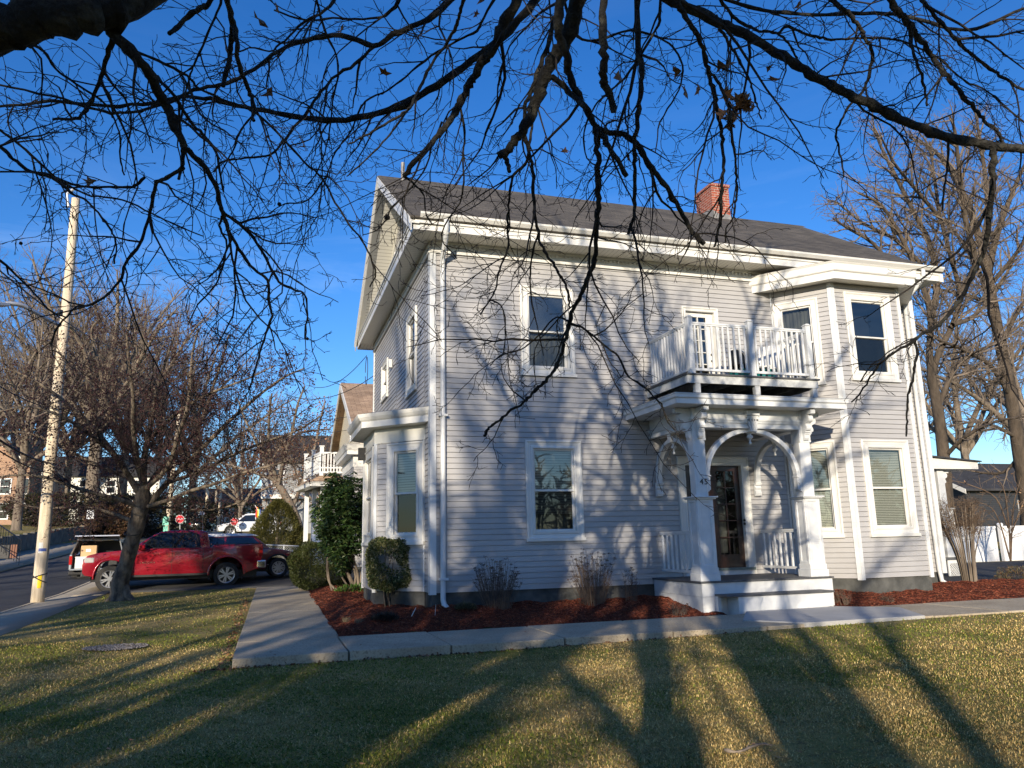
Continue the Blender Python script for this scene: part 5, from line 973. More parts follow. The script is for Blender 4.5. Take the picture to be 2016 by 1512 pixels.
# two big trees behind the house on the right, traced
def traced(name, lab, D, trunkpts, tw, limbs, cfg, bark='greybark', twig='greytwig', base=None, seed=1, group=None, bd=0.):
    global NR
    NR = np.random.RandomState(seed); b = at_ground(trunkpts[0][0], D); e = empty(name, b, lab, 'tree', group); l = np.array(e.location)
    T, TB, TC = Tubes(), Tubes(), Tubes(); pts = spl([b-np.array([0, 0, .2])]+[P(x, y, D) for x, y in trunkpts[1:]], 4); rr = np.linspace(tw[0], tw[1], len(pts))*D/F/2; rr[:3] *= 1.15; T.add(pts, rr, 14)
    for pp, w0, w1, dz in limbs:
        s = np.linspace(0, 1, len(pp)); c3 = spl([P(x, y, D+dz*t) for (x, y), t in zip(pp, s)], 3); r_ = np.linspace(w0, w1, len(c3))*D/F/2; TB.add(c3, r_, 8); sprout(TC, c3, r_, 0, cfg, None, .1)
    link('trunk', T.mesh('trunk', l), MT[bark], e); link('branches', TB.mesh('branches', l), MT[bark], e); link('twigs', TC.mesh('twigs', l), MT[twig], e); return e
CR_ = [dict(dens=3.0, ang=.7, len=2.3, rel=.40, n=8, wob=.11, trop=.0, r=.05, k=5, rmin=.008), dict(dens=3.8, ang=.7, len=1.1, rel=.44, n=6, wob=.14, trop=0, r=.022, k=4, rmin=.006), dict(dens=6, ang=.65, len=.55, n=4, wob=.16, trop=0, r=.009, k=3, rmin=.0065)]
traced('bare_tree', 'big bare tree whose forked trunk rises just right of the house corner', 32, [(1868,1090),(1865,1000),(1856,880),(1845,800),(1833,740)], (27, 18),
  [([(1833,745),(1830,690),(1832,620),(1815,560),(1790,500),(1760,440),(1730,400),(1690,380)],14,4,-1), ([(1833,740),(1850,690),(1875,640),(1890,580),(1870,500),(1850,420),(1840,350),(1830,280)],13,4,1), ([(1848,800),(1872,740),(1900,705),(1950,680),(2010,640),(2060,600)],11,4,2),
   ([(1832,630),(1845,560),(1830,480),(1800,420),(1760,340),(1735,290),(1720,250)],14,4,2), ([(1815,560),(1770,540),(1720,480),(1670,450),(1640,430)],10,3,-2), ([(1890,580),(1920,520),(1900,430),(1890,350),(1880,260),(1870,230)],13,4,-2), ([(1815,520),(1760,470),(1700,440),(1650,400),(1630,395)],9,3,3), ([(1860,900),(1900,860),(1960,830),(2020,820)],9,3,-3), ([(1875,640),(1920,620),(1970,560),(2010,480)],10,4,3), ([(1852,430),(1800,370),(1760,320),(1735,270)],8,3,-3)], CR_, bark='bark2', twig='greytwig', seed=61)
traced('bare_tree', 'large bare tree with dark trunk at the right edge above the white fence', 34, [(2030,1090),(2020,980),(2005,880),(1990,780),(1970,680),(1955,600),(1945,540)], (28, 17),
  [([(1945,540),(1925,460),(1900,390),(1870,330),(1830,290),(1790,270)],16,4,-1), ([(1945,540),(1960,470),(1985,400),(2010,340),(2040,280)],15,4,1), ([(1990,780),(1950,720),(1900,690),(1850,670),(1800,640)],10,3,-3), ([(1970,680),(2000,620),(2040,560),(2080,520)],10,4,1), ([(1955,600),(1900,580),(1850,570),(1790,550)],9,3,2),
   ([(1935,490),(1945,420),(1940,350),(1930,280),(1920,220)],13,4,2), ([(2000,860),(1960,840),(1920,830),(1870,840)],8,3,-2), ([(1960,640),(1930,540),(1890,470),(1850,430),(1800,400)],10,3,3), ([(1950,560),(2000,500),(2040,430),(2060,380)],9,3,-2), ([(2005,900),(1975,930),(1930,930),(1890,920)],7,3,2)], CR_, bark='bark2', twig='greytwig', seed=62)
for (px, D, ty, r, lb, sd_) in ((1925, 62, 470, .4, 'thinner bare tree beyond the garage, between the two big right trunks', 63), (2060, 55, 420, .45, 'bare tree just off the right edge beyond the fence', 64), (1790, 75, 560, .38, 'distant bare tree whose top shows over the right end of the roof', 65)):
    b = at_ground(px, D); H = topz(px, ty, D)-b[2]; baretree('bare_tree', b, H, H*.28, r, lb, CFar, k=6, bark='greybark', twig='greytwig', seed=sd_, up=1., spread=.95)
# brown-leaved tree leaning over the evergreen
CB = [dict(dens=2.0, ang=.75, len=1.6, rel=.42, n=7, wob=.14, trop=.01, r=.03, k=4, rmin=.007), dict(dens=3.2, ang=.75, len=.8, n=5, wob=.18, trop=0, r=.014, k=3, rmin=.007), dict(dens=4., ang=.7, len=.34, n=4, wob=.2, trop=0, r=.009, k=3, rmin=.007)]
bt = traced('bare_tree', 'pale branched tree with brown clinging leaves leaning over the dark evergreen', 40, [(592,1090),(588,1040),(575,1000),(555,965),(540,945)], (20, 12),
  [([(540,945),(520,900),(500,860),(480,820),(470,790)],9,3,1), ([(548,955),(560,900),(575,850),(585,800),(600,760)],9,3,-1), ([(575,1000),(600,940),(620,880),(630,830),(640,790)],8,3,2), ([(540,945),(500,930),(450,915),(410,905)],7,3,0), ([(545,950),(530,880),(530,820),(535,775)],8,3,-2), ([(520,900),(560,870),(600,850),(650,845)],6,3,3)], CB, bark='browntwig' if 0 else 'greybark', twig='browntwig', seed=71)
for (px, D, ty, lb, sd_) in ((470, 58, 790, 'brown twiggy tree beside the street sign behind the pickup', 72), (628, 62, 800, 'brown twiggy tree in front of the grey house', 73)):
    b = at_ground(px, D); H = topz(px, ty, D)-b[2]; baretree('bare_tree', b, H, H*.25, .2, lb, CB[:2]+[dict(dens=3.6, ang=.7, len=.5, n=4, wob=.2, trop=0, r=.012, k=3, rmin=.009)], k=7, bark='greybark', twig='browntwig', seed=sd_, up=.9, spread=.95)
# ------------------------------------------------------------------ neighbouring and far buildings
MT['cglass'] = mat('car_window', (.012, .014, .016), rough=.04, spec=.8)
def simple_window(par, p0, p1, t, z, w, h, fm='white', nm='window'):
    d, n, l = nrm(p0, p1); m_ = MB(); ring(m_, p0, d, n, t-w/2, t+w/2, z, z+h, [(0, 0), (0, .05), (.10, .05), (.10, .01)]); wbox(m_, p0, d, n, t-w/2+.1, t+w/2-.1, .0, .045, z+h/2-.03, z+h/2+.03); f_ = m_.build(nm, MT[fm], par)
    g_ = MB(); wbox(g_, p0, d, n, t-w/2+.1, t+w/2-.1, .012, .02, z+.1, z+h-.1); g_.build('pane', MT['cglass'], f_)
def gable_house(lab, x0, x1, y0, y1, zb, ze, rise, wall, roofm, axis='x', ov=.4, wins=(), group=None, chim=None):
    e = empty('house', (x0, y0, zb), lab, 'house', group)
    m_ = MB(); m_.box(x0, x1, y0, y1, zb-1, ze); ym, xm = (y0+y1)/2, (x0+x1)/2
    if axis == 'x': m_.prism([(y0, ze), (y1, ze), (ym, ze+rise)], (x0, 0, 0), (0, 1, 0), (0, 0, 1), (1, 0, 0), 0, x1-x0)
    else: m_.prism([(x0, ze), (x1, ze), (xm, ze+rise)], (0, y0, 0), (1, 0, 0), (0, 0, 1), (0, 1, 0), 0, y1-y0)
    m_.build('wall', MT[wall], e); r_ = MB(); T_ = .14
    if axis == 'x': s = rise/(ym-y0); r_.prism([(y0-ov, ze-ov*s+.02), (ym, ze+rise+.02), (y1+ov, ze-ov*s+.02), (y1+ov, ze-ov*s+T_), (ym, ze+rise+T_+.03), (y0-ov, ze-ov*s+T_)], (x0-ov, 0, 0), (0, 1, 0), (0, 0, 1), (1, 0, 0), 0, x1-x0+2*ov)
    else: s = rise/(xm-x0); r_.prism([(x0-ov, ze-ov*s+.02), (xm, ze+rise+.02), (x1+ov, ze-ov*s+.02), (x1+ov, ze-ov*s+T_), (xm, ze+rise+T_+.03), (x0-ov, ze-ov*s+T_)], (0, y0-ov, 0), (1, 0, 0), (0, 0, 1), (0, 1, 0), 0, y1-y0+2*ov)
    ro = r_.build('roof', MT[roofm], e); t_ = MB()
    if axis == 'x':
        for X in (x0-ov-.05, x1+ov): 
            for sg in (-1, 1): t_.prism([(ym, ze+rise-.12), (ym, ze+rise+T_), (ym+sg*(ym-y0+ov), ze-ov*s+T_-.02), (ym+sg*(ym-y0+ov), ze-ov*s-.14)], (X, 0, 0), (0, 1, 0), (0, 0, 1), (1, 0, 0), 0, .045)
    else:
        for Y in (y0-ov-.05, y1+ov):
            for sg in (-1, 1): t_.prism([(xm, ze+rise-.12), (xm, ze+rise+T_), (xm+sg*(xm-x0+ov), ze-ov*s+T_-.02), (xm+sg*(xm-x0+ov), ze-ov*s-.14)], (0, Y, 0), (1, 0, 0), (0, 0, 1), (0, 1, 0), 0, .045)
    t_.build('rake_board', MT['trim'], e)
    for (p0, p1, t, z, w_, h_) in wins: simple_window(e, p0, p1, t, z, w_, h_)
    if chim: m_ = MB(); m_.box(*chim); m_.build('chimney', MT['brick'], ro)
    return e
# beige neighbour beyond the driveway
nb = gable_house('beige house with tan shingle roof and white railed balcony beyond the driveway', .32, 9.5, 14.7, 24.3, -.1, 5.25, 2.35, 'beige', 'roof2', 'x', .34, wins=[((.32, 24.3), (.32, 14.7), 6.6, 5.0, .8, 1.15)])
m_ = MB(); clap(m_, (-.02, 17.6), (-.02, 13.5), .1, 3.95); clap(m_, (-.02, 13.5), (3, 13.5), .1, 3.95); m_.build('bay_siding', MT['siding'], nb)
m_ = MB(); m_.box(0.0, 3, 13.52, 17.6, -.6, 4.0); m_.build('bay_core', MT['found'], nb)
m_ = MB(); npth = lambda o: [(-.02-o, 17.7), (-.02-o, 13.5-o), (3, 13.5-o)]
m_.strip([(.02, 3.55), (.025, 3.95), (.27, 3.96), (.27, 4.10), (.30, 4.11), (.37, 4.27), (.39, 4.30), (.0, 4.36)], npth); m_.build('bay_cornice', MT['trim'], nb)
A, B, C_, D_ = (.35, 19.6), (-.80, 19.6), (-1.30, 22.8), (.3, 22.8)
def npoly(pts, o): return [(A[0], A[1]-o), (B[0]-o, B[1]-o), (C_[0]-o, C_[1]+o), (D_[0], D_[1]+o)]
m_ = MB(); m_.strip([(.0, 3.28), (.42, 3.28), (.42, 3.40), (.45, 3.45), (.40, 3.46), (.0, 3.72)], lambda o: npoly(0, o)); m_.build('porch_eave', MT['trim'], nb)
m_ = MB(); m_.strip([(.405, 3.47), (.0, 3.73)], lambda o: npoly(0, o)); vs = [(x, y, 3.73) for x, y in npoly(0, 0)]; m_.add(vs, [(0, 1, 2, 3)]); m_.build('porch_roof', MT['roof2'], nb)
for (x, y) in (B, C_, ((A[0]+B[0])/2, 19.6), ((B[0]+C_[0])/2, 21.2)):
    m_ = MB(); m_.box(x+.05, x+.25, y+.05, y+.25, .6, 3.279); m_.build('column', MT['paint'], nb, bevel=.01)
    if (x, y) != ((A[0]+B[0])/2, 19.6): m_ = MB(); m_.box(x-.02, x+.14, y-.02, y+.14, 3.74, 4.98); m_.box(x-.05, x+.17, y-.05, y+.17, 4.981, 5.02); m_.build('balcony_post', MT['paint'], nb)
for (p, q, k) in ((B, A, 9), (C_, B, 20)):
    d, n, l = nrm(p, q); m_ = MB(); wbox(m_, p, d, n, 0, l, -.03, .03, 4.68, 4.75); wbox(m_, p, d, n, 0, l, -.03, .03, 4.05, 4.10); wbox(m_, p, d, n, 0, l, -.03, .03, 3.85, 3.92)
    for i in range(k): t = l*(i+.5)/k; wbox(m_, p, d, n, t-.025, t+.025, -.02, .02, 3.921, 4.68)
    m_.build('balcony_railing', MT['paint'], nb)
m_ = MB(); m_.box(-.7, .3, 19.9, 22.6, -.3, .6); m_.build('porch_base', MT['paint'], nb)
m_ = MB(); m_.prism([(18.2, -.1), (18.6, -.1), (19.7, 1.25), (19.7, 1.6), (19.2, 1.6)], (-1.05, 0, 0), (0, 1, 0), (0, 0, 1), (1, 0, 0), 0, .95); m_.build('stair_panel', MT['white'], nb)
m_ = MB(); m_.obox((-1.06, 18.5, .1), (0, .65, .76), (1, 0, 0), (0, -.76, .65), (0, -.03, 0), (1.3, -.0, .08)); m_.build('stair_rail', MT['black'], nb)
# houses across and along the street
def at_(px, py, D): return P(px, py, D)
q = at_(20, 1000, 72); w0 = at_(-40, 1000, 72); w1 = at_(62, 1000, 72)
bh = gable_house('tan brick house with white trim behind the utility pole at the left edge', q[0]-5.5, q[0]+2.4, q[1]-1, q[1]+9, gz(q[0], q[1]), topz(0, 930, 72), 3.0, 'brick2', 'roofdark', 'y', .3,
  wins=[((q[0]-5.5, q[1]-1), (q[0]+2.4, q[1]-1), t, z, 1.0, 1.5) for t in (1.4, 3.4, 5.2, 6.9) for z in (topz(0, 1024, 72), topz(0, 975, 72))])
q = at_(215, 1000, 95)
wh = gable_house('white clapboard house glimpsed behind the crabapple crown', q[0]-8, q[0]+5.5, q[1], q[1]+9, gz(q[0], q[1]), topz(200, 935, 95), 2.6, 'whitehouse', 'roofdark', 'x', .4, wins=[((q[0]-8, q[1]), (q[0]+5.5, q[1]), t, z, 1.1, 1.7) for t in (2, 5, 8, 11) for z in (topz(200, 1015, 95), topz(200, 972, 95))])
q = at_(570, 1000, 64)
gh = gable_house('grey clapboard house with white trim behind the brown tree', q[0]-2.2, q[0]+7, q[1], q[1]+9, gz(q[0], q[1]), topz(570, 905, 64), 2.6, 'greyhouse', 'roofdark', 'x', .35, wins=[((q[0]-2.2, q[1]), (q[0]+7, q[1]), t, topz(570, 960, 64), 1., 1.6) for t in (1.2, 3.2)])
m_ = MB(); z_ = topz(570, 982, 64); m_.box(q[0]-2.3, q[0]+7.1, q[1]-.6, q[1], z_, z_+.35); m_.box(q[0]-2.3, q[0]-2.2, q[1]-.08, q[1], z_, topz(570, 905, 64)); m_.build('trim_band', MT['trim'], gh)
q = at_(420, 1000, 125); gable_house('small pale house at the far end of the street', q[0]-3, q[0]+8, q[1], q[1]+9, gz(q[0], q[1]), topz(420, 990, 125), 2.5, 'whitehouse', 'roofdark', 'x', .4, wins=[((q[0]-3, q[1]), (q[0]+8, q[1]), t, topz(420, 1020, 125), 1.1, 1.6) for t in (2, 5, 8)])
q = at_(1975, 1000, 44); z1 = topz(1975, 960, 44)
gr = gable_house('dark clapboard garage behind the white fence at the right edge', q[0]-2.6, q[0]+7, q[1], q[1]+7, gz(q[0], q[1]), z1, 1.6, 'darkhouse', 'roofdark', 'x', .45, wins=[((q[0]-2.6, q[1]), (q[0]+7, q[1]), 4.2, z1-1.9, .9, 1.2)])
# retaining wall, stairs rail, bin and board across the street
rw = empty('retaining_wall', (XW, 22, .1), 'low dark stone retaining wall along the far sidewalk', 'wall'); m_ = MB(); Y = 17.5
while Y < 95: h = gz(XW-1, Y); m_.box(XW-.22, XW, Y, Y+1.38, float(g0(0, Y))-.3, h+.10+.05*random.random()); Y += 1.4
m_.build('stones', MT['stonewall'], rw, bevel=.02)
st_ = empty('stair_railing', PX(20, 1095, XW+.3), 'black metal stair railing climbing the far bank at the left edge', 'railing'); A0 = P(-20, 1020, 32); A1 = P(42, 1063, 30); m_ = MB(); m_.tube([A0, A1], .025, 6); m_.tube([A0-np.array([0, 0, .75]), A1-np.array([0, 0, .75])], .018, 5)
for i in range(14): t = i/13; a = A0*(1-t)+A1*t; m_.tube([a, a-np.array([0, 0, .95])], .012, 5)
m_.build('rail', MT['black'], st_)
def tb(name, lab, cat, pts_box, mt, D, z0=None):
    (xa, ya, xb, yb) = pts_box; a = P(xa, yb, D); b = P(xb, ya, D); m_ = MB(); m_.box(a[0], b[0], a[1]-.1, a[1]+.45, a[2], b[2]); o = m_.build(name, MT[mt], None, loc=a, bevel=.02); tag(o, lab, cat); return o
tb('trash_bin', 'dark bin against the far bank at the left edge', 'bin', (-12, 1072, 17, 1101), 'plastic', 31)
o = tb('board', 'brown board leaning beside the dark bin across the street', 'board', (19, 1072, 33, 1099), 'terra', 31); o.scale = (1, .12, 1)
# white vinyl fence at the right
vf = empty('vinyl_fence', (15, 8.9, -.3), 'white vinyl privacy fence behind the twiggy round shrub', 'fence'); Yf = 9.1
xA, xB = PY(1880, 1100, Yf)[0], PY(2060, 1100, Yf)[0]; zt_, zb_ = PY(1950, 1036, Yf)[2], PY(1950, 1111, Yf)[2]; xm_ = PY(1972, 1080, Yf)[0]
for (a, b) in ((xA, xm_-.2), (xm_+.15, xB)):
    m_ = MB(); m_.box(a, b, Yf-.02, Yf+.02, zb_+.05, zt_-.08); m_.build('panel', MT['vinylfence'], vf); m_ = MB(); m_.box(a, b, Yf-.04, Yf+.04, zt_-.08, zt_); m_.box(a, b, Yf-.04, Yf+.04, zb_-.02, zb_+.09); m_.build('rail', MT['white'], vf)
for x in (xA, xm_+.08, xB): m_ = MB(); m_.box(x-.07, x+.07, Yf-.07, Yf+.07, zb_-.4, zt_+.06); m_.prism([(-.085, 0), (.085, 0), (0, .06)], (x, Yf-.085, zt_+.06), (1, 0, 0), (0, 0, 1), (0, 1, 0), 0, .17); m_.build('post', MT['white'], vf)
# chain-link fence behind the pickup bed
cf = empty('chain_link_fence', P(560, 1095, 30.5), 'low chain link fence behind the pickup bed', 'fence'); m_ = MB(); a, b = P(508, 1072, 30.5), P(612, 1076, 29.5); m_.tube([a, b], .022, 6); 
for t in (0, .5, 1.): p_ = a*(1-t)+b*t; m_.tube([p_+np.array([0, 0, .03]), p_-np.array([0, 0, 1.05])], .028, 6)
for i in range(-12, 30):
    for s in (1, -1):
        t0 = i/30; t1 = t0+s*.4
        if 0 <= t0 <= 1 and 0 <= t1 <= 1: m_.tube([a*(1-t0)+b*t0-np.array([0, 0, .03]), a*(1-t1)+b*t1-np.array([0, 0, 1.0])], .004, 3, False)
m_.build('mesh', MT['galv'], cf)
# ------------------------------------------------------------------ utility pole, lamp, cables
pb = P(73, 1186, 18.4); pb[2] = gz(pb[0], pb[1])
pl = empty('utility_pole', pb, 'tall pale wooden utility pole with yellow marker and blue band at the corner', 'pole')
zt = 0.
for z in np.arange(5, 16, .02):
    v = R.T @ (np.array([pb[0], pb[1], z])-CAM)
    if 756-F*v[1]/v[2] < 392: zt = z; break
m_ = MB(); H = zt-pb[2]; n = 16; m_.tube([pb+np.array([.01*math.sin(i*.7), .01*math.cos(i), -.2+(H+.2)*i/n]) for i in range(n+1)], [.148-.045*i/n for i in range(n+1)], 20); m_.build('shaft', MT['pole'], pl, smooth=True)
def on_pole(z0, z1, ang, half, off, nm, mt):
    m_ = MB(); r_ = .148-.045*(z0-pb[2])/H+off; vs = []; k = 6
    for z in (z0, z1):
        for i in range(k+1): a = ang+(-half+2*half*i/k); vs.append((pb[0]+r_*math.sin(a), pb[1]-r_*math.cos(a), z))
    m_.add(vs, [(i, i+1, k+2+i, k+1+i) for i in range(k)]); return m_.build(nm, MT[mt], pl)
zz = lambda py: P(80, py, 18.3)[2]
on_pole(zz(1158), zz(1133), .28, .28, .006, 'marker', 'yellow'); on_pole(zz(1089), zz(1068), .28, .62, .006, 'notice', 'tub'); on_pole(zz(1085.5), zz(1079.5), .28, .58, .009, 'notice_band', 'blue')
for z_, t_ in ((zz(1134), .05), (zz(1140), -.09)):
    m_ = MB(); m_.tube([pb+np.array([.154*math.cos(a), .154*math.sin(a), z_-pb[2]+t_*math.cos(a)]) for a in np.linspace(0, 6.283, 25)], .012, 5, False); m_.build('wire_band', MT['wire'], pl)
A0 = P(118, 640, 18.3); m_ = MB(); m_.tube(spl([A0, P(100, 632, 18.), P(70, 615, 17.5), P(45, 602, 17.2), P(25, 598, 17.0), P(12, 598, 16.9)], 4), .05, 8); la = m_.build('lamp_arm', MT['galv'], pl, smooth=True)
a, b = P(12, 600, 16.9), P(-22, 598, 16.5); m_ = MB(); d = (b-a)/np.linalg.norm(b-a); u, v = perp(d); m_.obox(a, d, np.cross(np.array([0, 0, 1.]), d), (0, 0, 1), (-.02, -.11, -.045), (.6, .11, .04)); m_.build('lamp_head', MT['galv'], la, bevel=.015)
m_ = MB(); m_.tube([pb+np.array([-.15, -.1, zt-pb[2]-.3]), pb+np.array([-.2, -.15, zt-pb[2]+.05]), pb+np.array([-.05, -.1, zt-pb[2]+.25])], .04, 7); m_.build('cable_terminal', MT['galv'], pl)
m_ = MB(); p_ = P(118, 620, 18.2); m_.tube([p_, p_+np.array([0, 0, .12])], .06, 8); m_.build('clamp', MT['black'], pl)
e2 = empty('utility_pole', at_ground(325, 46), 'second more distant wooden pole carrying the green street sign', 'pole', None); l = np.array(e2.location)
zt2 = topz(355, 800, 46); m_ = MB(); m_.tube([l+np.array([0, 0, -.2]), np.array([l[0]+.3, l[1], zt2])], [.16, .11], 12); m_.build('shaft', MT['pole'], e2, smooth=True)
for (x0, y0, x1, y1) in ((320, 1017, 332, 1034), (321, 1035, 330, 1050)): a, b = P(x0, y1, 45.6), P(x1, y0, 45.6); m_ = MB(); m_.box(a[0], b[0], a[1]-.03, a[1], a[2], b[2]); m_.build('sign_plate', MT['green'], e2)
for (px, D, top, lab) in ((402, 80, 900, 'wooden pole beyond the dark parked car'), (428, 92, 950, 'distant wooden pole left of the white car'), (420, 105, 965, 'farthest wooden pole along the street')):
    b = at_ground(px, D); o = empty('utility_pole', b, lab, 'pole'); m_ = MB(); m_.tube([b-np.array([0, 0, .2]), np.array([b[0], b[1], topz(px, top, D)])], [.19, .13], 10); m_.build('shaft', MT['pole'], o, smooth=True)
def cable(a, b, sag, r, lab, k=16, group='overhead cables'):
    a, b = np.array(a), np.array(b); pts = [a*(1-t)+b*t-np.array([0, 0, sag*4*t*(1-t)]) for t in np.linspace(0, 1, k)]; m_ = MB(); m_.tube(pts, r, 5); o = m_.build('cable', MT['wire'], None, loc=a); tag(o, lab, 'cable', group); return o
topP = np.array([pb[0], pb[1], zt-.1]); pf = np.array([l[0]+.3, l[1], zt2-.1])
cable(topP, pf, .5, .012, 'upper thin cable sloping from the near pole top to the farther pole'); cable(topP-np.array([0, 0, .5]), pf-np.array([0, 0, .4]), .55, .012, 'second cable below it between the two poles'); cable(topP-np.array([-.1, 0, .25]), P(430, 905, 90), 1., .012, 'cable running from the near pole top far down the street')
cable(P(-60, 482, 11), P(240, 690, 30), .25, .014, 'cable crossing the upper left sky under the dark branches'); cable(P(-40, 838, 12), np.array([pb[0], pb[1], P(105, 905, 18.3)[2]]), .1, .022, 'thick cable meeting the near pole at mid height')
cable(P(-40, 860, 12.4), np.array([pb[0], pb[1], P(105, 925, 18.3)[2]]), .1, .014, 'thinner cable just under the thick one at the near pole'); cable(P(-40, 735, 12), np.array([pb[0], pb[1], P(108, 790, 18.3)[2]]), .1, .011, 'thin cable at the left edge above the thick one')
eave = PX(722, 700, -.42); cable(eave, P(610, 760, 26), .35, .010, 'thin cable hanging from the rear eave of the grey house'); cable(P(745, 733, 25), P(560, 775, 30), .5, .013, 'twisted service cable sagging behind the rear corner of the grey house')
for i, (ya, yb, lb) in enumerate(((812, 822, 'upper cable passing before the beige gable'), (838, 826, 'lower cable passing before the beige gable'), (862, 905, 'sloping cable before the brown tree'))): cable(P(735, ya, 29), P(330, yb+i*22, 46), .5, .010, lb)
m_ = MB(); c0 = PX(722, 705, -.46); pts = [c0+np.array([.0, .25*math.cos(a), -.35+.38*math.sin(a)]) for a in np.linspace(0, 6.0, 22)]; m_.tube(pts, .010, 5); m_.build('cable_loop', MT['wire'], house)
m_ = MB(); q = PX(770, 715, -.03); m_.box(-.09, -.02, q[1]-.08, q[1]+.08, q[2]-.12, q[2]+.08); m_.build('meter_box', MT['tub'], house)
m_ = MB(); q = PX(721, 895, -.85); m_.box(-1.02, -.87, q[1]-.07, q[1]+.07, q[2]-.12, q[2]+.14); m_.build('wall_light', MT['black'], house)
# ------------------------------------------------------------------ signs
def sign(name, px, py, D, size, shape, mt, txt, lab, post='galv', tcol='white', tilt=0., ts=.3):
    b = at_ground(px, D); c = P(px, py, D); e = empty(name, b, lab, 'sign'); d = (CAM-c); d[2] = 0; d /= np.linalg.norm(d); s = np.array([-d[1], d[0], 0])
    m_ = MB(); m_.tube([b-np.array([0, 0, .2]), c-d*.03+np.array([0, 0, size*.4])], .03, 6); m_.build('post', MT[post], e)
    if shape == 'oct': pr = [(size/2*math.cos(math.pi/8+i*math.pi/4)*1.08, size/2*math.sin(math.pi/8+i*math.pi/4)*1.08) for i in range(8)]
    else: w_, h_ = shape; pr = [(-w_/2, -h_/2), (w_/2, -h_/2), (w_/2, h_/2), (-w_/2, h_/2)]
    for k, m2, o0, o1 in ((1., 'white', 0, .012), (.92, mt, .0125, .016)): m_ = MB(); m_.prism([(a*k, b_*k) for a, b_ in pr], c, s, (0, 0, 1), d, o0, o1); m_.build('plate' if k == 1. else 'face', MT[m2], e)
    if txt:
        Mx = Matrix([[s[0], 0, d[0], 0], [s[1], 0, d[1], 0], [0, 1, 0, 0], [0, 0, 0, 1]]); text('lettering', txt, size*ts, tcol, e, Matrix.Translation(Vector(c+d*.02-b))@Mx, .002)
sign('stop_sign', 354, 1022, 44, .46, 'oct', 'red', 'STOP', 'small red octagonal stop sign on a thin post above the pickup cab', ts=.33)
sign('stop_sign', 461, 1027, 56, .52, 'oct', 'red', 'STOP', 'red octagonal stop sign beside the white car', ts=.33)
sign('parking_sign', 178, 1013, 44, .5, (.36, .50), 'white', 'P', 'small white rectangular sign on a dark post above the open hatch', 'black', 'black', ts=.8)
sign('street_sign', 398, 1010, 66, .3, (.35, .3), 'white', None, 'tiny white plate sign beyond the pickup cab')
fb = P(507, 1010, 40); fe = empty('rainbow_flag', fb, 'small bright flag hanging beside the dark evergreen', 'flag'); cols = ['red', 'orange', 'yellow', 'green', 'blue']
m_ = MB(); m_.tube([fb+np.array([.2, 0, -.2]), fb+np.array([-.15, -.05, .42])], .015, 5); m_.build('staff', MT['white'], fe)
for i, c_ in enumerate(cols):
    m_ = MB(); vs = []; 
    for j in range(7): y_ = -.03-.12*j/6*.3; vs += [(fb[0]-.1+i*.05, fb[1]-.05+.03*math.sin(j), fb[2]+.35-j*.09-i*.03), (fb[0]-.1+(i+1)*.05, fb[1]-.05+.03*math.sin(j+1), fb[2]+.35-j*.09-(i+1)*.03)]
    m_.add(vs, [(2*j, 2*j+2, 2*j+3, 2*j+1) for j in range(6)]); m_.build('stripe', MT[c_], fe)
# ------------------------------------------------------------------ vehicles (built nose toward -x, then turned)
def wheel(par, x, y, r, w, side, spokes, rim='alu', style=0):
    m_ = MB(); s = side; m_.lathe([(r*.60, -w/2), (r*.93, -w/2), (r, -w*.36), (r, w*.36), (r*.93, w/2), (r*.66, w/2), (r*.62, w*.3), (r*.60, -w/2)], (x, y, r), (0, s, 0), (1, 0, 0), 32)
    t_ = m_.build('wheel', MT['rubber'], par, smooth=False, loc=(0, 0, 0)); m_ = MB()
    m_.lathe([(r*.665, w*.5), (r*.60, w*.46), (r*.57, w*.3), (r*.56, -w*.3)], (x, y, r), (0, s, 0), (1, 0, 0), 32); m_.lathe([(0, w*.46), (r*.13, w*.46), (r*.16, w*.40), (r*.17, w*.2)], (x, y, r), (0, s, 0), (1, 0, 0), 14)
    for i in range(spokes):
        a = 2*math.pi*(i+.3)/spokes; ux = np.array([math.cos(a), 0, math.sin(a)]); uz = np.array([-math.sin(a), 0, math.cos(a)])
        for q in ((-.6, .6) if style else (0,)):
            ww = r*(.05 if style else .10); m_.prism([(r*.12, -ww*.8+q*r*.04), (r*.34, -ww*1.0+q*r*.09), (r*.61, -ww*(1.2 if style else 1.5)+q*r*.16), (r*.61, ww*(1.2 if style else 1.5)+q*r*.16), (r*.34, ww*1.0+q*r*.09), (r*.12, ww*.8+q*r*.04)], (x, y, r), ux, uz, (0, s, 0), w*.30, w*.44)
    m_.build('rim', MT[rim], t_, loc=(0, 0, 0)); m_ = MB(); m_.lathe([(0, w*.05), (r*.58, w*.05)], (x, y, r), (0, s, 0), (1, 0, 0), 20); m_.build('brake', MT['black'], t_, loc=(0, 0, 0))
def arc(cx, cz, r, a0, a1, k=9): return [(cx+r*math.cos(a), cz+r*math.sin(a)) for a in np.linspace(a0, a1, k)]
def body(par, prof, hw, mt, nm='body', bev=.05, tuck=None):
    # extruded side profile; the flanks bow out at the waist and tuck in at the sill and the rails
    m_ = MB(); k = len(prof); A = sum(prof[i][0]*prof[(i+1) % k][1]-prof[(i+1) % k][0]*prof[i][1] for i in range(k)); pr = prof if A > 0 else prof[::-1]
    m_.prism(pr, (0, 0, 0), (1, 0, 0), (0, 0, 1), (0, 1, 0), -hw, hw); return m_.build(nm, MT[mt], par, bevel=bev, seg=3, smooth=True, loc=(0, 0, 0))
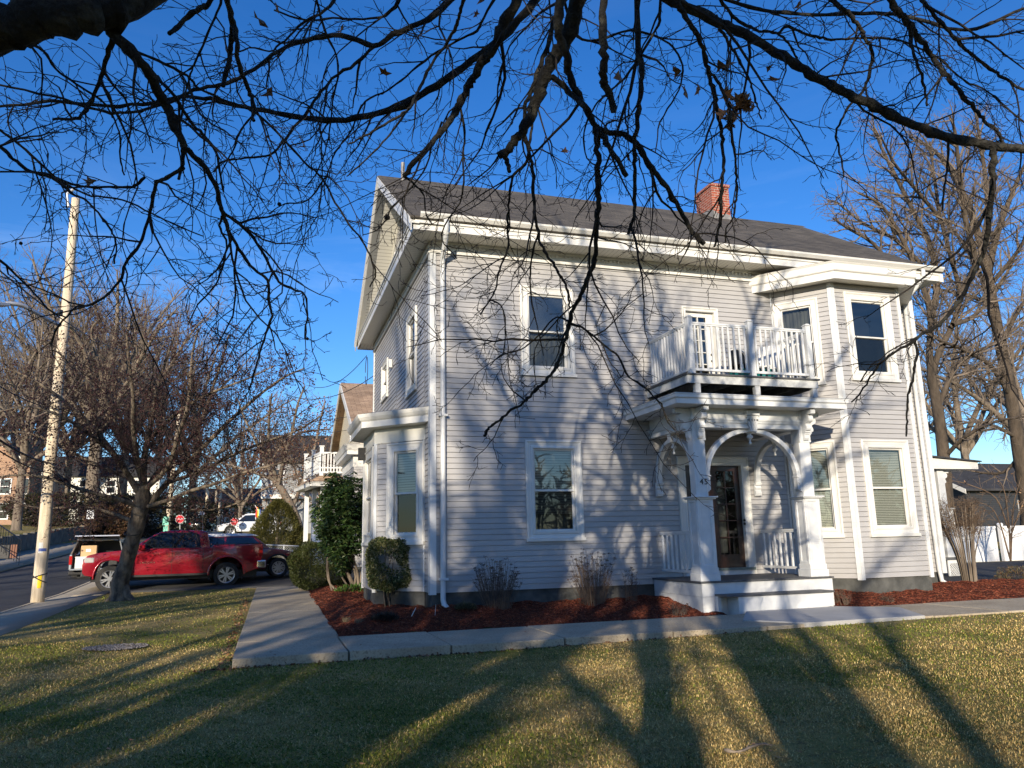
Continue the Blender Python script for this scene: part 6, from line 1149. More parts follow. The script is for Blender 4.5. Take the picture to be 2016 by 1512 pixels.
def cabin(par, prof, zb, zt, wb, wt, mt, nm='cabin', bev=.04):
    m_ = MB(); k = len(prof); A = sum(prof[i][0]*prof[(i+1) % k][1]-prof[(i+1) % k][0]*prof[i][1] for i in range(k)); pr = prof if A > 0 else prof[::-1]
    hw = lambda z: wb+(wt-wb)*(z-zb)/(zt-zb); vs = [(x, -hw(z), z) for x, z in pr]+[(x, hw(z), z) for x, z in pr]
    m_.add(vs, [tuple(range(k)), tuple(range(k, 2*k))[::-1]]+[(i, k+i, k+(i+1) % k, (i+1) % k) for i in range(k)]); o = m_.build(nm, MT[mt], par, bevel=bev, seg=3, smooth=True, loc=(0, 0, 0)); return o, hw
def sidepoly(par, poly, hw, off, mt, nm, both=True, th=.012):
    for s in ((-1, 1) if both else (-1,)):
        m_ = MB(); k = len(poly); vs = [(x, s*(hw(z)+off), z) for x, z in poly]+[(x, s*(hw(z)+off-th), z) for x, z in poly]; f1 = tuple(range(k)); A = sum(poly[i][0]*poly[(i+1) % k][1]-poly[(i+1) % k][0]*poly[i][1] for i in range(k))
        flip = (A > 0) == (s > 0); m_.add(vs, [f1[::-1] if flip else f1]+[((i, (i+1) % k, k+(i+1) % k, k+i) if flip else (i, k+i, k+(i+1) % k, (i+1) % k)) for i in range(k)]); m_.build(nm, MT[mt], par, loc=(0, 0, 0))
def bx(par, nm, mt, x0, x1, y0, y1, z0, z1, bev=0.): m_ = MB(); m_.box(x0, x1, y0, y1, z0, z1); return m_.build(nm, MT[mt], par, bevel=bev, seg=2, loc=(0, 0, 0))
def endglass(par, pa, pb_, wa, wb_, off, mt='cglass', nm='windscreen'):       # glass on a sloped face between profile points pa (low) and pb_ (high)
    a, b = np.array(pa), np.array(pb_); d = b-a; n = np.array([-d[1], d[0]]); n /= np.linalg.norm(n)
    if n[0]*(a[0]) < 0: n = -n
    a = a+n*off; b = b+n*off; m_ = MB(); m_.quad((a[0], -wa, a[1]), (a[0], wa, a[1]), (b[0], wb_, b[1]), (b[0], -wb_, b[1])); m_.build(nm, MT[mt], par, loc=(0, 0, 0))
def curved_panel(par, pts, y, th, mt, nm):      # ring strip (wheel flare)
    for s in (-1, 1):
        m_ = MB()
        for i in range(len(pts)-1):
            (a, b), (c, d) = pts[i], pts[i+1]; m_.add([(a[0], s*y, a[1]), (b[0], s*(y-.005), b[1]), (d[0], s*(y-.005), d[1]), (c[0], s*y, c[1]), (a[0], s*(y-th), a[1]), (c[0], s*(y-th), c[1]), (b[0], s*(y-th), b[1]), (d[0], s*(y-th), d[1])], [(0, 1, 2, 3), (0, 3, 5, 4), (1, 6, 7, 2)])
        m_.build(nm, MT[mt], par, loc=(0, 0, 0), smooth=True)
# red crew-cab pickup
fw_, rw_ = P(209, 1150, 21.3), P(449, 1136, 22.6); fw_[2] = gz(fw_[0], fw_[1])+.02
mid = (fw_+rw_)/2; ang = math.atan2(rw_[1]-fw_[1], rw_[0]-fw_[0])
ctr = np.array([math.cos(ang), math.sin(ang), 0])*(.145)+np.array([-math.sin(ang), math.cos(ang), 0])*.93
rp = empty('pickup_truck', (mid[0]+ctr[0], mid[1]+ctr[1], -.285), 'red crew cab pickup truck parked across the driveway entrance behind the crabapple', 'pickup', rz=ang)
XF, XRr, WR = -1.76, 1.476, .385
prof = [(-2.60, .50), (-2.70, .58), (-2.72, .80), (-2.66, .96), (-2.55, 1.07), (-2.2, 1.135), (-1.7, 1.18), (-1.32, 1.215), (-1.2, 1.225), (1.02, 1.235), (1.06, 1.30), (2.58, 1.315), (2.655, 1.29), (2.64, .98), (2.60, .66), (2.52, .56)]+arc(XRr, .42, .50, -.05, math.pi+.05, 13)[::1]+[(.95, .44), (-1.22, .42)]+arc(XF, .42, .50, -.0, math.pi, 13)+[(-2.3, .46)]
body(rp, prof, .925, 'redpaint', bev=.055)
cp = [(-1.32, 1.19), (-.62, 1.66), (-.45, 1.735), (-.2, 1.765), (.3, 1.775), (.72, 1.755), (.88, 1.71), (.98, 1.19)]; cb_, hw = cabin(rp, cp, 1.19, 1.775, .89, .71, 'redpaint')
sidepoly(rp, [(-1.02, 1.262), (-.62, 1.565), (-.42, 1.665), (-.135, 1.685), (-.135, 1.262)], hw, .006, 'cglass', 'side_window'); sidepoly(rp, [(-.075, 1.262), (-.075, 1.687), (.42, 1.68), (.60, 1.62), (.66, 1.262)], hw, .006, 'cglass', 'side_window')
for poly in ([(-1.12, 1.235), (-.66, 1.60), (-.42, 1.70), (.44, 1.71), (.64, 1.64), (.70, 1.235)],): sidepoly(rp, poly, hw, .002, 'black', 'window_surround')
endglass(rp, (-1.26, 1.235), (-.66, 1.63), .78, .66, .006); endglass(rp, (.965, 1.28), (.885, 1.66), .76, .68, .006, nm='rear_window')
fy = lambda z: .925
for s in (-1, 1):
    y = s*.928
    for (x, z0, z1) in ((-1.16, .50, 1.22), (-.105, .47, 1.22), (.78, .60, 1.22), (1.03, .50, 1.28)): bx(rp, 'panel_gap', 'black', x-.005, x+.005, min(y, y-s*.03), max(y, y-s*.03), z0, z1)
    for x in (-.36, .55): bx(rp, 'door_handle', 'redpaint', x-.10, x+.10, min(y, y+s*.035), max(y, y+s*.035), 1.06, 1.10, .012)
    bx(rp, 'mirror', 'redpaint', -1.05, -.86, min(y-s*.0, y+s*.22), max(y, y+s*.22), 1.20, 1.38, .04)
    bx(rp, 'rocker_trim', 'plastic', -1.2, .95, min(s*.86, s*.932), max(s*.86, s*.932), .40, .47, .01)
    bx(rp, 'headlamp', 'lamp', -2.66, -2.28, min(s*.62, s*.934), max(s*.62, s*.934), .86, 1.02, .03); bx(rp, 'tail_lamp', 'tail', 2.50, 2.665, min(s*.74, s*.936), max(s*.74, s*.936), .94, 1.24, .02)
    bx(rp, 'bumper_corner', 'chrome', 2.45, 2.80, min(s*.6, s*.94), max(s*.6, s*.94), .56, .80, .04); bx(rp, 'bed_rail_cap', 'plastic', 1.07, 2.62, min(s*.86, s*.925), max(s*.86, s*.925), 1.312, 1.33, .006)
    text('door_lettering', 'TACOMA', .085, 'chrome', rp, Matrix.Translation((-.78, s*.93, .82)) @ Matrix.Rotation(0 if s < 0 else math.pi, 4, 'Z') @ Matrix.Rotation(rad(90), 4, 'X'), .003, 1.3)
    bx(rp, 'mudflap', 'black', XRr+.46, XRr+.475, min(s*.68, s*.9), max(s*.68, s*.9), .22, .60)
bx(rp, 'grille', 'black', -2.735, -2.66, -.60, .60, .62, .98, .02); bx(rp, 'bumper', 'plastic', -2.76, -2.40, -.90, .90, .44, .62, .04); bx(rp, 'bumper', 'chrome', 2.60, 2.78, -.6, .6, .58, .78, .02)
for cx in (XF, XRr): curved_panel(rp, list(zip(arc(cx, .42, .56, -.05, math.pi+.05, 17), arc(cx, .42, .50, -.05, math.pi+.05, 17))), .945, .06, 'redpaint', 'wheel_arch')
bx(rp, 'underbody', 'black', -2.4, 2.5, -.62, .62, .30, .52)
for x, s in ((XF, -1), (XF, 1), (XRr, -1), (XRr, 1)): wheel(rp, x, s*.79, WR, .25, s, 6, style=1)
for o in children(rp):
    if not o.name.startswith('wheel') or o.name.startswith('wheel_arch'):
        for v in o.data.vertices:
            if v.co.x < -2.0: v.co.x = -2.0+(v.co.x+2.0)*.70
            if v.co.x > 2.0: v.co.x = 2.0+(v.co.x-2.0)*.82
rp.scale = (.945,)*3
m_ = MB(); m_.box(-1.1, .9, -.8, .8, .5, .6); m_.tube([(-.95, -.35, 1.25), (-.9, -.35, 1.36)], .16, 12); m_.build('steering_wheel', MT['black'], rp, loc=(0, 0, 0))
# small dark red hatchback with pale roof behind it, nose to the right
fm, rm_ = P(547, 1120, 24.6), P(383, 1130, 23.7); mid = (fm+rm_)/2; am = math.atan2(fm[1]-rm_[1], fm[0]-rm_[0]); gzm = float(np.interp(mid[1]+.8, gx_, gz_))+.03
mc = empty('hatchback_car', (mid[0]-math.sin(am)*.82, mid[1]+math.cos(am)*.82, gzm), 'small dark red hatchback with pale roof half hidden behind the pickup', 'car', rz=am+math.pi)
r_ = .31; prof = [(-1.85, .30), (-1.92, .45), (-1.88, .62), (-1.74, .78), (-1.35, .88), (-.95, .93), (1.6, .97), (1.84, .86), (1.88, .5), (1.80, .30)]+arc(1.25, .32, .38, 0, math.pi, 11)+[(.8, .26), (-.85, .26)]+arc(-1.25, .32, .38, 0, math.pi, 11)
body(mc, prof, .84, 'darkred', bev=.06); c2, hw2 = cabin(mc, [(-1.0, .90), (-.50, 1.30), (-.35, 1.34), (1.5, 1.30), (1.78, .93)], .9, 1.36, .80, .66, 'darkred', nm='cabin')
cr_, _ = cabin(mc, [(-.62, 1.325), (-.45, 1.375), (-.2, 1.405), (.8, 1.41), (1.55, 1.36), (1.60, 1.30)], 1.3, 1.41, .685, .64, 'whitecar', nm='roof', bev=.02)
sidepoly(mc, [(-.78, .95), (-.45, 1.27), (.35, 1.29), (.35, .95)], hw2, .006, 'cglass', 'side_window'); sidepoly(mc, [(.42, .95), (.42, 1.29), (1.40, 1.27), (1.55, .98)], hw2, .006, 'cglass', 'side_window'); endglass(mc, (-.97, .93), (-.53, 1.28), .72, .63, .006)
for s in (-1, 1):
    m_ = MB(); m_.lathe([(0, .02), (.10, .018), (.125, .0), (.14, -.02)], (-1.72, s*.62, .74), (-.85, s*.25, .45), (0, 1, 0), 18); m_.build('headlamp', MT['lamp'], mc, loc=(0, 0, 0), smooth=True); bx(mc, 'mirror', 'darkred', -.75, -.6, min(s*.8, s*1.0), max(s*.8, s*1.0), .93, 1.05, .03)
for cx in (-1.25, 1.25): curved_panel(mc, list(zip(arc(cx, .32, .435, 0, math.pi, 15), arc(cx, .32, .38, 0, math.pi, 15))), .85, .05, 'plastic', 'wheel_arch')
bx(mc, 'underbody', 'black', -1.7, 1.7, -.6, .6, .2, .4); bx(mc, 'grille', 'black', -1.925, -1.85, -.4, .4, .42, .62, .02)
for x, s in ((-1.25, -1), (-1.25, 1), (1.25, -1), (1.25, 1)): wheel(mc, x, s*.73, r_, .2, s, 8, style=1)
# silver pickup with raised canopy hatch on the street, tail toward the viewer
b0 = P(150, 1150, 26.6); b0[2] -= .10
sp_ = empty('pickup_truck', (b0[0]+.35, b0[1]+2.7, b0[2]), 'silver pickup with raised canopy hatch and boxes in its bed on the street', 'pickup', rz=-math.pi/2+rad(4))
prof = [(-2.60, .50), (-2.70, .62), (-2.68, .92), (-2.5, 1.05), (-1.35, 1.16), (.9, 1.17), (.9, .5)]+[(.88, .44), (-1.22, .42)]+arc(-1.7, .42, .46, 0, math.pi, 11)
body(sp_, prof, .90, 'silver', bev=.05); c3_, hw3 = cabin(sp_, [(-1.32, 1.13), (-.6, 1.62), (-.4, 1.68), (.7, 1.68), (.86, 1.13)], 1.13, 1.68, .86, .68, 'silver')
sidepoly(sp_, [(-1.0, 1.2), (-.56, 1.57), (-.12, 1.60), (-.12, 1.2)], hw3, .006, 'cglass', 'side_window'); sidepoly(sp_, [(-.05, 1.2), (-.05, 1.60), (.6, 1.6), (.7, 1.2)], hw3, .006, 'cglass', 'side_window')
for s in (-1, 1):
    m_ = MB(); pr = [(.905, .50), (.905, 1.16), (2.60, 1.18), (2.62, .62)]+arc(1.55, .42, .47, .0, math.pi, 11); m_.prism(pr, (0, s*.82, 0), (1, 0, 0), (0, 0, 1), (0, s, 0), 0, .08); m_.build('bed_side', MT['silver'], sp_, bevel=.02, loc=(0, 0, 0))
    m_ = MB(); m_.add([(.9, s*.88, 1.17), (2.58, s*.88, 1.19), (2.30, s*.72, 1.70), (.9, s*.72, 1.70), (.9, s*.84, 1.17), (2.54, s*.84, 1.19), (2.27, s*.69, 1.67), (.9, s*.69, 1.67)], [(0, 1, 2, 3), (7, 6, 5, 4), (1, 5, 6, 2), (0, 4, 5, 1), (2, 6, 7, 3)]); m_.build('canopy_side', MT['silver'], sp_, loc=(0, 0, 0))
    m_ = MB(); yy = lambda z: .88-(z-1.17)/.53*.16+.006; m_.add([(1.0, s*yy(1.25), 1.25), (2.35, s*yy(1.25), 1.25), (2.15, s*yy(1.60), 1.60), (1.0, s*yy(1.60), 1.60)], [(0, 1, 2, 3)]); m_.build('canopy_window', MT['cglass'], sp_, loc=(0, 0, 0))
    bx(sp_, 'tail_lamp', 'tail', 2.585, 2.635, min(s*.85, s*.905), max(s*.80, s*.905), .80, 1.12, .015); m_ = MB(); m_.tube([(2.25, s*.66, 1.64), (2.62, s*.66, 1.80)], .012, 5); m_.build('gas_strut', MT['black'], sp_, loc=(0, 0, 0))
bx(sp_, 'canopy_roof', 'silver', .88, 2.30, -.73, .73, 1.69, 1.735, .02); bx(sp_, 'bed_floor', 'black', .9, 2.6, -.82, .82, .56, .62); bx(sp_, 'bulkhead', 'black', .9, .93, -.8, .8, .62, 1.68)
m_ = MB(); m_.obox((2.27, 0, 1.735), (.98, 0, .17), (0, 1, 0), (-.17, 0, .98), (0, -.72, -.012), (.62, .72, .012)); ht = m_.build('canopy_hatch', MT['cglass'], sp_, loc=(0, 0, 0)); m_ = MB(); m_.obox((2.27, 0, 1.735), (.98, 0, .17), (0, 1, 0), (-.17, 0, .98), (.59, -.74, -.02), (.64, .74, .02)); m_.build('hatch_frame', MT['alu'], ht, loc=(0, 0, 0))
bx(sp_, 'tailgate', 'silver', 2.62, 3.10, -.80, .80, .60, .66, .015); bx(sp_, 'bumper', 'plastic', 2.62, 2.84, -.88, .88, .42, .58, .04); bx(sp_, 'bumper_step', 'alu', 2.845, 2.86, -.45, .45, .47, .56); bx(sp_, 'underbody', 'black', -2.3, 2.6, -.6, .6, .28, .5)
for x, s in ((-1.7, -1), (-1.7, 1), (1.55, -1), (1.55, 1)): wheel(sp_, x, s*.76, .37, .25, s, 6)
sp_.scale = (.94,)*3
def loc_in(e, x, y, z):
    x, y, z = x*.94, y*.94, z*.94; a = e.rotation_euler[2]; L_ = e.location; return (L_[0]+x*math.cos(a)-y*math.sin(a), L_[1]+x*math.sin(a)+y*math.cos(a), L_[2]+z)
def crate(nm, lab, cat, x, y, z, w, d, h, mt, extra=None):
    e = empty(nm, loc_in(sp_, x, y, z), lab, cat, rz=sp_.rotation_euler[2]); e.scale = (.94,)*3; bx(e, 'shell', mt, -d/2, d/2, -w/2, w/2, 0, h, .01)
    if extra: extra(e)
    return e
crate('plastic_tub', 'pale lidded plastic tub standing on the silver pickup tailgate', 'tub', 2.5, -.33, .66, .72, .42, .40, 'tub', lambda e: bx(e, 'lid', 'white', -.225, .225, -.375, .375, .401, .43, .01))
crate('cardboard_box', 'brown cardboard box on top of the pale tub in the silver pickup', 'box', 2.45, -.28, 1.092, .52, .38, .40, 'card', lambda e: (bx(e, 'label', 'white', .191, .193, -.09, .07, .17, .27), bx(e, 'tape', 'tub', -.19, .19, -.03, .03, .401, .403)))
crate('tool_bag', 'dark bag deeper in the silver pickup bed', 'bag', 1.9, .35, .62, .6, .5, .45, 'plastic')
# far cars
def farcar(px, D, py, nose, mt, lab, suv=True):
    b = P(px, py, D); b[2] = gz(b[0], b[1]); print('car', lab[:20], b, P(px, py, D)[2]); e = empty('car', b, lab, 'car', rz=nose); h = 1.65 if suv else 1.42
    pr = [(-2.2, .35), (-2.28, .55), (-2.2, .78), (-1.9, .90), (-1.2, 1.0), (2.0, 1.04), (2.2, .9), (2.22, .5), (2.1, .35)]+arc(1.38, .36, .42, 0, math.pi, 9)+[(.9, .3), (-.95, .3)]+arc(-1.42, .36, .42, 0, math.pi, 9)
    body(e, pr, .88, mt, bev=.07); c_, hw_ = cabin(e, [(-1.25, .97), (-.5, h-.08), (-.2, h), (1.3, h-.02), (1.8, h-.2), (2.1, 1.0)] if suv else [(-1.0, .97), (-.3, h-.05), (0, h), (.9, h), (1.7, 1.0)], .97, h, .84, .66, mt)
    sidepoly(e, [(-.95, 1.05), (-.42, h-.14), (.3, h-.11), (.3, 1.05)], hw_, .006, 'cglass', 'side_window'); sidepoly(e, [(.36, 1.05), (.36, h-.11), (1.3, h-.13) if suv else (.95, h-.1), (1.75, 1.12) if suv else (1.35, 1.05)], hw_, .006, 'cglass', 'side_window')
    endglass(e, (-1.2, 1.02), (-.55, h-.13), .74, .62, .006); endglass(e, (2.06, 1.08) if suv else (1.62, 1.05), (1.84, h-.26) if suv else (.98, h-.08), .74, .62, .006, nm='rear_window')
    for s in (-1, 1): bx(e, 'tail_lamp', 'tail', 2.12, 2.235, min(s*.62, s*.885), max(s*.62, s*.885), .75, .98, .01); bx(e, 'headlamp', 'lamp', -2.25, -2.0, min(s*.55, s*.885), max(s*.55, s*.885), .68, .82, .02)
    for x, s in ((-1.42, -1), (-1.42, 1), (1.38, -1), (1.38, 1)): wheel(e, x, s*.77, .35, .22, s, 5)
    return e
farcar(490, 58, 1058, rad(8), 'whitecar', 'white crossover parked beyond the dark evergreen, nose hidden by a thin trunk')
farcar(398, 84, 1040, rad(-100), 'navy', 'dark car seen from behind far up the street', suv=False)
# ------------------------------------------------------------------ shrubs and small things
def lcol(pal, n, lo_=.75, hi_=1.2): pal = np.array(pal); return pal[RS.randint(0, len(pal), n)]*RS.uniform(lo_, hi_, (n, 1))
def stems(T, base, tips_, r0, r1, bend=.1, k=5, n=6):
    for t in tips_:
        a, b = np.array(base(t)), np.array(t); m = (a+b)/2+NR.normal(0, bend, 3)*np.array([1, 1, .4]); pts = spl([a, m, b], 3)[:7]; T.add(pts, np.linspace(r0, r1, len(pts)), k)
NR = np.random.RandomState(77)
def shell_shrub(name, lab, base, rx, ry, rz, cz, n, ln, wd, pal, gap=0., superq=2., stem=None, cat='shrub', depth=.35, group=None, updir=.2):
    e = empty(name, base, lab, cat, group); b = np.array(e.location)
    v = RS.normal(size=(n, 3)) if superq < 4 else RS.uniform(-1, 1, (n, 3)); v /= np.linalg.norm(v, axis=1, keepdims=True); k = (np.abs(v)**superq).sum(1)**(-1/superq); rr = (1-depth*RS.uniform(0, 1, n)**1.6)
    lump = 1+.06*np.sin(v[:, 0]*7+v[:, 2]*5)+.05*np.sin(v[:, 1]*9-v[:, 2]*6); C = v*k[:, None]*rr[:, None]*lump[:, None]*np.array([rx, ry, rz])+b+np.array([0, 0, cz])
    if gap: hsh = np.sin(C[:, 0]*9.1+C[:, 2]*7.7)+np.sin(C[:, 1]*8.3+C[:, 2]*11.+C[:, 0]*3); keep = hsh > (-1.4+gap); C, v = C[keep], v[keep]
    nd = v+RS.normal(0, .55, v.shape)+np.array([0, 0, updir]); m = len(C)
    leaves('foliage', C, nd, ln*RS.uniform(.6, 1.2, m), wd*RS.uniform(.7, 1.2, m), lcol(pal, m), MT['leaf'], e)
    if stem:
        T = Tubes()
        for i in range(stem[0]):
            a = NR.uniform(0, 6.28); q = NR.uniform(.2, .8); s0 = b+np.array([NR.normal(0, stem[2]), NR.normal(0, stem[2]), -.05]); s1 = b+np.array([rx*q*math.cos(a), ry*q*math.sin(a), cz+rz*NR.uniform(-.5, .5)])
            pts = spl([s0, s0*.5+s1*.5+NR.normal(0, .05, 3), s1], 4); r_ = np.linspace(stem[1], stem[1]*.4, len(pts)); T.add(pts, r_, 6); sprout(T, pts, r_, 0, [dict(dens=5, ang=.6, len=.3, n=4, wob=.15, trop=.02, r=.006, k=3, rmin=.002)], None, .35)
        link('stems', T.mesh('stems', b), MT['crabbark'], e)
    return e
def gp(px, py, D): q = P(px, py, D); return q
# clipped flat-topped variegated bush in front of the side bay
q = PZ(765, 1196, -.30); s1 = shell_shrub('clipped_shrub', 'flat topped variegated shrub on bare stems in front of the side bay window', (q[0], q[1], -.33), .38, .35, .45, .84, 20000, .05, .032, [(.10, .12, .04), (.07, .10, .03), (.22, .22, .10), (.34, .32, .17), (.05, .07, .02)], gap=.10, superq=7., stem=(12, .016, .10), depth=.22)
# big rhododendron beside the bay
q = PZ(678, 1172, -.33); rb = np.array([q[0], q[1], -.33]); rh = empty('rhododendron', rb, 'tall glossy dark green rhododendron with pale leaning stems beside the bay', 'shrub')
Cw = []; nr = 1500; v = RS.normal(size=(nr, 3)); v /= np.linalg.norm(v, axis=1, keepdims=True); wc = P(672, 1022, DEPTH(rb)+.2); ex_ = np.array([.66, .8, 1.18])
rr = (1-.55*RS.uniform(0, 1, nr)**1.3); W_ = wc+v*rr[:, None]*ex_*(1+.12*np.sin(v[:, :1]*6+v[:, 2:]*5)); W_ = W_[(W_[:, 0] < -.86) | (W_[:, 1] > 4.2)]
wh_ = []; wd_ = []
for c in W_:
    k = RS.randint(7, 11); a0 = RS.uniform(0, 6.28)
    for j in range(k): a = a0+6.283*j/k; wh_.append(c+RS.normal(0, .01, 3)); wd_.append([math.cos(a), math.sin(a), RS.uniform(-.55, .25)])
wh_, wd_ = np.array(wh_), np.array(wd_); n = len(wh_)
leaves('foliage', wh_, wd_, RS.uniform(.09, .15, n), RS.uniform(.03, .045, n), lcol([(.022, .048, .014), (.03, .065, .018), (.045, .08, .022), (.015, .035, .012), (.07, .10, .03)], n), MT['leaf'], rh, droop=.02)
T = Tubes(); Dr = DEPTH(rb)
for pp, w_ in (([(700,1168),(690,1140),(672,1105),(660,1075),(655,1030)], 9), ([(655,1168),(648,1140),(645,1100),(650,1060),(655,1020)], 4), ([(690,1160),(670,1130),(663,1090),(668,1040)], 4), ([(706,1155),(702,1120),(690,1085),(680,1050)], 6), ([(712,1160),(712,1130),(722,1100),(728,1085)], 7), ([(676,1170),(650,1150),(644,1120),(645,1085)], 5), ([(695,1165),(700,1135),(692,1110),(676,1080),(670,1050)], 5)):
    c3 = spl([P(x, y, Dr+.1) for x, y in pp], 3); T.add(c3, np.linspace(w_, w_*.6, len(c3))*Dr/F/2, 7)
link('stems', T.mesh('stems', rb), MT['greybark'], rh)
shell_shrub('ground_plant', 'low bright green leafy plant at the foot of the rhododendron', (rb[0]+.15, rb[1]-.5, -.33), .42, .3, .14, .1, 520, .09, .035, [(.06, .12, .02), (.09, .16, .03), (.04, .09, .02)], updir=1., cat='plant')
# clipped round bush at the end of the walk
q = P(612, 1160, 20.6); shell_shrub('clipped_shrub', 'rounded dark clipped bush at the end of the left walk', (q[0]+.24, q[1], gz(q[0], q[1])), .80, .72, .62, .62, 42000, .05, .022, [(.03, .042, .012), (.05, .062, .018), (.022, .03, .01), (.075, .085, .03)], superq=2.7, depth=.12, stem=(5, .02, .1))
# conical yew behind the pickup
q = P(545, 1095, 36); b_ = np.array([q[0], q[1], gz(q[0], q[1])]); yw = empty('evergreen_shrub', b_, 'broad dark conical evergreen with feathery tips beyond the pickup bed', 'shrub'); n = 24000
hgt = topz(545, 985, 36)-b_[2]; h = RS.uniform(0, 1, n)**1.15; a = RS.uniform(0, 6.283, n); rad_ = 1.28*(1-h**1.7)**.7*(1-.25*RS.uniform(0, 1, n)**2)*(1+.10*np.sin(a*5+h*9)+.07*np.sin(a*11-h*17)); C = b_+np.stack([rad_*np.cos(a), rad_*np.sin(a), h*hgt], 1); nd = np.stack([np.cos(a), np.sin(a), RS.uniform(.2, 1.1, n)], 1)+RS.normal(0, .3, (n, 3))
leaves('foliage', C, nd, RS.uniform(.09, .2, n), RS.uniform(.018, .035, n), lcol([(.05, .052, .014), (.075, .072, .02), (.03, .035, .01), (.11, .10, .03)], n), MT['leaf'], yw); m_ = MB(); m_.tube([b_, b_+np.array([0, 0, hgt*.9])], [.12, .02], 8); m_.build('stem', MT['greybark'], yw)
# dried hydrangeas against the front wall
def hydrangea(px, py, wpx, hpx, y, lab, ns, group='dried hydrangeas against the front wall', heads=.55):
    q = PY(px, py, y); b = np.array([q[0], y, float(zm(np.array(q[0]), np.array(y)))-.02]); e = empty('dried_hydrangea', b, lab, 'shrub', group); s_ = 1/PPM(b); W_, H_ = wpx*s_/2, hpx*s_; T = Tubes(); hp = []
    for i in range(ns):
        a = NR.uniform(0, 6.28); q = NR.uniform(0, 1)**.5; hh = H_*NR.uniform(.45, 1.)*(1-.22*q**2); tip = b+np.array([W_*q*math.cos(a), min(W_, .34)*q*math.sin(a), hh]); s0 = b+np.array([W_*.50*q*math.cos(a), .16*math.sin(a), 0])
        pts = spl([s0, s0*.45+tip*.55+np.array([-(tip-s0)[0]*.12, 0, 0])+NR.normal(0, .012, 3), tip], 3); T.add(pts, np.linspace(.0042, .0018, len(pts)), 4); sprout(T, pts, np.linspace(.0042, .0018, len(pts)), 0, [dict(dens=10, ang=.6, len=.20, n=4, wob=.14, trop=.04, r=.0017, k=3, rmin=.001)], None, .3); hp.append(tip)
        if NR.uniform() < .5: hp.append(pts[-2])
    link('stems', T.mesh('stems', b), MT['drytwig'], e); C = []; Nn = []
    for h in hp:
        if NR.uniform() > heads: continue
        for j in range(16): v = NR.normal(size=3); v[2] = abs(v[2])*.5; v /= np.linalg.norm(v); C.append(h+v*NR.uniform(.008, .035)*np.array([1, 1, .5])); Nn.append(NR.normal(size=3))
    C = np.array(C); leaves('flower_heads', C, np.array(Nn), .018, .013, lcol([(.09, .055, .035), (.05, .03, .02), (.14, .09, .055)], len(C)), MT['leaf'], e); return e
def PPM(p): return F/DEPTH(p)
hydrangea(980, 1195, 105, 108, -.62, 'large dried hydrangea under the ground floor window', 130); hydrangea(1168, 1195, 100, 115, -.62, 'tall dried hydrangea right of the ground floor window', 115); hydrangea(1243, 1182, 40, 78, -.5, 'thin sparse dried hydrangea left of the porch', 26)
hydrangea(1335, 1196, 42, 30, -2.05, 'low bare twig tuft beside the porch skirt', 40, None, .2); hydrangea(1655, 1180, 40, 30, -1.75, 'dry grassy tuft right of the porch step', 60, None, .1); hydrangea(1745, 1172, 30, 14, -1.7, 'tiny flattened dry tuft in the right mulch bed', 30, None, .1)
for (px, py, y, rx, h, lab, pal) in ((917, 1206, -.75, .20, .14, 'small round dry thyme mound right of the left downspout', [(.07, .07, .035), (.11, .10, .055), (.05, .045, .03)]), (757, 1228, -1.25, .24, .15, 'dark low heather mound in the corner mulch bed', [(.022, .02, .018), (.04, .035, .03), (.03, .022, .02)])):
    q = PY(px, py, y); e = empty('ground_plant', (q[0], y, float(zm(np.array(q[0]), np.array(y)))), lab, 'plant'); b = np.array(e.location); n = 900; a = RS.uniform(0, 6.28, n); rr = np.sqrt(RS.uniform(0, 1, n)); C = b+np.stack([rx*.8*rr*np.cos(a), rx*.8*rr*np.sin(a), .02+h*.6*np.sqrt(1-rr**2)*RS.uniform(.3, 1, n)], 1); nd = np.stack([rr*np.cos(a)*.7, rr*np.sin(a)*.7, np.ones(n)], 1)+RS.normal(0, .25, (n, 3))
    leaves('foliage', C, nd, RS.uniform(.05, .1, n)*h/.14, .008, lcol(pal, n), MT['leaf'], e)
for (px, py, y, lab) in ((705, 1203, -.95, 'dry straw tuft in the corner mulch bed'), (683, 1196, -.7, 'tiny straw tuft left of the other in the corner bed')):
    q = PY(px, py, y); e = empty('ground_plant', (q[0], y, float(zm(np.array(q[0]), np.array(y)))), lab, 'plant'); b = np.array(e.location); n = 70; a = RS.uniform(0, 6.28, n); leaves('foliage', b+RS.normal(0, .03, (n, 3))*np.array([1, 1, .1]), np.stack([np.cos(a)*.5, np.sin(a)*.5, np.ones(n)], 1), RS.uniform(.06, .13, n), .006, lcol([(.3, .24, .14), (.2, .15, .09)], n), MT['leaf'], e)
# white stick and dry debris in the corner bed
for (a_, b_, r_, lab) in (((806, 1218), (819, 1196), .008, 'short pale stick standing in the corner mulch'), ((855, 1228), (858, 1190), .004, 'thin dead stalk left of the downspout foot')):
    p0 = PY(a_[0], a_[1], -1.05); p1 = PY(b_[0], b_[1], -1.1); m_ = MB(); m_.tube([p0-np.array([0, 0, .03]), p1], [r_, r_*.7], 6); o = m_.build('stick', MT['tub'], None, loc=p0); tag(o, lab, 'stick')
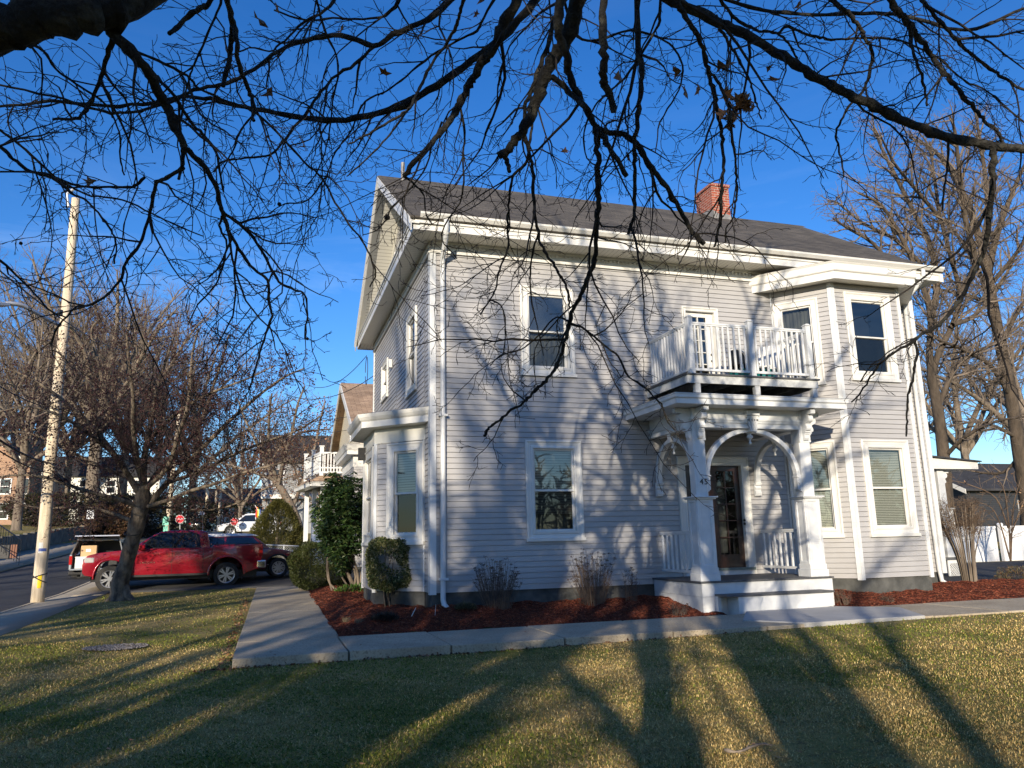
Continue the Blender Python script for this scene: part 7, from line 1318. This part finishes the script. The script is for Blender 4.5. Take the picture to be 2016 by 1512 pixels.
# twiggy round shrub at the right corner
q = P(1912, 1160, 17.6); b = np.array([q[0], q[1], gz(q[0], q[1])+.05]); e = empty('twiggy_shrub', b, 'leafless brown mushroom shaped shrub before the white fence', 'shrub'); T = Tubes(); T2 = Tubes(); D_ = DEPTH(b)
for i in range(26):
    a = i*2.4; q = .12+.88*((i*.618) % 1); s0 = b+np.array([.13*math.cos(a), .13*math.sin(a), -.05]); tx = np.array([.70*q*math.cos(a), .58*q*math.sin(a), 1.75+.25*(1-q*q)]); pts = spl([s0, s0+tx*np.array([.2, .2, .40]), s0+tx*np.array([.62, .62, .72]), s0+tx], 4)
    rr_ = np.linspace(.019, .006, len(pts)); T.add(pts, rr_, 6); sprout(T2, pts[3:], rr_[3:], 0, [dict(dens=9, ang=.8, len=.42, n=6, wob=.24, trop=.03, r=.0048, k=3, rmin=.0026), dict(dens=15, ang=.85, len=.22, n=4, wob=.28, trop=.02, r=.0034, k=3, rmin=.0024), dict(dens=14, ang=.85, len=.09, n=3, wob=.2, trop=.02, r=.0026, k=3, rmin=.002)], None, .42)
link('stems', T.mesh('stems', b), MT['greybark'], e); link('twigs', T2.mesh('twigs', b), MT['browntwig'], e)
q = P(2003, 1158, 18.2); hb = shell_shrub('twiggy_shrub', 'small clipped brown shrub at the right edge by the driveway', (q[0], q[1], gz(q[0], q[1])), .42, .36, .24, .22, 2600, .05, .012, [(.16, .10, .05), (.10, .065, .035), (.22, .15, .08), (.07, .08, .03)], superq=2.6, depth=.5, stem=(8, .008, .1))
# beech-like twigs with brown leaves in front of the garage
q = P(1990, 1105, 27); e = empty('shrub', (q[0], q[1], gz(q[0], q[1])), 'bare twiggy bush with a few brown leaves before the dark garage', 'shrub'); b = np.array(e.location); T = Tubes(); tp9 = []
for pp in ([(1990,1105),(1985,1020),(1975,960),(1950,930)], [(1990,1105),(1995,1000),(2010,940)], [(1985,1040),(1960,980),(1910,955),(1870,945)], [(1990,1105),(1960,1010),(1920,985)], [(1988,1060),(2010,1000),(2030,960)]):
    c3 = spl([P(x, y, 27) for x, y in pp], 4); rr_ = np.linspace(.03, .008, len(c3)); T.add(c3, rr_, 6); sprout(T, c3, rr_, 0, CB[1:], tp9, .2)
link('branches', T.mesh('branches', b), MT['browntwig'], e); C = np.array([t[0] for t in tp9]); C = C[RS.uniform(size=len(C)) < .3]; leaves('leaves', C, RS.normal(size=C.shape), .09, .05, lcol([(.30, .17, .09), (.38, .24, .13)], len(C)), MT['leaf'], e)
# clinging leaves on the brown tree
l_ = np.array(bt.location); n = 1500; C = np.stack([P(x, y, d) for x, y, d in zip(RS.uniform(480, 655, n), RS.uniform(780, 1000, n), RS.uniform(38.5, 42.5, n))]); leaves('leaves', C, RS.normal(size=C.shape), .13, .08, lcol([(.20, .10, .055), (.26, .13, .07), (.13, .07, .045)], n), MT['leaf'], bt)
# dark hedges and undergrowth across the street
for (px, D, w_, h_, lab, pal) in ((262, 60, 3.2, 3.2, 'tall dark rounded hedge behind the white sign', [(.03, .03, .016), (.05, .04, .02), (.02, .025, .012)]), (225, 57, 1.9, 2.5, 'reddish brown rounded bush beside the pale trunk', [(.10, .055, .03), (.07, .04, .025), (.05, .035, .02)]), (110, 62, 3.6, 2.6, 'dark hedge below the tan brick house', [(.03, .03, .016), (.045, .04, .02)]), (340, 72, 3.5, 3.4, 'dark hedge behind the green street sign', [(.02, .024, .012), (.035, .035, .018)]), (455, 95, 3.5, 3.2, 'green hedge beyond the far stop sign', [(.03, .045, .015), (.05, .06, .02)])):
    b = at_ground(px, D); shell_shrub('hedge', lab, b, w_, w_*.8, h_/2, h_/2, 7000, .26, .12, pal, superq=2.6, depth=.3, cat='hedge')
# fallen branch, scattered leaves, gravel spill
pts = [P(x, y, DEPTH(PZ(x, y, -.60))) for x, y in ((1428, 1489), (1445, 1493), (1462, 1491), (1478, 1484), (1500, 1478), (1520, 1480))]; pts = np.array([[p[0], p[1], gz(p[0], p[1])+.035] for p in pts]); T = Tubes(); c3 = spl(pts, 4); T.add(c3, np.linspace(.013, .007, len(c3))*(1+.2*NR.normal(size=len(c3))), 7); sprout(T, c3, np.linspace(.012, .007, len(c3)), 0, [dict(dens=12, ang=.8, len=.12, n=4, wob=.2, trop=0, r=.004, k=4)], None, .1)
o = link('fallen_branch', T.mesh('fallen_branch', pts[0]), MT['greybark']); o.location = pts[0]; tag(o, 'short crooked dead branch lying on the lawn between the trunk shadows', 'branch')
n = 260; X = RS.uniform(-6, 11, n); Y = RS.uniform(-9.5, -2.5, n); X2 = RS.uniform(-3.7, -2.6, 40); Y2 = RS.uniform(-4.3, -3.9, 40); X = np.concatenate([X, X2]); Y = np.concatenate([Y, Y2]); Zl = np.where((Y > -4) & (X > -3.2), -.385, glawn(X, Y)+.035); C = np.stack([X, Y, Zl], 1)
C = C[RS.uniform(size=len(C)) < np.where((Y > -4) & (X > -3.2), .35, 1)]; vl, fl_ = starleaf(C, 0, .05); vl[:, 2] = C.repeat(10, 0)[:, 2]+(vl[:, 2]-C.repeat(10, 0)[:, 2])*.25+.006
o = link('fallen_leaves', npmesh('fallen_leaves', vl, fl_), mat('fallen_oak_leaf', (.22, .11, .05), (.40, .24, .13), 9., .8)); tag(o, kind='stuff')
n = 900; a = RS.uniform(0, 6.28, n); rr = np.sqrt(RS.uniform(0, 1, n)); cx_, cy_ = PZ(228, 1277, -.47)[:2]; X = cx_+.42*rr*np.cos(a); Y = cy_+.30*rr*np.sin(a); C = np.stack([X, Y, glawn(X, Y)+.03], 1); V = (C[:, None, :]+oct_[None]*RS.uniform(.012, .03, (n, 1, 1))).reshape(-1, 3); Fq = (ofc[None]+(np.arange(n)*6)[:, None, None]).reshape(-1, 3)
o = link('gravel', npmesh('gravel', V, Fq), mat('gravel_stone', (.10, .08, .07), (.34, .31, .28), 30., .9, contrast=(.4, .6))); tag(o, kind='stuff')
n = 520; X = np.concatenate([RS.uniform(-3.6, 4, n//2), RS.uniform(-3.35, -3.2, n//2)]); Y = np.concatenate([RS.uniform(-4.10, -4.0, n//2), RS.uniform(-4.1, 6, n//2)]); C = np.stack([X, Y, glawn(X, Y)+.012], 1); leaves('leaf_litter', C, RS.normal(size=C.shape)*np.array([1, 1, .3]), .05, .03, lcol([(.16, .07, .03), (.10, .045, .025), (.24, .13, .07)], len(C)), MT['leaf'], None, (0, 0, 0))['kind'] = 'stuff'
